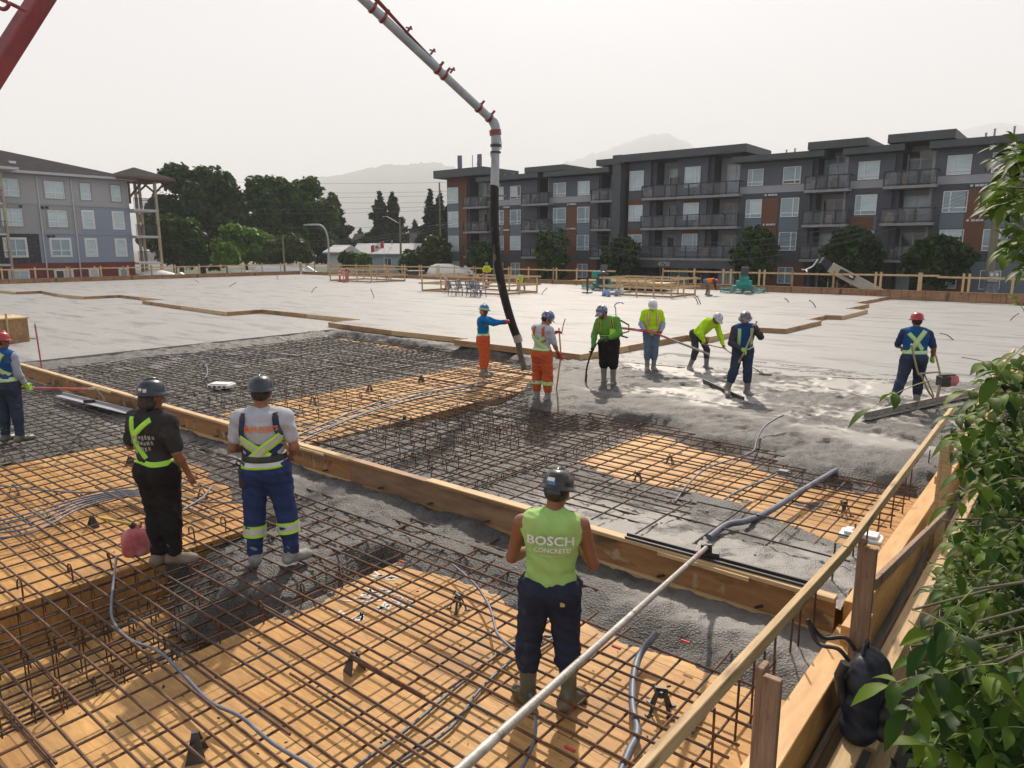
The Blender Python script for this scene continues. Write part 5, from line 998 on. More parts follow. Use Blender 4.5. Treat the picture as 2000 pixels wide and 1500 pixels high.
# ---- the crew round the pour
HM_ = .012
p = foot(945, 733, -.12)
P5 = Person(p, R(-104), 'person in blue shirt and orange overalls with brimmed blue helmet pushing the black pour hose', 1.76, 'skin_dark', h=HM_, headdir=(.35,.9,-.1),
  J=dict(shL=(-.18,.02,1.42), shR=(.18,.03,1.42), elL=(-.16,.30,1.34), elR=(.18,.31,1.33), wrL=(-.04,.56,1.34), wrR=(.10,.57,1.40), hdL=(-.0,.66,1.36), hdR=(.08,.67,1.42), knL=(-.12,.03,.5), knR=(.10,.03,.5), toL=(-.13,.18,.03), toR=(.16,.18,.03)))
OV = 'overall_orange'
def overalls(Pn, m=OV, top=.27, seed=2, bands=('strip_y','strip_s','strip_y'), cross=True, bottom=.62):
    t_ = Pn.trousers(m, infl=.026, top=top, seed=seed, name='overalls', loose=1.22, wr=.008, bottom=bottom); pt_ = Pn.torso()
    for side in ('back','front'):
        for sg in (-1,1): Pn.strip(pt_, [(sg*.13,top-.04),(sg*.115,.38),(sg*.105,.52)], .055, (m,), .018, .006, side=side, name='brace')
    Pn.strip(pt_, [(0,.09),(180,.09),(359,.09)], .06, bands, .030, .008, side='ring', name='reflective_belt', n=48); return t_, pt_
P5.make(); P5.shirt('tee_blue', .97, hem=.0, seed=3); ov, pt = overalls(P5, top=.34); P5.boots('boot_grey', .8, 1.25); P5.hat('hat_blue', band='strip_y'); P5.gloves('glove_red')
for sd in ('back','front'): P5.strip(pt, [(.02,.10),(.02,.26)], .055, YSY, .03, .009, side=sd, name='reflective_strip')
P5.wear('neck_shade', [ell(P5.J['head']+P5.HM@v(0,-.03,-.04), v(.098,.09,.075), P5.HM, .02)], 'strip_o', .004, [(P5.J['head']+P5.HM@v(0,.03,0), P5.HM[:,1]), (P5.J['head']+P5.HM@v(0,0,.02), P5.HM[:,2])], .003, 40)
p = foot(1058, 784, -.07)
P6 = Person(p, R(-38), 'person in grey tee and orange overalls leaning on a long handled shovel, head bowed', 1.86, 'skin', h=HM_, headdir=(.62,.62,-.45),
  J=dict(neck=(.0,.02,1.46), head=(.055,.075,1.60), shL=(-.18,.02,1.42), shR=(.19,-.01,1.41), elL=(-.22,.15,1.18), elR=(.25,.06,1.13), wrL=(.06,.34,1.32), wrR=(.235,.22,.92), hdL=(.14,.36,1.36), hdR=(.23,.28,.86), knL=(-.12,.02,.5), knR=(.13,.02,.5), anL=(-.12,0,.09), anR=(.14,0,.09), toL=(-.08,.20,.03), toR=(.26,.16,.03)))
P6.make(); P6.shirt('tee_grey', .42, hem=.0, seed=5); ov, pt = overalls(P6, seed=4); P6.boots('boot_grey', .86, 1.25); P6.hat('hat_camo', brim='cap'); P6.hairb(); P6.gloves('glove_red')
P6.strip(pt, [(-.17,.35),(.0,.22),(.17,.12)], .07, YSY, .03, .012, name='reflective_strip'); P6.strip(pt, [(.16,.32),(.02,.22)], .06, YSY, .03, .009, name='reflective_strip')
for sd_ in 'LR': legband(P6, sd_, .30, .07, rr=.112, parent=ov)
def tool(name, pts_, r, m, label, cat, blade=None):
    e = empty(name, tuple(pts_[-1]), 0, label, cat); o_ = Vector(e.location); q = MB(); q.tube([Vector(a)-o_ for a in pts_], r, 8); q.build('handle', M[m], e)
    if blade: q = MB(); blade(q, Vector((0,0,0)), (Vector(pts_[-1])-Vector(pts_[-2])).normalized()); q.build('blade', M['dirtygrey'], e)
    return e
def wpt(Pn, key): return Vector(Pn.root.location)+Matrix.Rotation(Pn.yaw,3,'Z')@Vector(tuple(Pn.J[key]))
a_ = wpt(P6,'hdL'); b_ = wpt(P6,'hdR'); g_ = at(1086,765,-.03); tool('shovel', [a_+Vector((0,.0,.06)), b_+Vector((.02,.03,.03)), g_], .016, 'lumber', 'long handled shovel held upright by the worker in grey tee', 'shovel', lambda q, c, d: q.add([(-.09,0,.0),(.09,0,0),(.10,-.03,-.18),(0,-.05,-.28),(-.10,-.03,-.18),(0,-.03,.02)], [(0,1,2,3,4),(4,3,2,1,0)]))
p = foot(1187, 752, -.03)
P7 = Person(p, R(152), 'person in green shirt and black shorts with backpack vibrator', 1.84, 'skin', h=HM_, headdir=(.62,.62,-.5), build=1.06,
  J=dict(pel=(0,-.02,.95), neck=(.05,.06,1.45), head=(.11,.14,1.58), shL=(-.16,.0,1.42), shR=(.22,.06,1.39), elL=(-.27,.08,1.16), elR=(.30,.10,1.12), wrL=(-.10,.24,1.06), wrR=(.28,.20,.84), hdL=(-.02,.28,1.04), hdR=(.28,.24,.76), knL=(-.13,.04,.5), knR=(.09,.03,.5), anL=(-.12,0,.09), anR=(.10,-.02,.09), toL=(-.08,.18,.03), toR=(.18,.12,.03)))
P7.make(); sh = P7.shirt('shirt_green', .97, hem=-.06, seed=6, infl=.02, wr=.007); P7.trousers('trouser_black', loose=1.35, bottom=.12, seed=3, name='shorts', infl=.028); P7.boots('boot_grey', .86, 1.2); P7.hat('hat_camo', brim='cap', stickers=((60,.05,.10,.5,'hat_blue'),(110,.05,.09,.4,'white'))); P7.hairb(beard=True); P7.gloves('glove_black'); pt = P7.torso()
for sg in (-1,1): P7.strip(pt, [(sg*.12,.52),(sg*.135,.36),(sg*.15,.22)], .05, ('yellow','black_rub','yellow'), .022, .009, side='front', name='pack_strap')
P7.strip(pt, [(0,.18),(180,.18),(359,.18)], .05, ('black_rub','strip_y','black_rub'), .022, .010, side='ring', name='pack_belt', n=40)
e = empty('vibrator_pack', tuple(wpt(P7,'chest')), P7.yaw, 'black backpack engine of the concrete vibrator with a curved flexible shaft', 'concrete vibrator'); q = MB(); q.box((-.15,-.36,-.32),(.15,-.15,.15)); bevel(q.build('engine', M['black_steel'], e), .04, 2)
q = MB(); q.tube([(-.16,-.3,.1),(-.34,-.34,.0),(-.36,-.3,-.14),(-.16,-.28,-.2)], .018, 6); q.tube([(-.16,-.3,-.24),(-.34,-.3,-.28)], .02, 6); q.build('frame', M['black_steel'], e); q = MB(); q.box((-.2,.12,-.2),(-.08,.17,-.05)); q.build('pouch', M['strip_y'], e)
iv = lambda w_: Matrix.Rotation(-P7.yaw,3,'Z')@(Vector(w_)-Vector(e.location)); g_ = at(1143,756,-.08)
q = MB(); q.tube(smooth_path([(-.1,-.3,-.2),iv(wpt(P7,'hdL')),iv((wpt(P7,'hdL')+wpt(P7,'hdR'))/2+Vector((-.05,-.1,.05))),iv(wpt(P7,'hdR')),iv(Vector(g_)+Vector((.03,0,.45))),iv(g_)],6), .020, 8); q.build('flexible_shaft', M['black_rub'], e); q = MB(); q.tube([iv(Vector(g_)+Vector((.02,0,.3))), iv(g_)], .028, 8); q.build('poker', M['black_steel'], e)
q = MB(); q.tube(smooth_path([(-.05,-.3,.15),(-.02,-.34,.34),(-.0,-.34,.44),(-.12,-.34,.50),(-.2,-.34,.47)],5), .013, 6); q.build('cable', M['blue_jug'], e)
p = foot(1270, 722, -.04)
P8 = Person(p, R(176), 'person with white helmet and lime vest over a grey hoodie holding a red pole', 1.80, 'skin', h=HM_, headdir=(-.1,.8,-.5), build=1.08,
  J=dict(neck=(0,.03,1.47), head=(.01,.08,1.61), elL=(-.27,.02,1.15), elR=(.27,.02,1.15), wrL=(-.20,.20,.98), wrR=(.20,.20,1.02), hdL=(-.13,.27,.95), hdR=(.13,.27,1.0), knL=(-.09,.03,.5), knR=(.09,.02,.5), anL=(-.08,0,.09), anR=(.08,0,.09), toL=(-.1,.18,.03), toR=(.1,.18,.03)))
P8.make(); P8.shirt('hoodie', .97, hem=-.03, seed=4, infl=.018); sh = P8.shirt('hivis', .30, hem=-.06, infl=.03, seed=7, name='vest'); P8.trousers('jean', seed=3, infl=.022, bottom=.5); P8.boots('boot_grey', .82, 1.2); P8.hat('hat_white', brim='cap'); P8.hairb(beard=True); P8.gloves('glove_red'); pt = P8.torso(); OSO = ('strip_o','strip_s','strip_o')
for sg in (-1,1): P8.strip(pt, [(sg*.11,.50),(sg*.12,.10)], .065, OSO, .03, .009, side='front', name='reflective_strip')
P8.strip(pt, [(0,.07),(180,.07),(359,.07)], .07, OSO, .034, .011, side='ring', name='reflective_belt', n=44)
P8.wear('hood', [ell(P8.J['neck']+v(-.0,-.045,.03), v(.105,.08,.075), None, .02)], 'hoodie', .0, [], .004, 30)
hL, hR = wpt(P8,'hdL'), wpt(P8,'hdR'); a_ = atd(1208, 640, hR.y+.15); b_ = atd(1360, 682, hL.y-.35); e = empty('bull_float', tuple(a_), 0, 'red and grey float pole held across by the worker with the white helmet', 'bull float'); o_ = Vector(e.location)
q = MB(); q.tube([a_-o_, (hR+hL)/2-o_, b_.lerp((hR+hL)/2,.62)-o_], .026, 8); q.build('pole', M['red_faded'], e); q = MB(); q.tube([b_.lerp((hR+hL)/2,.62)-o_, b_-o_, b_-o_+(b_-hL)*.35], .028, 8); q.build('extension', M['alu_dirty'], e)
q = MB(); q.bar(a_-o_, (hR+hL)/2-o_+Vector((0,0,.02)), .03, .06); q.build('grip_frame', M['red_faded'], e)
p = foot(1368, 722, -.03)
P9 = Person(p, R(205), 'person in bright yellow long sleeved shirt bending forward over a rake', 1.76, 'skin_tan', h=HM_, headdir=(-.35,.75,-.75),
  J=dict(pel=(.06,-.12,.90), chest=(-.03,.12,1.14), neck=(-.08,.26,1.27), head=(-.11,.40,1.33), shL=(-.25,.22,1.22), shR=(.10,.24,1.24), elL=(-.31,.30,.93), elR=(.26,.22,.96), wrL=(-.34,.40,.68), wrR=(.16,.28,.76), hdL=(-.35,.43,.59), hdR=(.13,.32,.70),
     hipL=(-.03,-.10,.90), hipR=(.15,-.12,.88), knL=(-.14,.05,.50), knR=(.20,.02,.47), anL=(-.17,.02,.09), anR=(.30,-.06,.09), toL=(-.2,.2,.03), toR=(.36,.10,.03)))
P9.make(); P9.shirt('hivis', .97, hem=-.02, seed=4, infl=.022, wr=.007); P9.trousers('charcoal', seed=5, infl=.016, bottom=.45, loose=1.05); P9.boots('boot_grey', .8, 1.2); P9.hat('hat_mix', brim='cap'); P9.hairb()
hL, hR = wpt(P9,'hdL'), wpt(P9,'hdR'); g_ = at(1493,733,-.02); e = tool('rake', [hR+(hR-hL)*.25, hR, hL, g_], .015, 'lumber', 'wooden concrete rake pulled by the bending worker in yellow', 'rake')
o_ = Vector(e.location); q = MB(); q.bar((-.14,.03,.0),(.16,-.05,.0),.02,.10); q.bar((0,0,.0),(-.18,.03,.14),.014,.014); q.bar((0,0,.0),(-.12,-.05,.15),.014,.014); q.build('rake_head', M['dirtygrey'], e)
p = foot(1446, 770, -.03)
P10 = Person(p, R(172), 'person with speckled grey helmet and blue vest pulling a long screed rake', 1.82, 'skin_dark', h=HM_, headdir=(.30,.85,-.35), build=1.04,
  J=dict(pel=(.0,-.02,.92), neck=(.02,.08,1.42), head=(.02,.14,1.56), shL=(-.19,.04,1.38), shR=(.20,.08,1.36), elL=(-.30,.16,1.22), elR=(.27,.16,1.08), wrL=(-.17,.28,1.38), wrR=(.08,.30,.98), hdL=(-.14,.31,1.44), hdR=(.02,.33,.95),
     knL=(-.10,.08,.50), knR=(.18,.10,.48), anL=(-.13,.02,.09), anR=(.28,.10,.12), toL=(-.19,.18,.03), toR=(.30,.30,.04)))
P10.make(); P10.shirt('charcoal', .97, hem=-.02, seed=4, infl=.016); vs = P10.shirt('vest_blue', 0, hem=-.10, infl=.032, name='vest', seed=3); P10.trousers('jean_dark', seed=5, infl=.022, bottom=.5); P10.boots('boot_grey', .8, 1.22); P10.hat('hat_grey'); P10.hairb(); P10.gloves('glove_lime','R'); P10.gloves('glove_black','L'); pt = P10.torso()
for sg in (-1,1): P10.strip(pt, [(sg*.12,.50),(sg*.13,.08)], .06, YSY, .033, .009, side='front', name='reflective_strip')
P10.strip(pt, [(0,.08),(180,.08),(359,.08)], .05, YSY, .035, .009, side='ring', name='reflective_belt', n=44)
hL, hR = wpt(P10,'hdL'), wpt(P10,'hdR'); g_ = at(1412,762,-.02); e = tool('screed_rake', [hL+(hL-hR)*.22, hL, hR, g_], .018, 'yellow' if False else 'lumber', 'long wooden handled come-along with a dark straight blade on the wet concrete', 'screed rake'); o_ = Vector(e.location)
q = MB(); q.bar(at(1374,744,.0)-o_, at(1452,780,.0)-o_, .04, .09); q.build('blade', M['black_steel'], e)
# ---- the worker with the power screed at the right
p = foot(1772, 796, .0)
P11 = Person(p, R(-14), 'person with red helmet, blue shirt and lime crossed harness striding away with the power screed', 1.84, 'skin_tan', h=.0115, headdir=(-.05,1,-.1), build=1.10,
  J=dict(pel=(.03,0,.93), neck=(.03,.06,1.44), head=(.03,.09,1.60), shL=(-.17,.05,1.39), shR=(.23,.03,1.38), elL=(-.24,.14,1.14), elR=(.33,.0,1.12), wrL=(-.13,.32,1.08), wrR=(.36,.12,.90), hdL=(-.08,.38,1.06), hdR=(.37,.19,.86),
     hipL=(-.08,0,.90), hipR=(.13,0,.90), knL=(-.17,-.06,.50), knR=(.17,.12,.48), anL=(-.33,-.24,.11), anR=(.16,.06,.09), toL=(-.34,-.05,.03), toR=(.18,.26,.03)))
P11.make(); P11.shirt('tee_bluegrey' if 'tee_bluegrey' in M else 'navy_blue', .42, hem=-.04, seed=4, infl=.016); vs = P11.shirt('vest_blue', 0, hem=-.08, infl=.026, name='vest', seed=3); P11.trousers('jean_dark', seed=5, infl=.022, bottom=.55); P11.boots('boot_grey', .72, 1.22); P11.hat('hat_red'); P11.hairb(); P11.gloves('glove_lime','R'); pt = P11.torso()
P11.strip(pt, [(.12,.50),(-.01,.30),(-.10,.12)], .08, YSY, .026, .012, name='harness'); P11.strip(pt, [(-.15,.45),(-.04,.33),(.10,.14)], .07, YSY, .026, .009, name='harness'); P11.strip(pt, [(-200,.11),(-90,.10),(20,.12)], .065, YSY, .028, .012, side='ring', name='harness_belt', n=40)
base = at(1812,792,.02); e = empty('power_screed', tuple(base), 0, 'petrol power screed with a long grooved aluminium blade and red engine', 'power screed'); o_ = Vector(e.location)
a_, b_ = at(1690,818,.03), at(1905,770,.03); d_ = (b_-a_).normalized(); q = MB(); q.bar(a_-o_, b_-o_, .14, .018); q.bar(a_-o_+Vector((0,.06,.055)), b_-o_+Vector((0,.06,.055)), .014, .11); q.bar(a_-o_+Vector((0,.03,.11)), b_-o_+Vector((0,.03,.11)), .06, .014); q.build('blade', M['alu_dirty'], e)
hR = wpt(P11,'hdR'); q = MB(); Yh_ = hR.y
A = lambda x, y, dY=0: atd(x, y, Yh_+dY)-o_
q.tube(smooth_path([A(1780,672,-.35), A(1786,700,-.3), A(1793,728,-.25), A(1800,735,-.2), A(1812,762,-.1), A(1822,776,.0)],5), .019, 8); q.tube(smooth_path([A(1816,668,.1), A(1826,690,.1), A(1832,712,.1), A(1836,730,.05)],5), .017, 8); q.tube([A(1793,730,-.25), A(1815,728,-.1), A(1836,726,.05)], .019, 8); q.tube(smooth_path([A(1806,732,-.15), A(1815,752,-.05), A(1824,775,.0)],4), .014, 6); q.tube([A(1836,752,.05), A(1830,778,.02)], .03, 8); q.build('handle_frame', M['tan'], e)
q = MB(); c_ = A(1850,738,.08); q.lathe([(.0,-.10),(.10,-.09),(.13,0),(.11,.10),(.0,.13)], c=tuple(c_+Vector((.05,0,-.05))), n=14, sx=1.35); q.build('tank', M['red_faded'], e); q = MB(); q.box(tuple(c_+Vector((-.15,-.12,-.16))), tuple(c_+Vector((.02,.12,.04)))); q.bar(c_+Vector((-.14,0,.06)), c_+Vector((.12,0,.07)), .18, .03); bevel(q.build('engine', M['black_steel'], e), .02)
# ---- small workers far off
def small(p, yaw, label, J, top, vest, legs_, hat_, H=1.76, hd=(0,1,-.3), sk='skin_tan', boots='boot_grey', gl=None, strips=True):
    Pn = Person(p, yaw, label, H, sk, h=.018, headdir=hd, J=J); Pn.make(); Pn.shirt(top, .97, hem=-.03, infl=.018, wr=0)
    if vest: Pn.shirt(vest, 0, hem=-.06, infl=.035, name='vest', wr=0)
    Pn.trousers(legs_, wr=0, infl=.02); Pn.boots(boots, .5, 1.2); Pn.hat(hat_, brim='cap'); return Pn
p = at(951, 556, HS); P12 = small(p, R(180), 'far person in yellow hi-vis shirt with orange harness walking behind the rails by the hose', dict(elL=(-.30,.0,1.18), elR=(.30,.0,1.18), wrL=(-.22,.14,1.0), wrR=(.22,.14,1.0)), 'hivis', None, 'navy_blue', 'hat_grey'); pt = P12.torso()
for sg in (-1,1): P12.strip(pt, [(sg*.11,.50),(sg*.05,.25),(sg*.10,.04)], .08, ('strip_o',), .022, .014, side='front', name='harness', widths=(-1,1))
P12.strip(pt, [(0,.03),(180,.03),(359,.03)], .12, ('strip_o',), .024, .014, side='ring', name='harness_belt', n=24, widths=(-1,1))
BD = dict(pel=(0,-.25,.86), chest=(0,.05,1.0), neck=(0,.26,.92), head=(0,.38,.84), shL=(-.18,.20,.95), shR=(.18,.20,.95), elL=(-.2,.30,.68), elR=(.2,.30,.68), wrL=(-.12,.38,.44), wrR=(.12,.38,.44), hipL=(-.1,-.22,.86), hipR=(.1,-.22,.86), knL=(-.16,-.08,.5), knR=(.16,-.02,.5), anL=(-.24,-.15,.09), anR=(.24,-.05,.09), toL=(-.28,.05,.03), toR=(.28,.15,.03))
small(at(1017, 566, HS), R(160), 'far person in yellow shirt and white helmet bent double right of the hose', BD, 'hivis', None, 'navy', 'hat_white', hd=(0,.7,-.7))
P14 = small(at(1385, 577, HS), R(-100), 'far person in orange hi-vis vest and jeans bent over the raised slab', BD, 'charcoal', 'hivis_orange', 'jean', 'strip_o' if False else 'hat_red', hd=(0,.7,-.7))
# ------------------------------------------------------------------ materials of the buildings
def siding(name, c1, c2, scale, axis='Z', dist=.0, stren=.35, rough=.75):
    m = bpy.data.materials.new(name); m.use_nodes = True; n = m.node_tree; b_ = n.nodes['Principled BSDF']; tc = n.nodes.new('ShaderNodeTexCoord')
    wv = n.nodes.new('ShaderNodeTexWave'); wv.wave_type = 'BANDS'; wv.bands_direction = axis; wv.wave_profile = 'SAW'; wv.inputs['Scale'].default_value = scale
    n.links.new(tc.outputs['Object'], wv.inputs[0]); nz = n.nodes.new('ShaderNodeTexNoise'); nz.inputs['Scale'].default_value = .8; nz.inputs['Detail'].default_value = 5; n.links.new(tc.outputs['Object'], nz.inputs[0])
    mx = n.nodes.new('ShaderNodeMix'); mx.data_type = 'RGBA'; n.links.new(nz.outputs[0], mx.inputs[0]); mx.inputs[6].default_value = (*c1,1); mx.inputs[7].default_value = (*c2,1)
    rp = n.nodes.new('ShaderNodeMapRange'); rp.inputs[1].default_value = .86; rp.inputs[2].default_value = .97; rp.inputs[3].default_value = 1; rp.inputs[4].default_value = .55; n.links.new(wv.outputs[1], rp.inputs[0])
    mu = n.nodes.new('ShaderNodeMix'); mu.data_type = 'RGBA'; mu.blend_type = 'MULTIPLY'; mu.inputs[0].default_value = 1; n.links.new(mx.outputs[2], mu.inputs[6]); n.links.new(rp.outputs[0], mu.inputs[7])
    n.links.new(mu.outputs[2], b_.inputs['Base Color']); b_.inputs['Roughness'].default_value = rough
    bp = n.nodes.new('ShaderNodeBump'); bp.inputs['Strength'].default_value = stren; bp.inputs['Distance'].default_value = .02; n.links.new(wv.outputs[1], bp.inputs['Height']); n.links.new(bp.outputs[0], b_.inputs['Normal']); return m
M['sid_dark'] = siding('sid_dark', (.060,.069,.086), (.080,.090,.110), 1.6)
M['sid_mid'] = siding('sid_mid', (.095,.108,.135), (.12,.135,.165), 1.6)
M['sid_blue'] = siding('sid_blue', (.13,.175,.215), (.16,.205,.245), 1.6)
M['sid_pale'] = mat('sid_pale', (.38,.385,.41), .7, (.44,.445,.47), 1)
M['sid_band'] = mat('sid_band', (.30,.31,.35), .6, (.36,.37,.41), .5)
M['sid_wood'] = siding('sid_wood', (.12,.052,.026), (.20,.088,.042), 2.2)
M['fascia'] = mat('fascia', (.060,.070,.078), .6, (.073,.084,.093), 1)
M['frame_white'] = mat('frame_white', (.70,.71,.72), .5, (.76,.76,.76), 2)
M['frame_dark'] = mat('frame_dark', (.02,.022,.03), .5, (.03,.03,.04), 2)
M['concrete_edge'] = mat('concrete_edge', (.24,.25,.26), .8, (.30,.31,.32), 2)
M['vent'] = mat('vent', (.55,.56,.58), .5, (.62,.62,.62), 2)
M['rail_dark'] = mat('rail_dark', (.02,.02,.025), .4)
M['sock'] = mat('sock', (.07,.065,.06), .75, (.13,.12,.11), 6)
M['brickred'] = siding('brickred', (.17,.035,.03), (.23,.05,.04), 3)
M['sid_cream'] = siding('sid_cream', (.44,.445,.46), (.50,.505,.52), .78, 'Y')
M['sid_grey2'] = siding('sid_grey2', (.25,.30,.39), (.29,.34,.43), 1.6)
M['stone'] = mat('stone', (.03,.03,.035), .8, (.16,.16,.17), 3, (1,1,6), .5, 12, fac=(.5,.7))
M['shingle'] = mat('shingle', (.030,.029,.033), .95, (.048,.046,.050), 2.2, spec=.05, bump=.5, bscale=15)
M['trim_blue'] = mat('trim_blue', (.27,.29,.31), .6, (.31,.33,.35), 2)
M['tan'] = mat('tan', (.36,.30,.20), .7, (.44,.37,.26), 2)
M['brownwood'] = mat('brownwood', (.10,.05,.04), .7, (.16,.08,.06), 2)
def glassmat(name, c, r=.12, c2=None):
    m = mat(name, c, r, c2 or tuple(x*1.25 for x in c), .7, (1,1,3), spec=.8, coord='Object'); return m
M['pane_blind'] = glassmat('pane_blind', (.44,.56,.60), .25); M['pane_sky'] = glassmat('pane_sky', (.22,.31,.36), .08); M['pane_dark'] = glassmat('pane_dark', (.035,.04,.045), .06, (.10,.11,.11))
M['rail_glass'] = mat('rail_glass', (.16,.18,.21), .08, alpha=.30, spec=.6)
PANES = ['pane_blind','pane_sky','pane_sky','pane_blind','pane_dark']
def window(par, x0, x1, z0, z1, y, k=0, mull=.33, low=.28, fm='frame_white', out=-1, surround=None, horizontal=True, pm=None):
    """plane y, facing out (-1: towards -y)"""
    q = MB(); w_ = .06; o1, o0 = y+out*.07, y-out*.04
    ya, yb = min(o1,o0), max(o1,o0)
    q.box((x0,ya,z0),(x0+w_,yb,z1)); q.box((x1-w_,ya,z0),(x1,yb,z1)); q.box((x0+w_,ya,z0),(x1-w_,yb,z0+w_)); q.box((x0+w_,ya,z1-w_),(x1-w_,yb,z1))
    if mull: xm = x0+(x1-x0)*mull; q.box((xm-.045,ya+.004,z0+w_),(xm+.045,yb,z1-w_))
    if low: zm = z0+(z1-z0)*low; q.box((x0+w_,ya+.008,zm-.04),(x1-w_,yb,zm+.04))
    if surround:
        s_ = .13; q.box((x0-s_,ya+.03,z0-s_),(x0-.002,yb,z1+s_),1); q.box((x1+.002,ya+.03,z0-s_),(x1+s_,yb,z1+s_),1); q.box((x0,ya+.03,z0-s_),(x1,yb,z0-.002),1); q.box((x0,ya+.03,z1+.002),(x1,yb,z1+s_),1)
    f = q.build('window', [M[fm], M[surround or fm]], par)
    yp = y+out*.02; q = MB(); pa, pb = (PANES[k % 5], PANES[(k*3+1) % 5]) if pm is None else (pm, pm)
    xs = [x0+w_, x0+(x1-x0)*(mull or 1) , x1-w_] if mull else [x0+w_, x1-w_]
    for i in range(len(xs)-1):
        a, b2 = xs[i], xs[i+1]
        if low:
            zm = z0+(z1-z0)*low
            V = [(a,yp,z0+w_),(b2,yp,z0+w_),(b2,yp,zm),(a,yp,zm)]; q.add(V, [(0,1,2,3)], 0 if k % 3 else 1)
            V = [(a,yp,zm),(b2,yp,zm),(b2,yp,z1-w_),(a,yp,z1-w_)]; q.add(V, [(0,1,2,3)], 0 if (k+i) % 4 else 1)
        else: q.add([(a,yp,z0+w_),(b2,yp,z0+w_),(b2,yp,z1-w_),(a,yp,z1-w_)], [(0,1,2,3)], (k+i) % 2)
    q.build('pane', [M[pa], M[pb]], f); return f
# ------------------------------------------------------------------ the long grey apartment block
TF = 65.3
def S_(px, y=430, T=TF):
    dx, dy, dz = ray(px, y); k = T/(-dx*SU + dy*CU); return k*(dx*CU + dy*SU)
s_left = S_(874)
blk = empty('apartment_building', W(s_left, TF, GZ), DECKROT, 'long four storey dark grey apartment block with brown panels, glass balconies and number 45750', 'apartment building')
X = lambda px, T=TF, y=430: S_(px, y, T)-s_left
f0, f1, f2, f3 = [z-GZ for z in (-.84, 2.09, 5.0, 7.87)]; RT = 10.52-GZ
def pbox(name, a, b_, m, par=blk): q = MB(); q.box(a, b_); return q.build(name, M[m], par)
def wallbox(x0, x1, z0, z1, m, y=0., d=.3): return pbox('wall', (x0, y, z0), (x1, y+d, z1), m)
def roofslab(px0, px1, z0, z1, fwd=1.0, back=14, name='roof', tail=True):
    x0, x1 = X(px0, TF-fwd), X(px1, TF-fwd); return pbox(name, (x0, -fwd, z0), (x1, back, z1), 'fascia')
def balcony(px0, px1, z, posts=4, depth=1.5, low=False):
    x0, x1 = X(px0, TF-.9), X(px1, TF-.9); y0 = -.9; bal = pbox('balcony', (x0, y0, z-.22), (x1, 2.2, z), 'concrete_edge')
    q = MB(); n = posts
    for i in range(n+1):
        x = x0+.04+(x1-x0-.08)*i/n; q.box((x-.045, y0-.03, z+.002), (x+.045, y0+.07, z+1.08))
    q.box((x0, y0-.03, z+1.08), (x1, y0+.08, z+1.17)); q.box((x0, y0-.01, z+.06), (x1, y0+.06, z+.12))
    for xx in (x0, x1-.06): q.box((xx, y0+.09, z+1.08), (xx+.06, -.02, z+1.14))
    q.build('railing', M['frame_dark'], bal)
    q = MB(); q.box((x0+.05, y0+.03, z+.13), (x1-.05, y0+.045, z+1.05)); q.build('glass', M['rail_glass'], bal)
    k_ = int(px0*7+z*3) % 5; cols = ['brownwood','form_dark','dirtygrey','navy_pack','tan']
    for i in range(2+k_ % 3):
        xx = x0+.3+(x1-x0-1.2)*((i*37+k_*13) % 10)/10; hh = .5+.12*((i+k_) % 4); q = MB(); q.box((xx, y0+.3, z+.01), (xx+.5+.1*(i % 3), y0+.8, z+hh)); q.box((xx+.02, y0+.75, z+hh), (xx+.45, y0+.82, z+hh+.35)); q.build('balcony_seat', M[cols[(i+k_) % 5]], bal)
    return bal
def recess(px0, px1, door=(.25,.85), wood=False, base=f1, top=None, kk=0):
    x0, x1 = X(px0), X(px1); tp = top or RT; yb = 1.9
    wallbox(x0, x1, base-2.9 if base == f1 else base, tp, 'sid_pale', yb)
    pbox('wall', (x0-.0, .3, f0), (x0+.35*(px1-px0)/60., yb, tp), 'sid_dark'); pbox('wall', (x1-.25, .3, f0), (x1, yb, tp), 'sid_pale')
    for j, z in enumerate((f0, f1, f2, f3)):
        a = x0+(x1-x0)*door[0]; c = x0+(x1-x0)*door[1]; window(blk, a, c, z+.05, z+(2.2 if j < 3 else 2.9), yb, kk+j*2+3, mull=.5, low=.0 if j < 3 else .75, pm='pane_dark' if (kk+j) % 2 else None)
    if tp: pass
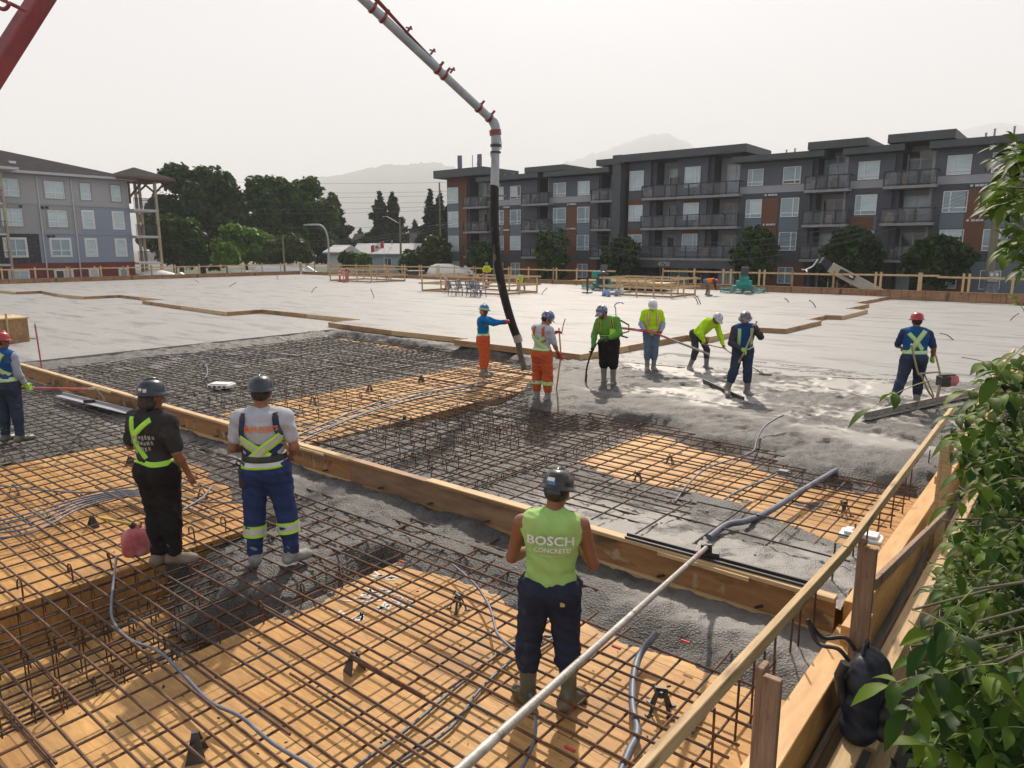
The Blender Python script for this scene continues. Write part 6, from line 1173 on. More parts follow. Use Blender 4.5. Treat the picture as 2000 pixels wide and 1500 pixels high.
def section(px0, px1, wins, woods=(), top=RT, roofz=None):
    x0, x1 = X(px0), X(px1); wallbox(x0, x1, f3+.62, top, 'sid_mid'); wallbox(x0, x1, f3-.42, f3+.0, 'sid_dark'); wallbox(x0, x1, f3+.002, f3+.618, 'sid_band', -.012, .30)
    q = MB()
    for zlev, (za, zb) in ((f2, (f2+.0, f3-.422)), (f1, (f1+.0, f2-.002)), (f0, (f0+.0, f1-.42))):
        wallbox(x0, x1, za, zb, 'sid_dark' if zlev != f0 else 'sid_wood')
    wallbox(x0, x1, f1-.418, f1-.002, 'sid_dark', -.015)
    for wi, (a, c) in enumerate(wins):
        xa, xc = X(a), X(c)
        window(blk, xa, xc, f3+.66, f3+2.12, 0, wi*2+int(a) % 5, mull=.3 if wi % 2 == 0 else .68, low=.22)
        for j, z in enumerate((f2, f1)):
            window(blk, xa-.02, xc+.02, z+.72, z+2.35, 0, wi+j+int(a) % 4, mull=.3 if wi % 2 == 0 else .68, low=.22)
        pbox('spandrel', (xa-.10, -.03, f1+2.42), (xc+.10, -.002, f2+.66), 'sid_blue')
        window(blk, xa+.1, xc-.1, f0+.75, f0+2.2, 0, wi+1, mull=.5, low=0)
    for (a, c) in woods:
        xa, xc = X(a), X(c); pbox('cladding', (xa, -.05, f1+.1), (xc, -.002, f3-.46), 'sid_wood')
        for z in (f2+.02, f3-.28):
            for i in range(4): pbox('vent', (xa+(xc-xa)*(.14+.22*i), -.17, z), (xa+(xc-xa)*(.14+.22*i)+(.26 if i in (1,2) else .17), -.052, z+.16), 'vent')
def back_mass():
    x1 = X(2150); pbox('wall', (0, 2.25, -.2), (x1, 16, RT-.05), 'sid_dark'); pbox('wall', (0,.3,-.2), (.28,2.25,RT), 'sid_blue')
back_mass()
# end bay: corner windows and brown cladding
xe = X(912); wallbox(0, xe, f0, 11.35-GZ, 'sid_wood'); xa, xb = .12, X(896)
for j, z in enumerate((f1, f2, f3)):
    window(blk, xa, xb, z+.55, z+2.45, -.012, 3*j, mull=.3, low=.2, pm='pane_blind'); pbox('spandrel', (xa-.1, -.035, z-.48), (xb+.08, -.002, z+.52), 'sid_blue')
window(blk, xa, xb, f0+.6, f0+2.3, -.012, 0, mull=.3, low=.2)
recess(912, 951, (.35,.8), kk=1, top=11.3-GZ)
section(951, 1049, [(973,984),(997,1017)], [(983,997)])
recess(1049, 1071, (.1,.95), kk=2, top=11.1-GZ)
section(1071, 1168, [(1081,1105),(1128,1151)], [(1106,1127)])
recess(1168, 1203, (.45,.95), kk=4, top=11.1-GZ)
# tall framed middle bay
pbox('pier', (X(1203), -.95, -.1), (X(1203)+1.0, 1.9, 12.2-GZ), 'fascia')
xm0, xm1 = X(1226), X(1437)
for (a, c, m_, dr) in ((1226,1268,'sid_mid',0),(1268,1320,'rec',1),(1320,1378,'sid_mid',0),(1378,1437,'rec',1)):
    x0, x1 = X(a), X(c)
    if dr:
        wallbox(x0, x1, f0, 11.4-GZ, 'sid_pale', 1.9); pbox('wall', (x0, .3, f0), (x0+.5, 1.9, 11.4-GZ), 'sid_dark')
        for j, z in enumerate((f1, f2, f3)): window(blk, x0+(x1-x0)*.38, x1-.15, z+.05, z+(2.2 if j < 2 else 2.9), 1.9, j+a % 3, mull=.5, low=0 if j < 2 else .72, pm='pane_dark' if j < 2 else None)
    else:
        wallbox(x0, x1, f1-.4, 11.4-GZ, m_)
        xa, xc = X(a+2 if a < 1300 else 1334), X(1255 if a < 1300 else 1364)
        window(blk, xa, xc, f3+.85, f3+2.75, 0, 5, mull=.3 if a < 1300 else .72, low=.18)
        for j, z in enumerate((f1, f2)):
            window(blk, xa, xc, z+.7, z+2.3, 0, 2+j, mull=.3 if a < 1300 else .72, low=.22); pbox('cladding', (xa, -.04, z+2.34), (xc, -.002, z+2.85+.0), 'sid_wood')
        pbox('spandrel', (xa, -.04, f1-.3), (xc, -.002, f1+.66), 'sid_blue')
pbox('fascia_panel', (X(1251,TF-.9), -1.0, f1-.95), (X(1441,TF-.9), -.905, f1-.225), 'fascia'); pbox('canopy', (X(1251,TF-.9), -.9, f1-.95), (X(1441,TF-.9), 1.9, f1-.6), 'fascia')
me = text_mesh('45750', .62, .02); me.materials.append(M['vent']); o = link('lettering', me, blk, (X(1300, TF-1), -1.03, f1-.80), (R(90),0,0)); o.scale = (.82,1,1)
wallbox(xm0, xm1, f0-.6, f1-.95, 'sid_dark', 1.6); 
for (a, c, p_) in ((1262,1296,'pane_dark'),(1300,1334,'pane_sky'),(1336,1362,'pane_dark'),(1395,1430,'pane_blind')): window(blk, X(a), X(c), f0-.35, f0+1.95, 1.6, a % 5, mull=.5, low=0, pm=p_)
pbox('cladding', (X(1336), 1.5, f0+1.2), (X(1364), 1.59, f0+1.95), 'sid_wood')
section(1440, 1579, [(1456,1486),(1524,1558)], [(1487,1518)])
recess(1579, 1648, (.2,.85), kk=3, top=11.1-GZ)
section(1648, 1738, [(1668,1709)], []); pbox('cladding', (X(1664), -.045, f1+2.45), (X(1706), -.032, f2+.6), 'sid_wood')
recess(1738, 1815, (.2,.85), kk=6, top=11.1-GZ)
section(1815, 2150, [(1838,1885),(1924,1972),(2030,2070)], [(1882,1924)])
pbox('wall', (X(1906), -.06, f0+.2), (X(2150), -.02, f1-.1), 'sid_blue')
for (a, c, n) in ((904,951,3),(1018,1071,3),(1153,1203,3),(1251,1441,8),(1566,1654,4),(1718,1822,3)):
    for z in (f1, f2, f3): balcony(a, c, z, n)
for z in (f2, f3): q = MB(); q.box((X(1316,TF-.9)-.03,-.88,z+.01),(X(1316,TF-.9)+.03,1.9,z+1.9)); q.build('privacy_screen', M['rail_glass'], blk)
# roofs, stepping up over the recesses
for (a, c, z0, z1, fw) in ((848,944,11.35,12.25,1.6),(930,1049,10.62,11.12,1.2),(1024,1100,11.15,11.75,1.2),(1060,1186,10.6,11.1,1.2),(1162,1216,11.3,11.9,1.0),(1203,1449,11.42,12.12,1.3),(1424,1600,10.55,11.06,1.2),(1567,1681,11.1,11.72,1.4),(1635,1753,10.52,11.03,1.2),(1719,1848,11.12,11.76,1.4),(1800,2120,10.5,11.04,1.2),(1978,2150,11.3,12.1,1.4)):
    roofslab(a, c, z0-GZ, z1-GZ, fw, back=5 if z1 > 11.3 else 14)
for px, h_ in ((1527,.5),(1543,.55),(1906,.5),(1922,.75),(1959,.8),(1003,.5),(987,.45)): q = MB(); x = X(px, TF+1.5); q.tube([(x,1.5,11-GZ),(x,1.5,11.1-GZ+h_)], .07, 8); q.lathe([(.1,11.1-GZ+h_),(.1,11.14-GZ+h_)], c=(x,1.5,0), n=8); q.build('vent_pipe', M['steel'], blk)
for px, h_ in ((900,2.0),(938,1.9)): q = MB(); x = X(px, TF+2); q.box((x-.25,1.8,12.2-GZ),(x+.25,2.1,12.3-GZ+h_)); q.build('aerial_panel', M['conduit'], blk)
q = MB(); x = X(924, TF+2); q.tube([(x,2,12.2-GZ),(x,2,14.2-GZ)], .05, 6); q.lathe([(.02,0),(.35,.12)], c=(x+.9,2,13.0-GZ), n=12, M=Matrix.Rotation(R(80),3,'Y')); q.build('aerial', M['steel'], blk)
# wall lights under the balconies
q = MB()
for px in (1640,1800): pass
# ------------------------------------------------------------------ the pale apartment building with a hipped roof (facade along s = -77)
SL = -77.0
def T_(px, y=430, S=SL):
    dx, dy, dz = ray(px, y); k = S/(dx*CU + dy*SU); return k*(-dx*SU + dy*CU)
t_right = T_(255)
lb = empty('apartment_building', W(SL, t_right, GZ), DECKROT+R(90), 'pale and slate blue apartment building with hipped shingle roof and corner balconies', 'apartment building')
# local axes: x runs along the facade towards the far end (+t), y points away from the street (-s)
XL = lambda px, y=430: T_(px, y)-t_right
g0 = [z-GZ for z in (-1.05, 1.66, 4.34, 6.98)]; EV = 9.68-GZ
def lbox(name, a, b_, m, par=lb): q = MB(); q.box(a, b_); return q.build(name, M[m], par)
x_l = XL(-260)
lbox('wall', (x_l, 0, g0[1]), (XL(72), 12, g0[2]), 'stone'); lbox('wall', (XL(72), 0, g0[1]), (0, 12, g0[2]), 'sid_grey2')
lbox('wall', (x_l, 0, g0[2]+.06), (XL(158), 12, g0[3]), 'sid_cream'); lbox('wall', (XL(158), 0, g0[2]+.06), (0, 12, g0[3]), 'sid_grey2')
lbox('wall', (x_l, 0, g0[3]+.06), (0, 12, EV), 'sid_cream'); lbox('wall', (x_l, .02, -.3), (0, 12, g0[1]), 'brickred')
for z in g0[2:]: lbox('trim_band', (x_l, -.05, z-.02), (0.03, .0, z+.08), 'trim_blue')
wn = [(3,44,2),(94,131,2),(163,182,1),(222,240,1),(-90,-50,2)]
for (a, c, n) in wn:
    for j, z in enumerate(g0):
        if j == 0: window(lb, XL(a)+.1, XL(c)-.1, z+.6, z+2.0, 0, a % 5, mull=.5 if n == 2 else 0, low=0, surround='frame_white'); continue
        window(lb, XL(a), XL(c), z+.65, z+2.2, 0, j+a % 3, mull=.5 if n == 2 else 0, low=.32, surround='trim_blue' if (j == 3 or (j == 2 and a < 150)) else 'frame_white', pm='pane_blind' if j != 1 or n == 1 else 'pane_sky')
for px in (80, 146): q = MB(); q.box((XL(px)-.06,-.1,.2),(XL(px)+.06,-.0,EV-.1)); q.build('downpipe', M['sid_cream'], lb)
for (px, z) in ((43,g0[3]),(85,g0[3]),(94,g0[3]),(91,g0[2]),(100,g0[2])): lbox('vent', (XL(px)-.12,-.12,z-.32), (XL(px)+.12,-.004,z-.1), 'frame_dark')
# roof
def hip(q, x0, x1, y0, y1, z, h, inset, m=0, th=.22):
    ym = (y0+y1)/2; V = [(x0,y0,z),(x1,y0,z),(x1,y1,z),(x0,y1,z),(x0+inset,ym,z+h),(x1-inset,ym,z+h),(x0,y0,z-th),(x1,y0,z-th),(x1,y1,z-th),(x0,y1,z-th)]
    q.add(V, [(0,1,5,4),(1,2,5),(2,3,4,5),(3,0,4)], m); q.add(V, [(6,7,1,0),(7,8,2,1),(8,9,3,2),(9,6,0,3),(9,8,7,6)], 1)
q = MB(); hip(q, x_l-1, .7, -.8, 12.8, EV+.24, 2.35, 9.5); q.build('roof', [M['shingle'], M['sid_cream']], lb)
for (px, y) in ((5,.3),(50,.3)): q = MB(); x = XL(px); q.box((x-.25,1.4,EV+1.0),(x+.25,1.9,EV+1.22)); q.build('roof_vent', M['white'], lb)
# corner balconies past the far end
xb0, xb1 = .02, XL(302)
q = MB(); hip(q, -1.4, xb1+1.5, -2.2, 4.2, EV+.35, 1.15, 2.6); q.build('roof', [M['shingle'], M['brownwood']], lb)
for (x, y) in ((xb1-.1,-.9),(xb1-.1,2.6),(1.9,2.6)): q = MB(); q.box((x-.12,y-.12,.0),(x+.12,y+.12,EV)); q.build('post', M['tan'], lb)
for z in g0[1:]:
    bal = lbox('balcony', (.02,-1.0,z-.28),(xb1+.05,2.8,z-.05), 'sid_cream'); q = MB(); n = 22
    for i in range(n+1): x = .06+(xb1-.1)*i/n; q.box((x-.022,-1.0,z),(x+.022,-.975,z+1.0))
    q.box((.02,-1.02,z+1.0),(xb1+.05,-.95,z+1.05)); q.box((xb1-.0,-.94,z+1.0),(xb1+.05,2.8,z+1.05)); q.build('railing', M['frame_dark'], bal)
for (p_, r_) in (((xb1-.1,-.9,EV-1.1),(xb1-1.5,-.9,EV+.05)),((.05,-.2,EV-1.6),(.9,-1.6,EV+.05)),((xb1-.1,-.9,EV-1.1),(xb1+1.0,-.9,EV+.05)),((1.9,2.6,EV-1.1),(3.1,2.6,EV))): q = MB(); q.bar(p_, r_, .16, .16); q.build('bracket', M['brownwood'], lb)
q = MB(); q.box((.0,-.32,EV-2.2),(.12,-.02,EV)); q.build('bracket', M['brownwood'], lb)
for z in g0[1:]:   # balcony bay at the left border
    xx = XL(-2); bal = lbox('balcony', (x_l,-1.9,z-.2),(xx,-.02,z-.02), 'sid_cream'); q = MB()
    for i in range(30): x = xx-.05-i*.14; q.box((x-.012,-1.9,z),(x+.012,-1.875,z+1))
    q.box((x_l,-1.92,z+1),(xx,-1.85,z+1.05)); q.build('railing', M['frame_dark'], bal)
q = MB(); q.box((XL(-2)-.1,-1.9,.0),(XL(-2)+.1,-1.7,EV)); q.build('post', M['tan'], lb)
q = MB(); hip(q, x_l-1, XL(28), -2.8, 3, EV+.3, .9, 2.0); q.build('roof', [M['shingle'], M['sid_cream']], lb)

# ------------------------------------------------------------------ low houses far off between the trees
def house(x0, x1, y, Y, h, lb_, col, m_roof='shingle', rot=0, rh=1.3, wins=3, dep=9):
    a = atd(x0, y, Y); c = atd(x1, y, Y); e = empty('house', (a.x, Y, GZ), rot, lb_, 'house'); L = c.x-a.x
    q = MB(); q.box((0,0,0),(L,dep,h)); q.build('wall', M[col], e)
    q = MB(); V = [(-.5,-.6,h-.1),(L+.5,-.6,h-.1),(L+.5,dep+.6,h-.1),(-.5,dep+.6,h-.1),(-.5,dep/2,h+rh),(L+.5,dep/2,h+rh),(-.5,-.6,h-.3),(L+.5,-.6,h-.3),(L+.5,dep+.6,h-.3),(-.5,dep+.6,h-.3)]
    q.add(V, [(0,1,5,4),(2,3,4,5),(3,0,4),(1,2,5),(6,7,1,0),(7,8,2,1),(8,9,3,2),(9,6,0,3),(9,8,7,6)]); q.build('roof', M[m_roof], e)
    for i in range(wins): x = L*(i+.6)/(wins+.2); window(e, x-.6, x+.6, h-1.9, h-.8, 0, i, mull=.5, low=0, pm='pane_dark')
    return e
M['roof_pale'] = mat('roof_pale', (.30,.31,.33), .8, (.38,.39,.41), 2); M['stucco_blue'] = mat('stucco_blue', (.34,.42,.50), .8, (.40,.48,.55), 1); M['stucco_white'] = mat('stucco_white', (.55,.57,.58), .8, (.62,.63,.63), 1)
hz = house(694, 900, 520, 112, 4.6, 'low pale blue house with grey roof behind the flag', 'stucco_blue', 'roof_pale', rh=1.5, wins=5)
q = MB(); q.box((9,-2.2,1.6),(15,-.0,1.8)); q.build('deck', M['white'], hz)
for i in range(26): q = MB()
q = MB(); [q.box((9+i*.24,-2.2,1.8),(9.1+i*.24,-2.15,2.8)) for i in range(26)]; q.box((9,-2.2,2.8),(15,-2.12,2.9)); q.build('railing', M['white'], hz)
q = MB(); q.box((5.2,3,5.9),(5.4,3.2,6.6)); q.build('chimney', M['steel'], hz)
house(640, 662, 520, 100, 4.9, 'bright narrow pale blue building end beside the curved street lamp', 'stucco_white', 'roof_pale', rh=.9, wins=0, dep=12)
house(690, 745, 505, 150, 6.2, 'distant grey roofed house behind the pale blue house', 'sid_mid', 'shingle', rh=2.2, wins=2)
house(795, 850, 500, 150, 6.6, 'distant house with brown gable between conifers', 'tan', 'shingle', rh=2.0, wins=2)
house(660, 690, 500, 165, 5.8, 'small far house by the light conifer', 'sid_mid', 'roof_pale', rh=1.8, wins=1)

# ------------------------------------------------------------------ trees
def leafmat(name, c1, c2, tr=.25):
    m = bpy.data.materials.new(name); m.use_nodes = True; n = m.node_tree; n.nodes.clear(); o = n.nodes.new('ShaderNodeOutputMaterial')
    d = n.nodes.new('ShaderNodeBsdfPrincipled'); d.inputs['Roughness'].default_value = .5; d.inputs['Specular IOR Level'].default_value = .12; t = n.nodes.new('ShaderNodeBsdfTranslucent'); mx = n.nodes.new('ShaderNodeMixShader'); mx.inputs[0].default_value = tr
    g = n.nodes.new('ShaderNodeNewGeometry'); cr = n.nodes.new('ShaderNodeValToRGB'); cr.color_ramp.elements[0].color = (*c1,1); cr.color_ramp.elements[1].color = (*c2,1); n.links.new(g.outputs['Random Per Island'], cr.inputs[0])
    n.links.new(cr.outputs[0], d.inputs['Base Color']); n.links.new(cr.outputs[0], t.inputs['Color']); n.links.new(d.outputs[0], mx.inputs[1]); n.links.new(t.outputs[0], mx.inputs[2]); n.links.new(mx.outputs[0], o.inputs[0]); return m
M['leaf_dark'] = leafmat('leaf_dark', (.016,.044,.013), (.055,.105,.026)); M['leaf_mid'] = leafmat('leaf_mid', (.020,.055,.009), (.062,.13,.022)); M['leaf_light'] = leafmat('leaf_light', (.06,.14,.012), (.14,.25,.03)); M['leaf_olive'] = leafmat('leaf_olive', (.035,.065,.014), (.08,.11,.03)); M['leaf_con'] = leafmat('leaf_con', (.008,.024,.011), (.022,.05,.020), .1)
M['bark'] = mat('bark', (.06,.045,.035), .9, (.11,.09,.07), 6, (1,1,.3), .6, 20)
def leaves(clumps, n, size, rs, up=.3, asp=1.6):
    C = np.array([c[:3] for c in clumps]); RR = np.array([c[3:6] for c in clumps]); wt = (RR[:,0]*RR[:,2])**1.0; wt = wt/wt.sum()
    k = rs.choice(len(C), n, p=wt); d = rs.normal(size=(n,3)); d /= np.linalg.norm(d, axis=1)[:,None]
    r = rs.uniform(.45, 1.0, n)**.6; r += rs.normal(size=n)*.06; P = C[k] + d*RR[k]*r[:,None]
    nn = d*.8 + rs.normal(size=(n,3))*.8 + np.array([0,0,up]); nn /= np.linalg.norm(nn, axis=1)[:,None]
    a = np.cross(nn, rs.normal(size=(n,3))); a /= np.linalg.norm(a, axis=1)[:,None]+1e-9; b_ = np.cross(nn, a); s = size*rs.uniform(.55,1.35,n)[:,None]
    V = np.stack([P-a*s*.5*asp, P-b_*s*.5+nn*s*.08, P+a*s*.5*asp, P+b_*s*.5+nn*s*.08], 1).reshape(-1,3); return V, np.arange(n*4).reshape(n,4)
def tree(name, x, ytop, ybot, Y, wpx, lb_, m='leaf_dark', n=7000, size=.5, shape='round', seed=1, trunk=.3, cat='tree', grp=None, base=GZ, fill=.75):
    rs = np.random.RandomState(seed); rr = random.Random(seed); top = atd(x, ytop, Y); xw = wpx/F*Y; H = top.z-base; zc0 = max(atd(x, ybot, Y).z-base, .2)
    e = empty(name, (top.x, Y, base), 0, lb_, cat, grp); cl = []
    hc = H-zc0
    if shape == 'round':
        for i in range(52):
            a = rr.uniform(0, 6.28); v = rr.uniform(-1, 1); rad = math.sqrt(max(0, 1-v*v))**.75; r_ = rr.uniform(.09,.20)
            ro = rr.uniform(.30,.43); cl.append((math.cos(a)*rad*xw*ro, math.sin(a)*rad*xw*ro, zc0+hc*(.5+v*.40)+rr.uniform(-.03,.03)*hc, xw*r_, xw*r_, min(hc, xw)*r_*.85))
        cl.append((0,0,zc0+hc*.45,xw*.26,xw*.26,hc*.28))
        for i in range(16): a = rr.uniform(0,6.28); v = rr.uniform(-.7,1.0); ro = .50*math.sqrt(max(.05,1-v*v))+.03; r_ = rr.uniform(.04,.085); cl.append((math.cos(a)*xw*ro, math.sin(a)*xw*ro, zc0+hc*(.5+v*.50), xw*r_, xw*r_, xw*r_*1.3))
        n = int(n*1.0)
    elif shape == 'wide':
        for i in range(30):
            a = rr.uniform(0, 6.28); v = rr.uniform(0, 1); rad = 1-.55*v; cl.append((math.cos(a)*rad*xw*.36, math.sin(a)*rad*xw*.3, zc0+hc*(.1+v*.68), xw*.19*rr.uniform(.7,1.2), xw*.19, hc*.17*rr.uniform(.8,1.3)))
        cl.append((0,0,zc0+hc*.35,xw*.34,xw*.3,hc*.33))
    elif shape == 'conifer':
        K = 16
        for i in range(K):
            v = i/(K-1); rad = (1-v)**.8*xw*.50*rr.uniform(.8,1.15)+.1
            for j in range(max(3, int(7*(1-v)))):
                a = rr.uniform(0, 6.28); q_ = rr.uniform(.5, 1.); cl.append((math.cos(a)*rad*q_, math.sin(a)*rad*q_, zc0+hc*v*.96-rad*.15, rad*.34+.12, rad*.34+.12, hc*.045+.1))
            cl.append((0,0,zc0+hc*v,rad*.5,rad*.5,hc*.06))
    V, Fc = leaves(cl, n, size, rs, up=.3 if shape != 'conifer' else -.1, asp=1.5 if shape != 'conifer' else 2.2)
    link('crown', mesh('crown', V, Fc, M[m]), e)
    q = MB(); q.tube([(0,0,-.1),(rr.uniform(-.1,.1),0,zc0+hc*.3),(rr.uniform(-.2,.2),0,zc0+hc*(.6 if shape != 'conifer' else .93))], [trunk, trunk*.7, trunk*.2], 8)
    for i in range(5 if shape != 'conifer' else 0):
        a = i*1.26+rr.random(); z = zc0+hc*rr.uniform(.05,.3); q.tube([(0,0,z),(math.cos(a)*xw*.16,math.sin(a)*xw*.16,z+hc*.16),(math.cos(a)*xw*.3,math.sin(a)*xw*.3,z+hc*.27)], [trunk*.4,trunk*.25,trunk*.08], 5)
    q.build('trunk', M['bark'], e); return e
G1 = 'trees behind the far fence'
tree('broadleaf_tree', 380, 322, 520, 104, 168, 'tall dark broadleaf tree with ragged top next to the corner balconies', 'leaf_dark', 9500, .66, seed=3, trunk=.45, grp=G1)
tree('broadleaf_tree', 330, 385, 520, 112, 110, 'dark tree mass directly behind the corner balconies', 'leaf_dark', 6000, .6, seed=13, grp=G1)
tree('broadleaf_tree', 345, 420, 512, 84, 92, 'small rounded olive green tree right of the pale building', 'leaf_mid', 8000, .34, seed=4, grp=G1)
tree('broadleaf_tree', 522, 345, 505, 110, 120, 'tall dense dark green tree, left one of the twin rounded crowns', 'leaf_mid', 7500, .55, seed=5, grp=G1)
tree('broadleaf_tree', 592, 346, 510, 112, 112, 'tall dense dark green tree, right one of the twin rounded crowns', 'leaf_mid', 7500, .55, seed=6, grp=G1)
tree('broadleaf_tree', 475, 432, 515, 92, 130, 'light green bushy tree below the dark twin crowns', 'leaf_light', 9000, .4, 'wide', seed=7, grp=G1)
tree('broadleaf_tree', 560, 452, 515, 88, 100, 'dull olive spreading tree behind the mixer drum', 'leaf_olive', 8000, .36, 'wide', seed=8, grp=G1)
tree('shrub', 440, 470, 515, 78, 50, 'small yellow green shrub at the foot of the trees', 'leaf_light', 3500, .28, 'wide', seed=9, trunk=.1, cat='shrub')
tree('conifer', 655, 385, 500, 135, 100, 'ragged grey green conifer right of the twin crowns', 'leaf_con', 7000, .55, 'conifer', seed=10, grp=G1)
tree('conifer', 741, 376, 495, 140, 74, 'tall pointed conifer, left of the close pair', 'leaf_con', 6000, .5, 'conifer', seed=11, grp=G1)
tree('conifer', 766, 378, 495, 142, 80, 'tall pointed conifer, right of the close pair', 'leaf_con', 6000, .5, 'conifer', seed=12, grp=G1)
tree('conifer', 810, 432, 490, 165, 34, 'small faint conifer between the pair and the grey block', 'leaf_con', 2500, .5, 'conifer', seed=14, grp=G1)
tree('conifer', 703, 448, 492, 185, 22, 'tiny faint far conifer over the low houses', 'leaf_con', 1500, .5, 'conifer', seed=15, grp=G1)
for i, (x, yt, w_) in enumerate(((840,375,62),(860,380,64),(880,392,56))): tree('conifer', x, yt, 498, 124, w_, ['conifer beside the grey block, outermost of three','conifer beside the grey block, middle of three','conifer touching the corner of the grey block'][i], 'leaf_con', 4500, .45, 'conifer', seed=16+i, grp=G1)
tree('shrub', 848, 462, 530, 88, 62, 'loose green bush in front of the corner of the grey block', 'leaf_olive', 5000, .3, 'round', seed=20, trunk=.12, cat='shrub')
tree('shrub', 806, 485, 530, 92, 60, 'green hedge bush right of the pale blue house', 'leaf_mid', 4500, .3, 'wide', seed=21, trunk=.12, cat='shrub')
tree('shrub', 680, 488, 525, 95, 44, 'green bush left of the pale blue house', 'leaf_mid', 3500, .3, 'wide', seed=22, trunk=.12, cat='shrub')
tree('shrub', 710, 495, 525, 93, 30, 'small bush against the pale blue house', 'leaf_light', 2500, .28, 'round', seed=23, trunk=.12, cat='shrub')
for i, (x, yt, w_, n_) in enumerate(((938,466,62,2600),(1080,440,66,3000),(1214,462,74,3600),(1478,442,80,3800),(1664,448,104,5000),(1840,460,116,5600))):
    Tt = TF-3.2; dx, dy, dz = ray(x, 520); k = Tt/(-dx*SU+dy*CU); Yt = k*dy
    tree('street_tree', x, yt, 556, Yt, w_, ['street tree behind the pouring hose','light street tree left of the riding trowel with the dark engine','dark street tree beside the entrance','leafy street tree right of the entrance','wide street tree behind the telehandler boom','wide dark street tree nearest the transformer pole'][i], 'leaf_mid' if i in (1,3,0) else 'leaf_dark', int(n_*.5), .36, 'round', seed=30+i, trunk=.12, grp='street trees before the grey block')
for i in range(16):
    s_ = -66+i*4.2+RNG.uniform(-1,1); p = W(s_, 51.5+RNG.uniform(0,6) if i < 7 else 61.5+RNG.random(), GZ); x, y = proj(p)
    if i < 7: p = W(-66+i*5, 62.5, GZ)
    rs = np.random.RandomState(60+i); h_ = RNG.uniform(1.6,2.6); e = empty('shrub', p, 0, 'low hedge shrub beside the street behind the far fence', 'shrub', 'hedge shrubs along the street')
    V, Fc = leaves([(RNG.uniform(-1,1),RNG.uniform(-.5,.5),h_*.5,1.0,.8,h_*.5) for _ in range(6)], 1500, .22, rs); link('crown', mesh('crown', V, Fc, M['leaf_mid' if i % 3 else 'leaf_light']), e)
    q = MB(); q.tube([(0,0,0),(0,0,h_*.5)], .05, 5); q.build('trunk', M['bark'], e)
# ------------------------------------------------------------------ poles, lamps and wires
def pole(x, ytop, Y, r, lb_, m='bark', base=GZ): p = atd(x, ytop, Y); e = empty('utility_pole', (p.x, Y, base), 0, lb_, 'pole'); q = MB(); q.tube([(0,0,0),(0,0,p.z-base)], [r, r*.7], 8); q.build('shaft', M[m], e); return e, p.z-base
M['pole_wood'] = mat('pole_wood', (.14,.13,.085), .85, (.22,.20,.13), 4, (1,1,.2), .4, 20)
e, h_ = pole(966, 372, 62, .17, 'wooden utility pole directly behind the pouring hose', 'pole_wood'); q = MB(); q.box((-1,-.05,h_-.5),(1,.05,h_-.35)); q.build('crossarm', M['pole_wood'], e)
e, h_ = pole(858, 356, 105, .15, 'thin wooden pole in front of the conifers', 'pole_wood'); q = MB(); q.box((-.6,-.05,h_-6),(.6,.05,h_-5.85)); q.build('crossarm', M['pole_wood'], e)
e, h_ = pole(781, 428, 92, .16, 'wooden pole carrying a small lamp arm before the conifer pair', 'pole_wood'); q = MB(); q.tube([(0,0,h_-.6),(-1.6,0,h_+.3),(-2.1,0,h_+.32)], .04, 6); q.lathe([(.14,-.04),(.1,.05)], c=(-2.1,0,h_+.3), n=8); q.build('lamp_arm', M['steel'], e)
e, h_ = pole(552, 460, 80, .12, 'short grey pole before the olive tree', 'pole_wood')
Yp = 50; e, h_ = pole(1962, 300, Yp, .30, 'thick greenish utility pole with transformer boxes by the walnut leaves', 'pole_wood')
zz = lambda y, Y=Yp: atd(1960, y, Y).z-GZ
q = MB(); q.box((-.42,-.5,zz(572)),(.42,-.2,zz(552))); q.build('cabinet', M['conduit'], e); q = MB(); q.box((-.36,-.45,zz(550)),(.36,-.1,zz(530))); q.build('transformer', M['steel'], e)
q = MB(); [q.lathe([(.10,0),(.10,.06)], c=(dx,-.47,zz(536)), n=10, M=Matrix.Rotation(R(90),3,'X')) for dx in (-.18,.18)]; q.build('insulator', M['white'], e)
p = atd(644, 530, 74); e = empty('street_lamp', (p.x, 74, GZ), 0, 'curved pale blue steel street lamp arching to the viewer side of twin crowns', 'street lamp'); zt = atd(636, 452, 74).z-GZ
q = MB(); dx = (607-644)/F*74; q.tube(smooth_path([(0,0,0),(0,0,zt*.6),(-.05,0,zt*.92),(-.6,0,atd(625,441,74).z-GZ),(dx,0,atd(607,439,74).z-GZ)], 6), .09, 8); q.build('shaft', M['sid_band'], e)
q = MB(); q.box((dx-.45,-.12,atd(607,439,74).z-GZ-.08),(dx+.1,.12,atd(607,439,74).z-GZ+.06)); q.build('lamp_head', M['steel'], e)
# flag
p = atd(737, 478, 106); e = empty('flag', (p.x, 106, p.z-2.6), 0, 'red and white flag with a maple leaf above the pale blue house', 'flag'); q = MB(); q.tube([(.95,0,0),(.95,0,3.2)], .03, 6); q.build('pole', M['white'], e)
q = MB(); nx, nz_ = 12, 5; sz = Vector((1.9,0,1.1))
V = []; 
for j in range(nz_+1):
    for i in range(nx+1): u = i/nx; V.append((.92-u*1.9, .12*math.sin(u*7+j*.4), 3.1-j/nz_*1.0-u*.75+.08*math.sin(u*9)))
for j in range(nz_):
    for i in range(nx): q.add([V[j*(nx+1)+i],V[j*(nx+1)+i+1],V[(j+1)*(nx+1)+i+1],V[(j+1)*(nx+1)+i]], [(0,1,2,3)], 0 if i < 3 or i > 8 else 1)
lf = [(0,.36),(.07,.20),(.16,.24),(.13,.04),(.28,.14),(.26,.02),(.34,-.04),(.14,-.18),(.03,-.16),(.0,-.36),(-.03,-.16),(-.14,-.18),(-.34,-.04),(-.26,.02),(-.28,.14),(-.13,.04),(-.16,.24),(-.07,.20)]
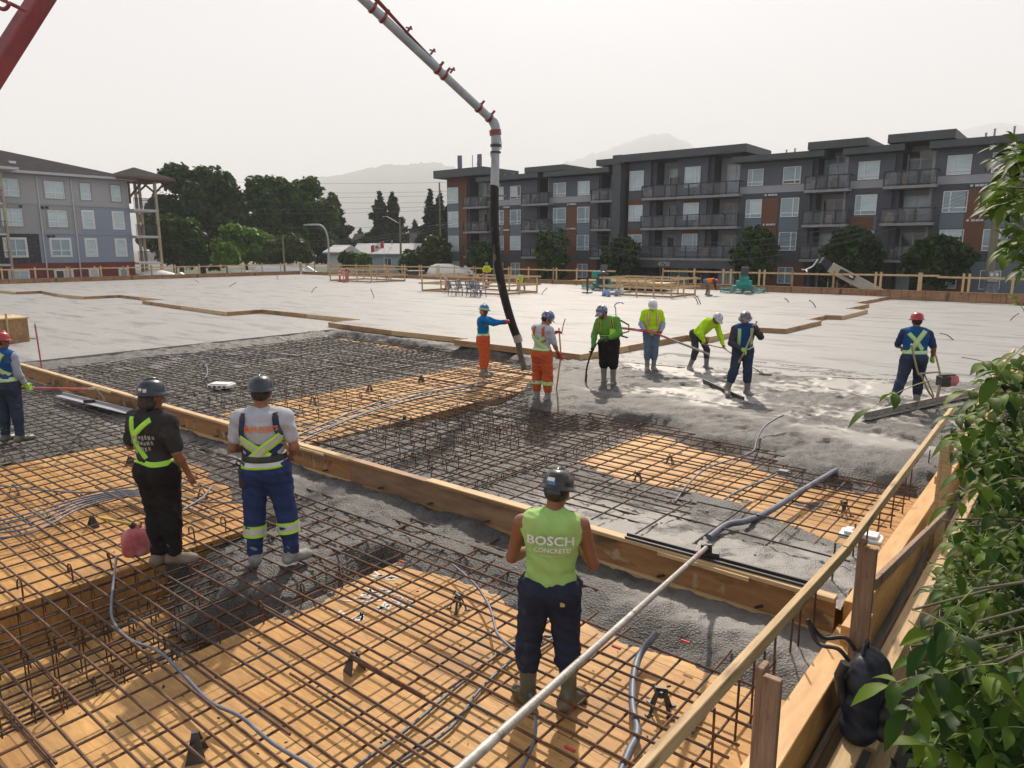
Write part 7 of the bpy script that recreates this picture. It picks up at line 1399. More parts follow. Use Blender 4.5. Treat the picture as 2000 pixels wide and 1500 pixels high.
q.add([(.92-.95+a*.9, -.16, 3.1-.5-.37+c*.9) for a, c in lf], [tuple(range(len(lf)))], 0); q.build('cloth', [M['red'], M['white']], e)
def wire(p, q_, sag, lb_, r=.012, n=14):
    P = []
    for i in range(n+1): f = i/n; v = p.lerp(q_, f); v.z -= sag*4*f*(1-f); P.append(v)
    b_ = MB(); b_.tube(P, r, 4, cap=False); o = b_.build('wire', M['wire'], origin=tuple(P[0])); tag(o, lb_, 'wire', 'overhead wires')
M['wire'] = mat('wire', (.10,.10,.105), .6, (.14,.14,.14), 3)
for i, (a, c, Yw, lb_) in enumerate((((355,352),(1000,352),112,'highest overhead wire across the hazy hill'),((430,372),(1000,368),110,'second overhead wire across the hill'),((430,382),(1000,375),110,'third overhead wire across the hill'),((300,386),(1000,392),106,'overhead wire just above the mid height of the hill'),
     ((300,402),(870,402),104,'overhead wire crossing the tall dark tree'),((300,412),(870,409),104,'lower overhead wire crossing the tall dark tree'),((290,436),(860,440),100,'overhead wire low over the conifer pair'))):
    wire(atd(a[0],a[1],Yw), atd(c[0],c[1],Yw), .5, lb_, .022)
for i in range(4): wire(atd(966, 404+i*6, 62), atd(1962, 348+i*5, 50), 3.6+.25*i, ['uppermost','second','third','lowest'][i]+' of the four sagging wires before the grey block', .017, 24)
for i in range(3): wire(atd(966, 404+i*5, 62), atd(600, 470+i*6, 75), .8, ['upper','middle','lower'][i]+' wire running from the hose pole towards the lamp', .016, 16)

# ------------------------------------------------------------------ the parapet form and guard rail round the far edges
def edge_run(p0, p1, label_a, label_b, zt=.44, h=.5, zr=1.28, step=2.35, grp='x', ply='edge_form', seed=0):
    (s0,t0), (s1,t1) = p0, p1; L = math.hypot(s1-s0, t1-t0); ang = math.atan2(t1-t0, s1-s0); rr = random.Random(seed); nb = max(1, round(L/6)); l = L/nb
    for i in range(nb):
        q = MB(); q.box((0,-.02,0),(l-.01,.02,h)); q.box((0,-.05,h-.0),(l-.01,.05,h+.035),1); o = q.build('parapet_form', [M[ply], M['form_ply']], loc=W(s0+(s1-s0)*i/nb, t0+(t1-t0)*i/nb, zt-h)); o.rotation_euler = (0,0,ang+DECKROT); tag(o, label_a, 'form panel', grp+' form panels')
        q = MB(); q.box((0,-.02,-.07),(l+.1,.02,.04)); o = q.build('guard_rail', M['lumber'], loc=W(s0+(s1-s0)*i/nb, t0+(t1-t0)*i/nb, zr+rr.uniform(-.03,.03))); o.rotation_euler = (0,rr.uniform(-.006,.006),ang+DECKROT); tag(o, label_b, 'rail', grp+' rails')
    n = int(L/step); 
    for i in range(n+1):
        for dd in ((0,) if rr.random() < .6 else (0,.32)):
            f = (i*step+dd+rr.uniform(-.15,.15))/L; f = min(max(f, 0), 1); q = MB(); q.box((-.06,-.03,-.1),(.06,.02,zr-zt+.05)); o = q.build('guard_post', M['lumber' if rr.random() < .8 else 'form_ply'], loc=W(s0+(s1-s0)*f, t0+(t1-t0)*f, zt+.04)); o.rotation_euler = (0,0,ang+DECKROT); o.location.z = zt+.138; tag(o, label_b.replace('rail board','post'), 'post', grp+' posts')
edge_run((-69,10),(-69,47.6), 'brown form panel along the left far edge of the slab', 'pale timber rail board on the left far edge', grp='left far edge', seed=1, zt=.50)
edge_run((-69,47.8),(-41.5,47.8), 'brown form panel along the back edge before the pale blue house', 'pale timber rail board along the back edge before the pale blue house', grp='back edge', seed=2)
edge_run((-24.5,47.8),(-1.2,47.8), 'brown form panel along the back edge before the grey block', 'pale timber rail board along the back edge before the grey block', grp='right back edge', seed=3, zt=.52, h=.56, zr=1.42)
edge_run((-41.5,47.8),(-28.6,47.8), 'brown form panel of the back edge behind the stair opening', 'pale timber rail board behind the stair opening', grp='middle back edge', seed=4)
q = MB()
for i in range(60): s_ = -24+i*.38; q.box((s_,-.0,-.0),(s_+.012,.012,.62)) if i % 3 else None
o = q.build('form_tie_wires', M['mark'], loc=(0,0,0)); o.location = W(0,47.76,.0); o.rotation_euler = (0,0,DECKROT); tag(o, 'thin dark tie wires on the back edge panels', 'tie wires', kind='stuff')
# red spray marks
for (x0, x1, y, Tt, lb_) in ((1697,1738,573,47.74,'red spray painted mark on the form panel before the grey block'),):
    a = W(S_(x0, y, Tt), Tt, 0); me = text_mesh('17.SR', .42); me.materials.append(M['redmark']); o = link('spray_mark', me, None, (a.x, a.y, .10), (R(90),0,DECKROT)); tag(o, lb_, 'paint mark')
for k, t_ in enumerate((22.5, 25.6)):
    me = text_mesh('SLD' if k else '7.R', .42); me.materials.append(M['redmark']); o = link('spray_mark', me, None, W(-68.95, t_, .06), (R(90),0,DECKROT+R(90))); tag(o, ['red spray painted mark on the left edge panel, left of two','red spray painted mark on the left edge panel, right of two'][k], 'paint mark')

# ------------------------------------------------------------------ railed openings in the raised slab
def enclosure(c0, c1, lb_, z=HS, h=1.1, posts=(4,3), curb='form_ply', low=True, m='lumber'):
    (s0,t0), (s1,t1) = c0, c1; e = empty('guard_enclosure', W((s0+s1)/2, (t0+t1)/2, z), DECKROT, lb_, 'guard enclosure'); a, c = abs(s1-s0)/2, abs(t1-t0)/2
    for (ax, n, fixed) in (('x', posts[0], -c),('x', posts[0], c),('y', posts[1], -a),('y', posts[1], a)):
        L = a if ax == 'x' else c
        for i in range(n):
            u = -L+2*L*i/(n-1)
            if ax == 'y' and (i in (0, n-1)): continue
            p_ = (u, fixed) if ax == 'x' else (fixed, u); q = MB(); q.box((p_[0]-.045,p_[1]-.03,.0),(p_[0]+.045,p_[1]+.03,h+RNG.uniform(-.02,.06))); q.build('post', M[m], e)
        for zz_ in ((h-.06), h*.48):
            if not low and zz_ < h*.6: continue
            q = MB(); f2_ = fixed+(.05 if fixed > 0 else -.05); pa, pb = ((-L-.3, f2_, zz_), (L+.3, f2_, zz_+RNG.uniform(-.03,.03))) if ax == 'x' else ((f2_, -L-.2, zz_+.004), (f2_, L+.2, zz_+.004)); q.bar(pa, pb, .03, .11); q.build('rail', M[m], e)
    q = MB(); q.box((-a,-c,.0),(a,-c+.05,.10)); q.box((-a,c-.05,.0),(a,c,.10)); q.box((-a,-c+.052,.0),(-a+.05,c-.052,.10)); q.box((a-.05,-c+.052,.0),(a,c-.052,.10)); q.build('kerb', M[curb], e); return e
def stz(x, y, z=HS): return st(at(x, y, z))
c = stz(712,549); enclosure((c[0]-3.0,c[1]-1.4),(c[0]+2.6,c[1]+2.4), 'timber railed opening at the back left of the raised slab', posts=(4,3), low=True)
c = stz(905,572); enclosure((c[0]-3.6,c[1]-.2),(c[0]+3.4,c[1]+3.4), 'timber railed opening behind the grey hoops', posts=(4,3))
c = stz(1243,578); enclosure((c[0]-2.2,c[1]-.2),(c[0]+2.4,c[1]+3.0), 'timber railed opening between the two riding trowels', posts=(5,3))
q = MB(); q.box((-6,-1.6,0),(6,1.6,.42)); p = W(*stz(1030,562), HS); o = q.build('timber_stack', M['form_ply'], loc=W(-25.5,44.6,HS+.1), rot=(0,0,DECKROT)); o.scale = (.55,.6,1); bevel(o, .02); tag(o, 'low brown formed curb block beyond the pouring hose', 'timber block')
for i in range(5):
    board('plank', W(-29.5+i*.4,43.6+i*.35,HS+.55+.03*i), W(-23.6,43.9+i*.35,HS+.58+.02*i), .2, .04, 'lumber', ['lowest','second','third','fourth','topmost'][i]+' loose plank stacked beyond the pouring hose', 'plank', 'planks stacked beyond the hose')
# orange and red delineators, barrier
def delin(x, y, h, lb_, m='orange_red', Z=HS):
    p = at(x, y, Z); e = empty('delineator', p, 0, lb_, 'delineator', 'delineators on the raised slab'); q = MB(); q.lathe([(.22,0),(.22,.03),(.08,.06),(.0,.06)], n=10); q.build('base', M['black_rub'], e)
    q = MB(); q.lathe([(.085,.06),(.08,h-.05),(.05,h),(0,h)], n=10); q.build('post', M[m], e)
    for z_ in (.5,.74): q = MB(); q.lathe([(.089,h*z_),(.089,h*z_+.10)], n=10); q.build('reflective_band', M['white'], e)
delin(664,550,1.15,'orange delineator beside the red standpipe'); delin(757,543,1.1,'orange delineator at the back right of the first opening'); delin(871,566,1.05,'orange delineator inside the rails behind the grey hoops'); delin(950,562,.95,'orange white delineator beside the pouring hose')
p = at(678,551,HS); e = empty('standpipe', p, 0, 'faded red steel standpipe box with a valve top', 'standpipe'); q = MB(); q.box((-.13,-.13,0),(.13,.13,.85)); bevel(q.build('body', M['red_faded'], e), .02)
q = MB(); q.lathe([(.06,.85),(.07,1.0),(.12,1.02),(.1,1.12),(.04,1.18),(0,1.2)], n=12); q.build('valve', M['red'], e); q = MB(); q.box((-.45,-.1,0),(-.14,.1,.22)); q.build('foot_box', M['red_faded'], e)
# stack of grey plastic chairs
def pchair(p, rz, lb_):
    e = empty('plastic_chair', p, rz, lb_, 'chair', 'grey plastic chairs by the opening'); 
    q = MB(); q.box((-.24,-.22,.40),(.24,.22,.43)); bevel(q.build('seat', M['conduit'], e), .015, 2)
    q = MB()
    for i in range(5): q.bar((-.18+i*.09,.22,.42),(-.20+i*.10,.36,.88),.05,.02)
    q.tube([(-.22,.23,.45),(-.24,.37,.86),(-.1,.40,.93),(.1,.40,.93),(.24,.37,.86),(.22,.23,.45)], .02, 6); q.build('backrest', M['conduit'], e)
    for sx in (-1,1):
        for sy in (-1,1): q = MB(); q.bar((sx*.22,sy*.20,.41),(sx*.26,sy*.25,0),.04,.03); q.build('leg', M['conduit'], e)
        q = MB(); q.tube([(sx*.25,-.22,.40),(sx*.28,-.24,.60),(sx*.28,.0,.64),(sx*.24,.3,.62)], .022, 6); q.build('armrest', M['conduit'], e)
for i, (x, y, rz) in enumerate(((886,577,1.2),(903,577,.9),(922,579,.7),(930,578,.75),(938,580,.8))): pchair(at(x, y, HS), rz, ['grey plastic chair farthest from the hose','grey plastic chair tilted beside the orange delineator','first grey plastic chair of the tight cluster','middle grey plastic chair of the tight cluster','grey plastic chair of the cluster closest to the hose'][i])
# blue jugs and bucket
def jug(p, lb_, m='blue_jug', h=.36):
    e = empty('jug', p, RNG.uniform(0,3), lb_, 'jug', 'jugs by the opening'); q = MB(); q.lathe([(.10,0),(.145,.01),(.15,h*.55),(.11,h*.75),(.05,h*.9),(.045,h)], n=12, sy=.8); q.build('body', M[m], e); q = MB(); q.lathe([(.05,h),(.05,h+.04),(0,h+.04)], n=10); q.build('cap', M['white'], e)
    q = MB(); q.tube([(.05,0,h*.86),(.13,0,h*.95),(.15,0,h*.6)], .018, 6); q.build('handle', M[m], e)
jug(at(1180,578,HS), 'blue water jug, leftmost of three'); jug(at(1188,579,HS), 'blue water jug, middle of three'); jug(at(1204,578,HS), 'blue water jug standing apart nearer the rails'); jug(at(1214,574,HS), 'white jug behind the blue ones', 'white', .5)
# ------------------------------------------------------------------ riding trowel machines
def trowel(p, rz, lb_, engine=True, sc_=1.0):
    e = empty('riding_trowel', p, rz, lb_, 'riding trowel'); e.scale = (sc_,)*3
    for sx in (-.62,.62):
        q = MB(); n = 24
        for zz_, rr_ in ((.06,.66),(.26,.66),(.16,.67)): q.tube([(sx+rr_*math.cos(a*6.2832/n), rr_*math.sin(a*6.2832/n), zz_) for a in range(n+1)], .018, 6, cap=False)
        for a in range(12): an = a*math.pi/6; q.tube([(sx+.66*math.cos(an),.66*math.sin(an),.06),(sx+.66*math.cos(an),.66*math.sin(an),.26)], .014, 5)
        for a in range(4): an = a*math.pi/2+.3; q.bar((sx,0,.30),(sx+.66*math.cos(an),.66*math.sin(an),.27),.05,.03)
        q.build('guard_ring', M['teal'], e)
        q = MB()
        for a in range(5): an = a*1.2566; q.bar((sx+.1*math.cos(an),.1*math.sin(an),.04),(sx+.58*math.cos(an),.58*math.sin(an),.035),.15,.012)
        q.lathe([(.12,.03),(.12,.2),(.06,.3)], c=(sx,0,0), n=12); q.build('rotor', M['steel'], e)
    q = MB(); q.box((-.55,-.30,.30),(.55,.32,.42)); q.box((-.42,-.34,.42),(.42,.05,.72)); bevel(q.build('deck', M['teal'], e), .02)
    q = MB(); q.box((-.25,-.30,.72),(.25,.02,.95)); q.bar((-.3,.1,.5),(.3,.1,.5),.2,.25); bevel(q.build('tank', M['teal'], e), .03)
    if engine:
        q = MB(); q.box((-.45,.06,.42),(.10,.55,1.0)); q.lathe([(.18,.9),(.2,1.05),(.1,1.12),(0,1.12)], c=(-.2,.3,0), n=12); bevel(q.build('engine', M['black_steel'], e), .03)
        q = MB(); q.box((.0,.0,.70),(.55,.4,1.12)); bevel(q.build('cowl', M['teal'], e), .04)
    q = MB(); q.bar((0,.12,.98),(0,-.2,.98),.46,.10); q.bar((0,-.10,1.0),(0,-.26,1.48),.44,.08); bevel(q.build('seat', M['conduit_dark'], e), .03, 2)
    for sx in (-.28,.28): q = MB(); q.tube([(sx,.25,.72),(sx,.30,1.10),(sx*.9,.22,1.2)], .018, 6); q.build('control_lever', M['black_steel'], e)
trowel(at(1450,572,HS), R(3), 'turquoise riding trowel with its seat back to the camera near the fence', engine=False, sc_=1.12)
trowel(at(1176,566,HS), R(150), 'turquoise riding trowel with dark engine beside the railed opening', sc_=1.15)
# walk-behind tool stand beside it
p = at(1147,572,HS); e = empty('floor_stand', p, 0, 'black round based stand left of the engine trowel', 'stand'); q = MB(); q.lathe([(.36,0),(.36,.04),(.1,.08),(.0,.08)], n=14); q.build('base', M['black_steel'], e); q = MB(); q.tube([(0,0,.08),(0,0,.9),(.05,0,1.05)], [.05,.07,.09], 8); q.build('column', M['black_steel'], e)
# ------------------------------------------------------------------ concrete mixer trucks beyond the fence: only drums show
def mixer(x0, x1, ytop, Y, lb_, cab=False):
    a = atd(x0, ytop, Y); c = atd(x1, ytop, Y); L = c.x-a.x; zt = a.z-GZ; r = 1.2; cx = L*.5
    e = empty('mixer_truck', (a.x, Y, GZ), R(-2), lb_, 'mixer truck'); Mx = Matrix.Rotation(R(90), 3, 'Y')
    q = MB(); q.lathe([(.3,0),(r*.8,L*.08),(r,L*.22),(r,L*.55),(r*.75,L*.78),(r*.45,L*.96),(.25,L)], c=(0,0,zt-r), n=24, M=Mx); q.build('drum', M['white'], e)
    q = MB(); q.box((-.6,-1.1,.75),(L+1.2,1.1,1.05)); q.build('chassis', M['black_steel'], e)
    for xx in (.3, L*.62, L*.62+1.4):
        for sy in (-1.15, .85): q = MB(); q.lathe([(.2,0),(.52,0),(.52,.32),(.2,.32)], c=(xx,sy,.52), n=18, M=Matrix.Rotation(R(-90),3,'X')); q.build('wheel', M['black_rub'], e)
    q = MB(); q.box((-2.2,-1.15,.9),(-.4,1.15,2.7 if not cab else 2.9)); bevel(q.build('cab', M['black_steel' if cab else 'white'], e), .1, 2)
    q = MB(); q.bar((L*.9,0,zt-.3),(L+1.2,0,zt-1.6),.5,.3); q.build('chute', M['white'], e); return e
mixer(268,362,528,75,'mixer truck with white drum before the corner balconies'); mixer(494,612,516,86,'mixer truck with long white drum below the olive tree'); mixer(834,915,515,80,'mixer truck with white drum and dark cab left of the grey block', True)
# dark car at the left border
p = atd(0,540,66); e = empty('parked_car', (p.x-2.2, 66, GZ+1.0), R(60), 'dark car with pale roof bar half cut by the left border', 'car'); q = MB(); q.box((-2.2,-.9,.35),(2.2,.9,1.0)); q.add([(-1.5,-.8,1.0),(1.2,-.8,1.0),(1.2,.8,1.0),(-1.5,.8,1.0),(-1.0,-.65,1.5),(.6,-.65,1.5),(.6,.65,1.5),(-1.0,.65,1.5)], [(0,1,5,4),(1,2,6,5),(2,3,7,6),(3,0,4,7),(4,5,6,7)]); bevel(q.build('body', M['black_steel'], e), .06, 2)
for xx in (-1.35,1.35):
    for sy in (-.92,.7): q = MB(); q.lathe([(.15,0),(.34,0),(.34,.22),(.15,.22)], c=(xx,sy,.34), n=16, M=Matrix.Rotation(R(-90),3,'X')); q.build('wheel', M['black_rub'], e)
# telehandler boom rising behind the back rail
Yh = 50; A, B = atd(1622,522,Yh), atd(1712,566,Yh-1.5)
e = empty('telehandler', (B.x+1.5, Yh, GZ), R(0), 'cream telehandler with raised dark forked head behind the back rail', 'telehandler'); o_ = Vector(e.location)
q = MB(); q.bar(A-o_, B-o_+Vector((1.6,0,-.95)), .5, .72); bevel(q.build('boom', M['boom_cream'] if 'boom_cream' in M else M['pale'], e), .04)
q = MB(); d_ = (B-A).normalized(); c_ = A+d_*1.3-o_; q.bar(c_-d_*.75+Vector((0,-.262,.0)), c_+d_*.35+Vector((0,-.262,0)), .02, .34); q.build('decal_plate', M['navy_pack'], e)
q = MB(); q.bar(c_-d_*.30+Vector((0,-.276,0)), c_-d_*.16+Vector((0,-.276,0)), .01, .10); q.bar(c_-d_*.06+Vector((0,-.276,0)), c_+d_*.22+Vector((0,-.276,0)), .01, .10); q.build('decal', M['white'], e)
q = MB(); H0 = atd(1604,508,Yh)-o_; q.bar(A-o_-d_*.1, H0, .4, .5); q.lathe([(.10,-.28),(.10,-.25)], c=tuple(H0+Vector((0,0,.0))), n=10, M=Matrix.Rotation(R(90),3,'X')); q.build('head', M['navy_pack'], e)
q = MB(); T1 = atd(1598,506,Yh)-o_; T2 = atd(1588,520,Yh)-o_; T3 = atd(1574,527,Yh)-o_; q.tube([T1,T2,T3], .05, 6); q.tube([T3, T3+Vector((-.3,0,.02))], .05, 6); q.tube([T3, T3+Vector((-.15,-.6,-.12))], .05, 6); q.build('fork', M['vent'], e)
q = MB(); q.box((-2.2,-1.0,.5),(2.6,1.0,1.5)); bevel(q.build('chassis', M['pale'], e), .08); 
for xx in (-1.5,1.9):
    for sy in (-1.2,.8): q = MB(); q.lathe([(.25,0),(.62,0),(.62,.4),(.25,.4)], c=(xx,sy,.62), n=18, M=Matrix.Rotation(R(-90),3,'X')); q.build('wheel', M['black_rub'], e)
# ------------------------------------------------------------------ pump boom, delivery pipe and hose
HY = 18.3
P_ = lambda x, y, Y=HY: atd(x, y, Y)
bm = empty('pump_boom', (0, HY, 0), 0, 'concrete pump boom: red arm, white pipe and black end hose held by the crew', 'concrete pump'); bo = Vector(bm.location)
up1 = P_(700,-10,16.0); el = P_(962,236); pts = [up1+(up1-el)*.35, up1, up1.lerp(el,.5), el]
q = MB(); q.tube([p-bo for p in pts], .098, 14); q.build('delivery_pipe', M['white_paint'], bm)
e2 = P_(968,262); q = MB(); q.tube([p-bo for p in smooth_path([el, P_(967,246), e2, P_(968,280)], 5)], .115, 14); q.build('pipe_elbow', M['white_paint'], bm)
q = MB(); q.tube([p-bo for p in (P_(968,270), P_(967,330), P_(966,372))], [.10,.105,.11], 14); q.build('end_pipe', M['white_paint'], bm)
tp = at(1023,724,-.05); hose_pts = smooth_path([P_(966,362), P_(966,430,18.2), P_(971,505,18.2), P_(984,575,18.25), P_(1000,632,18.3), P_(1012,664,18.3)], 6)
q = MB(); q.tube([p-bo for p in hose_pts], .108, 14); q.build('hose', M['hose'], bm)
q = MB(); q.tube([p-bo for p in smooth_path([P_(1011,660), P_(1016,690), P_(1024,722)], 5)], [.085]*4+[.075]*7, 12); q.build('end_sock', M['sock'], bm)
q = MB(); q.tube([P_(1009,654)-bo, P_(1013,668)-bo], .115, 12); q.build('hose_clamp', M['alu'], bm)
for f in (.09,.16,.60,.97,.55,.88): 
    c_ = up1.lerp(el, f); d_ = (el-up1).normalized(); q = MB(); q.tube([c_-d_*.03-bo, c_+d_*.03-bo], .120, 12); q.bar(c_-bo, c_-bo+Vector((.14,0,.16)), .05, .05); q.build('pipe_clamp', M['boom_red'], bm)
for p1_, p2_ in (((967,254),(968,264)),((968,282),(968,287)),((968,296),(968,299))): q = MB(); q.tube([P_(*p1_)-bo, P_(*p2_)-bo], .15 if p1_[1] < 260 else .135, 12); q.build('pipe_clamp', M['boom_red' if p1_[1] < 260 else 'black_steel'], bm)
q = MB(); a0 = up1+Vector((.12,0,.17)); q.tube([a0+(up1-el)*.3-bo, a0-bo, up1.lerp(el,.32)+Vector((.07,0,.10))-bo, up1.lerp(el,.55)+Vector((.04,0,.09))-bo], [.05,.055,.03,.012], 8); q.build('tapered_arm', M['boom_red'], bm)
for f in (.30,.47,.62): c_ = up1.lerp(el, f)+Vector((.08,0,.10)); q = MB(); q.bar(c_-bo, c_-bo+Vector((.1,0,.12)), .04, .04); q.bar(c_-bo+Vector((-.02,0,.1)), c_-bo+Vector((.12,0,.06)), .03, .03); q.build('clip', M['boom_red'], bm)
q = MB(); q.tube([p-bo for p in smooth_path([P_(975,252), P_(979,285), P_(975,292), P_(960,296), P_(959,305), P_(962,312)], 5)], .012, 6); q.tube([p-bo for p in smooth_path([P_(958,360), P_(970,366), P_(976,360), P_(958,358), P_(956,372)], 4)], .015, 6); q.build('rope', M['dirtygrey'], bm)
q = MB(); q.tube([P_(967,446)-bo, P_(968,450)-bo], .115, 10); q.build('hose_tie', M['lumber'], bm)
# red main arm crossing the corner of the sky
r0, r1 = atd(-70,235,11), atd(150,-110,12.5); q = MB(); q.bar(r0-bo+(r0-r1)*.6, r1-bo, .21, .29, roll=.5); bevel(q.build('main_arm', M['boom_red'], bm), .02)
q = MB(); q.tube([atd(52,22,11.4)-bo, atd(-20,-12,11.4)-bo], .03, 6); q.tube([p-bo for p in smooth_path([atd(-10,12,11.3), atd(8,18,11.3), atd(17,8,11.3), atd(5,-4,11.3)], 5)], .03, 6); q.build('bracket', M['boom_red'], bm)
k1 = r1+(r1-r0)*1.2; q = MB(); q.bar(r1-bo, k1-bo, .3, .4, roll=.5); q.bar(k1-bo, pts[0]-bo, .2, .24); q.build('upper_arm', M['boom_red'], bm)
q = MB(); lo = r0+(r0-r1)*.6; q.bar(lo-bo, Vector((lo.x-6, lo.y-2, GZ+1))-bo, .45, .5); q.build('lower_arm', M['boom_red'], bm)
# ------------------------------------------------------------------ the walnut tree beside the open edge
def leafmat2(name, c1, c2, tr=.35, rough=.55):
    m = leafmat(name, c1, c2, tr); n = m.node_tree; d = [x for x in n.nodes if x.type == 'BSDF_PRINCIPLED'][0]; d.inputs['Roughness'].default_value = rough; d.inputs['Specular IOR Level'].default_value = .22
    tc = n.nodes.new('ShaderNodeTexCoord'); nz = n.nodes.new('ShaderNodeTexNoise'); nz.inputs['Scale'].default_value = 60; n.links.new(tc.outputs['Object'], nz.inputs[0]); bp = n.nodes.new('ShaderNodeBump'); bp.inputs['Strength'].default_value = .2; bp.inputs['Distance'].default_value = .004
    n.links.new(nz.outputs[0], bp.inputs['Height']); n.links.new(bp.outputs[0], d.inputs['Normal']); return m
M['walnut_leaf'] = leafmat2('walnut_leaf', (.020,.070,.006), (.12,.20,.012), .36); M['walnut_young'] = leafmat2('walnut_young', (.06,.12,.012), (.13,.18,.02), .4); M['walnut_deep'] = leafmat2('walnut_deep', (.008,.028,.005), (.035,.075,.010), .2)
M['twig'] = mat('twig', (.07,.06,.035), .7, (.12,.11,.05), 12); M['petiole'] = mat('petiole', (.16,.20,.05), .6, (.22,.25,.07), 10); M['nut'] = mat('nut', (.12,.19,.035), .45, (.18,.25,.05), 12, bump=.15, bscale=60)
rw = random.Random(21)
def one_leaf(V, Fc, o, d, up, L, wd, droop):
    """a folded, drooping leaflet: 7 stations, midrib and two margins"""
    d = d.normalized(); side = d.cross(up).normalized(); up = side.cross(d).normalized(); prof = [0,.55,.92,1,.86,.50,.0]; n0 = len(V); fold = rw.uniform(.10,.32); tw = rw.uniform(-.25,.25)
    for i, p_ in enumerate(prof):
        f = i/6; c = o + d*(L*f) - Vector((0,0,1))*(droop*L*f*f) + up*(.04*L*math.sin(f*3.1)); w_ = wd*p_*.5*(1+.08*math.sin(i*2.3)); s_ = side*math.cos(tw*f)+up*math.sin(tw*f)
        V.append(c - s_*w_ + up*w_*fold*1.5); V.append(c); V.append(c + s_*w_ + up*w_*fold*1.5)
    for i in range(6):
        a = n0+i*3; Fc.append((a,a+1,a+4,a+3)); Fc.append((a+1,a+2,a+5,a+4))
def spray(V, Fc, PV, base, d, L, n=3, size=.13):
    """compound leaf: a rachis with n pairs of leaflets and one at the tip"""
    d = d.normalized(); up = Vector((0,0,1)); pts = []
    for i in range(5): f = i/4; pts.append(base + d*(L*f) - up*(.25*L*f*f))
    PV.tube(pts, [.0028,.0024,.002,.0018,.0012], 4, smooth=True)
    for i in range(n):
        f = .38+.5*i/max(1, n-1) if n > 1 else .6; c = base + d*(L*f) - up*(.25*L*f*f); sd_ = d.cross(up).normalized()
        for sg in (-1, 1):
            dd = (sd_*sg*1.0 + d*.55 + Vector((rw.uniform(-.25,.25), rw.uniform(-.25,.25), rw.uniform(-.5,.05)))); sz = size*1.02*rw.uniform(.75,1.15)*(.7+.4*f); one_leaf(V, Fc, c, dd, (up+Vector((rw.uniform(-.5,.5),rw.uniform(-.5,.5),0))).normalized(), sz, sz*rw.uniform(.44,.56), rw.uniform(.15,.55))
    sz = size*1.2; one_leaf(V, Fc, pts[-1], d+Vector((0,0,-.25)), up, sz, sz*.46, .4)
def inpoly(x, y, P):
    c = False; n = len(P)
    for i in range(n):
        (ax, ay), (bx, by) = P[i], P[(i+1) % n]
        if (ay > y) != (by > y) and x < (bx-ax)*(y-ay)/(by-ay)+ax: c = not c
    return c
trunk0 = Vector((5.6, 3.9, GZ)); e = empty('walnut_tree', trunk0, 0, 'walnut tree with big glossy leaves and green nuts overhanging the open edge', 'tree'); t0 = Vector(trunk0)
q = MB(); q.tube([Vector((0,0,0)), Vector((-.05,.1,2.0)), Vector((-.2,.2,3.6)), Vector((-.3,.3,5.6))], [.17,.14,.10,.05], 10)
# the crown's volume, as it bulges towards the rail, and clusters of sprays through it
ZONES = [ # polygon in photo terms bounding the bulge, depth range, number of compound leaves, leaflet size
 ([(1975,270),(1940,320),(1945,390),(1962,440),(1950,500),(1985,540),(2120,600),(2120,250)], (4.2,6.2), 60, .13, 'm'),
 ([(1955,335),(1935,350),(1940,400),(1975,420),(2000,340)], (4.3,5.0), 10, .12, 'y'),
 ([(1930,690),(1990,665),(2100,640),(2120,980),(1890,900),(1860,850),(1880,780),(1935,760)], (3.4,5.6), 150, .085, 'm'),
 ([(1870,860),(2100,800),(2100,1180),(1900,1160),(1880,1040),(1895,960)], (3.2,5.4), 190, .080, 'm'),
 ([(1850,1060),(2100,1000),(2100,1320),(1880,1270),(1830,1190)], (2.9,5.0), 160, .080, 'm'),
 ([(1790,1235),(1860,1190),(2080,1200),(2080,1500),(1860,1560),(1780,1330),(1765,1300)], (2.3,3.5), 80, .098, 'm'),
 ([(1835,1400),(2080,1380),(2080,1620),(1840,1600)], (2.2,3.3), 70, .098, 'm'),
]
anchors = []
VV = {'m': ([], []), 'y': ([], []), 'd': ([], [])}; PV = MB()
for poly, (d0, d1), n, sz, kk in ZONES:
    x0, x1 = min(p[0] for p in poly), max(p[0] for p in poly); y0, y1 = min(p[1] for p in poly), max(p[1] for p in poly); c = 0; g = 0
    while c < n and g < 4000:
        g += 1; x, y = rw.uniform(x0, x1), rw.uniform(y0, y1)
        if not inpoly(x, y, poly): continue
        P = atd(x, y, rw.uniform(d0, d1)); s_, t_ = st(P)
        if s_ < -.80 and P.z < 1.25: continue
        out = (Vector((-.5, -.55, .15)) + Vector((rw.uniform(-.9,.9), rw.uniform(-.9,.9), rw.uniform(-.5,.5)))).normalized(); L = rw.uniform(.18,.30); base = P-out*L*.7
        V, Fc = VV['y' if (kk == 'y' or rw.random() < .07) else ('d' if rw.random() < .25 else 'm')]; spray(V, Fc, PV, base, out, L, rw.choice((2,3,3)), sz*rw.uniform(.85,1.15)); c += 1
        if rw.random() < .22: anchors.append(base)
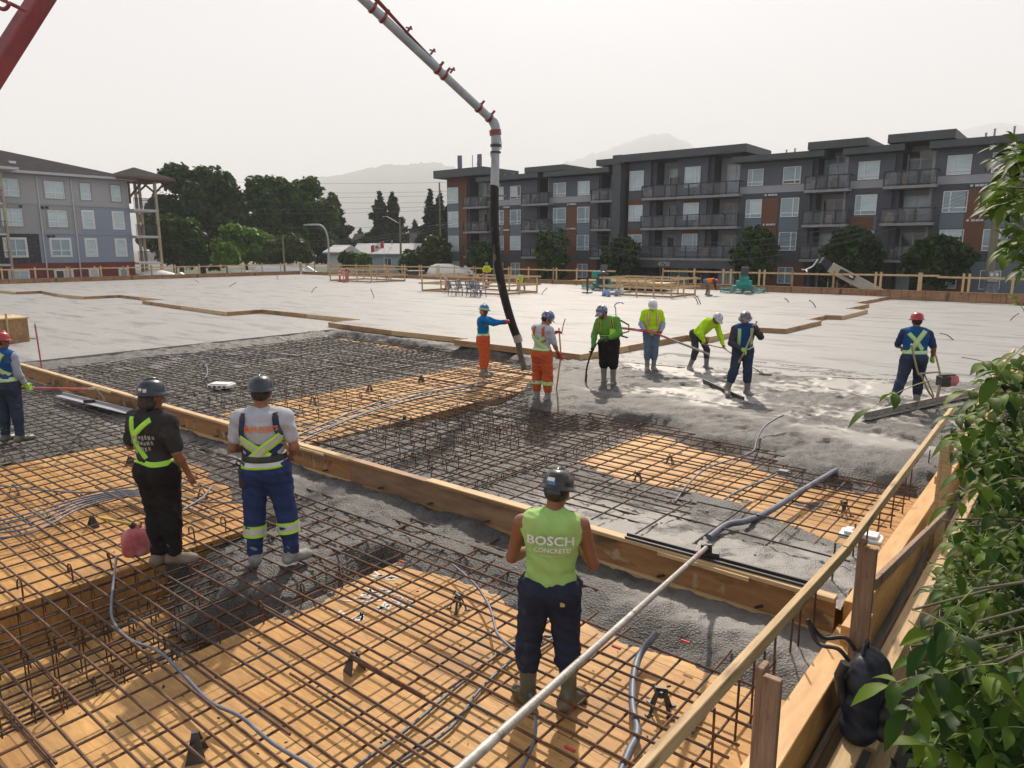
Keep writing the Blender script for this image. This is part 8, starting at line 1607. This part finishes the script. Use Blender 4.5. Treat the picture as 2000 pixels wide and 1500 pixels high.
# single sprays that reach out past the rest
for (x, y, Y, dx, dy, dz, n, sz) in ((1725,765,2.9,-1,.0,-.25,1,.115),(1900,745,3.4,-.9,-.2,.1,2,.13),(1945,690,3.6,-.8,-.3,.2,2,.14),(1960,705,3.2,-.7,-.4,-.3,2,.15),(1990,575,3.8,-.5,-.3,.6,1,.10),(1830,1215,2.45,-.8,-.3,-.5,2,.13),(1760,1310,2.4,-1,0,.0,2,.15),(1790,1340,2.35,-.7,-.2,-.7,3,.15),(1830,1370,2.5,-.4,-.1,-.9,2,.15),(1850,1300,2.4,-.5,-.2,-.6,2,.14),(1930,1310,2.5,-.7,-.2,-.3,3,.14),(1970,1350,2.45,-.6,-.2,-.6,2,.15),
   (1940,760,3.3,-.9,-.1,.1,3,.14),(1890,830,3.3,-.8,.1,-.2,3,.13),(1905,900,3.2,-.9,0,-.1,3,.13),(1880,960,3.1,-.8,.1,-.3,2,.12)):
    P = atd(x, y, Y); out = Vector((dx,dy,dz)).normalized(); base = P-out*.2; V, Fc = VV['m' if rw.random() < .85 else 'y']; spray(V, Fc, PV, base, out, .24, n, sz*.78)
    if n > 1: anchors.append(base)
for kk, mm in (('m','walnut_leaf'),('y','walnut_young'),('d','walnut_deep')):
    V, Fc = VV[kk]; V = [p-t0 for p in V]; link('crown', mesh('crown', V, Fc, M[mm], smooth=True), e)
PV.v = [tuple(Vector(p)-t0) for p in PV.v]; PV.build('leaf_stalks', M['petiole'], e)
# limbs and twigs
for i, a in enumerate(anchors):
    o_ = Vector((-.05,.1,0)); zc = max(.8, min(5.2, (a-t0).z-.5)); s0 = Vector((-.12-.02*zc, .15, zc)); m_ = s0.lerp(a-t0, .5)+Vector((rw.uniform(-.1,.1), rw.uniform(-.1,.1), rw.uniform(.0,.25))); q.tube([s0, m_, a-t0], [.022,.012,.005], 5)
q.build('trunk', M['twig'], e)
for (x, y, Y) in ((1844,1249,2.5),(1866,1268,2.48),(1948,775,3.35),(1937,812,3.3),(1890,1070,3.1),(1975,1065,3.0),(1893,790,3.6),(1850,1150,3.2),(1990,1130,2.9),(1960,1000,3.4),(1902,1352,2.9),(1950,905,3.3)):
    b_ = MB(); r_ = .019 if Y > 2.6 else .021; P = atd(x, y, Y)-t0; b_.lathe([(0,-r_*1.25),(r_*.7,-r_*.95),(r_,0),(r_*.75,r_*.85),(0,r_*1.25)], c=tuple(P), n=10, M=Matrix.Rotation(rw.uniform(-.6,.6),3,'Y')); b_.tube([P+Vector((0,0,r_)), P+Vector((.02,.01,r_+.06))], .002, 4); b_.build('nut', M['nut'], e)
# dark understorey beyond the edge boards
rs = np.random.RandomState(5); P = []
while len(P) < 26000:
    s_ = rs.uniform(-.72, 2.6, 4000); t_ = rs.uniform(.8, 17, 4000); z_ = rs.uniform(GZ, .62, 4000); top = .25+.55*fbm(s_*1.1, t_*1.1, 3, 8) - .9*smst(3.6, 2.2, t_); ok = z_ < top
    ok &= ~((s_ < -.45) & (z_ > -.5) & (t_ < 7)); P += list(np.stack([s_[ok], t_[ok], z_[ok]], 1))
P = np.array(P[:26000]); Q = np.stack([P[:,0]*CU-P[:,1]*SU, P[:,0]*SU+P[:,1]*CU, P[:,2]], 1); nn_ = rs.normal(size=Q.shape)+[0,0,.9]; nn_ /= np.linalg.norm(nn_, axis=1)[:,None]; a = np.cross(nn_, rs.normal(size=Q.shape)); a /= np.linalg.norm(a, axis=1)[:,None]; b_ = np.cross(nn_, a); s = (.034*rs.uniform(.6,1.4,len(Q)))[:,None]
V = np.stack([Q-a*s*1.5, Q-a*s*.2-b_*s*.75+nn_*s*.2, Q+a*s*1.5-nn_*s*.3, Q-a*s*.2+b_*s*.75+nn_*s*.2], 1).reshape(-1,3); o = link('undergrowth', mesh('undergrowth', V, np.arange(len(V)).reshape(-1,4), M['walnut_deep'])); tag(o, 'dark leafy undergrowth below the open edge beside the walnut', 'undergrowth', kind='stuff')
# weathered hoarding close under the edge
q = MB()
for i in range(26): q.box((i*.3,-.012+(.006 if i % 2 else 0),-1.9),(i*.3+.292,.012,0))
o = q.build('hoarding', M['hoard'], loc=W(-.35,-2.6,-.55), rot=(0,0,DECKROT+R(90))); tag(o, 'dark grey green board hoarding standing under the hanging backpack', 'hoarding')
# ------------------------------------------------------------------ smoke in the air
hm = bpy.data.materials.new('smoke_haze'); hm.use_nodes = True; n = hm.node_tree; n.nodes.clear(); oo = n.nodes.new('ShaderNodeOutputMaterial')
pv = n.nodes.new('ShaderNodeVolumePrincipled'); pv.inputs['Color'].default_value = (.92,.95,1.0,1); pv.inputs['Density'].default_value = .00035; pv.inputs['Anisotropy'].default_value = .0
n.links.new(pv.outputs[0], oo.inputs['Volume'])
q = MB(); q.box((-14100,-400,GZ-1.5),(14100,12100,1080)); o = q.build('haze', hm); tag(o, 'thin pale wildfire smoke filling the air', 'haze', kind='stuff')
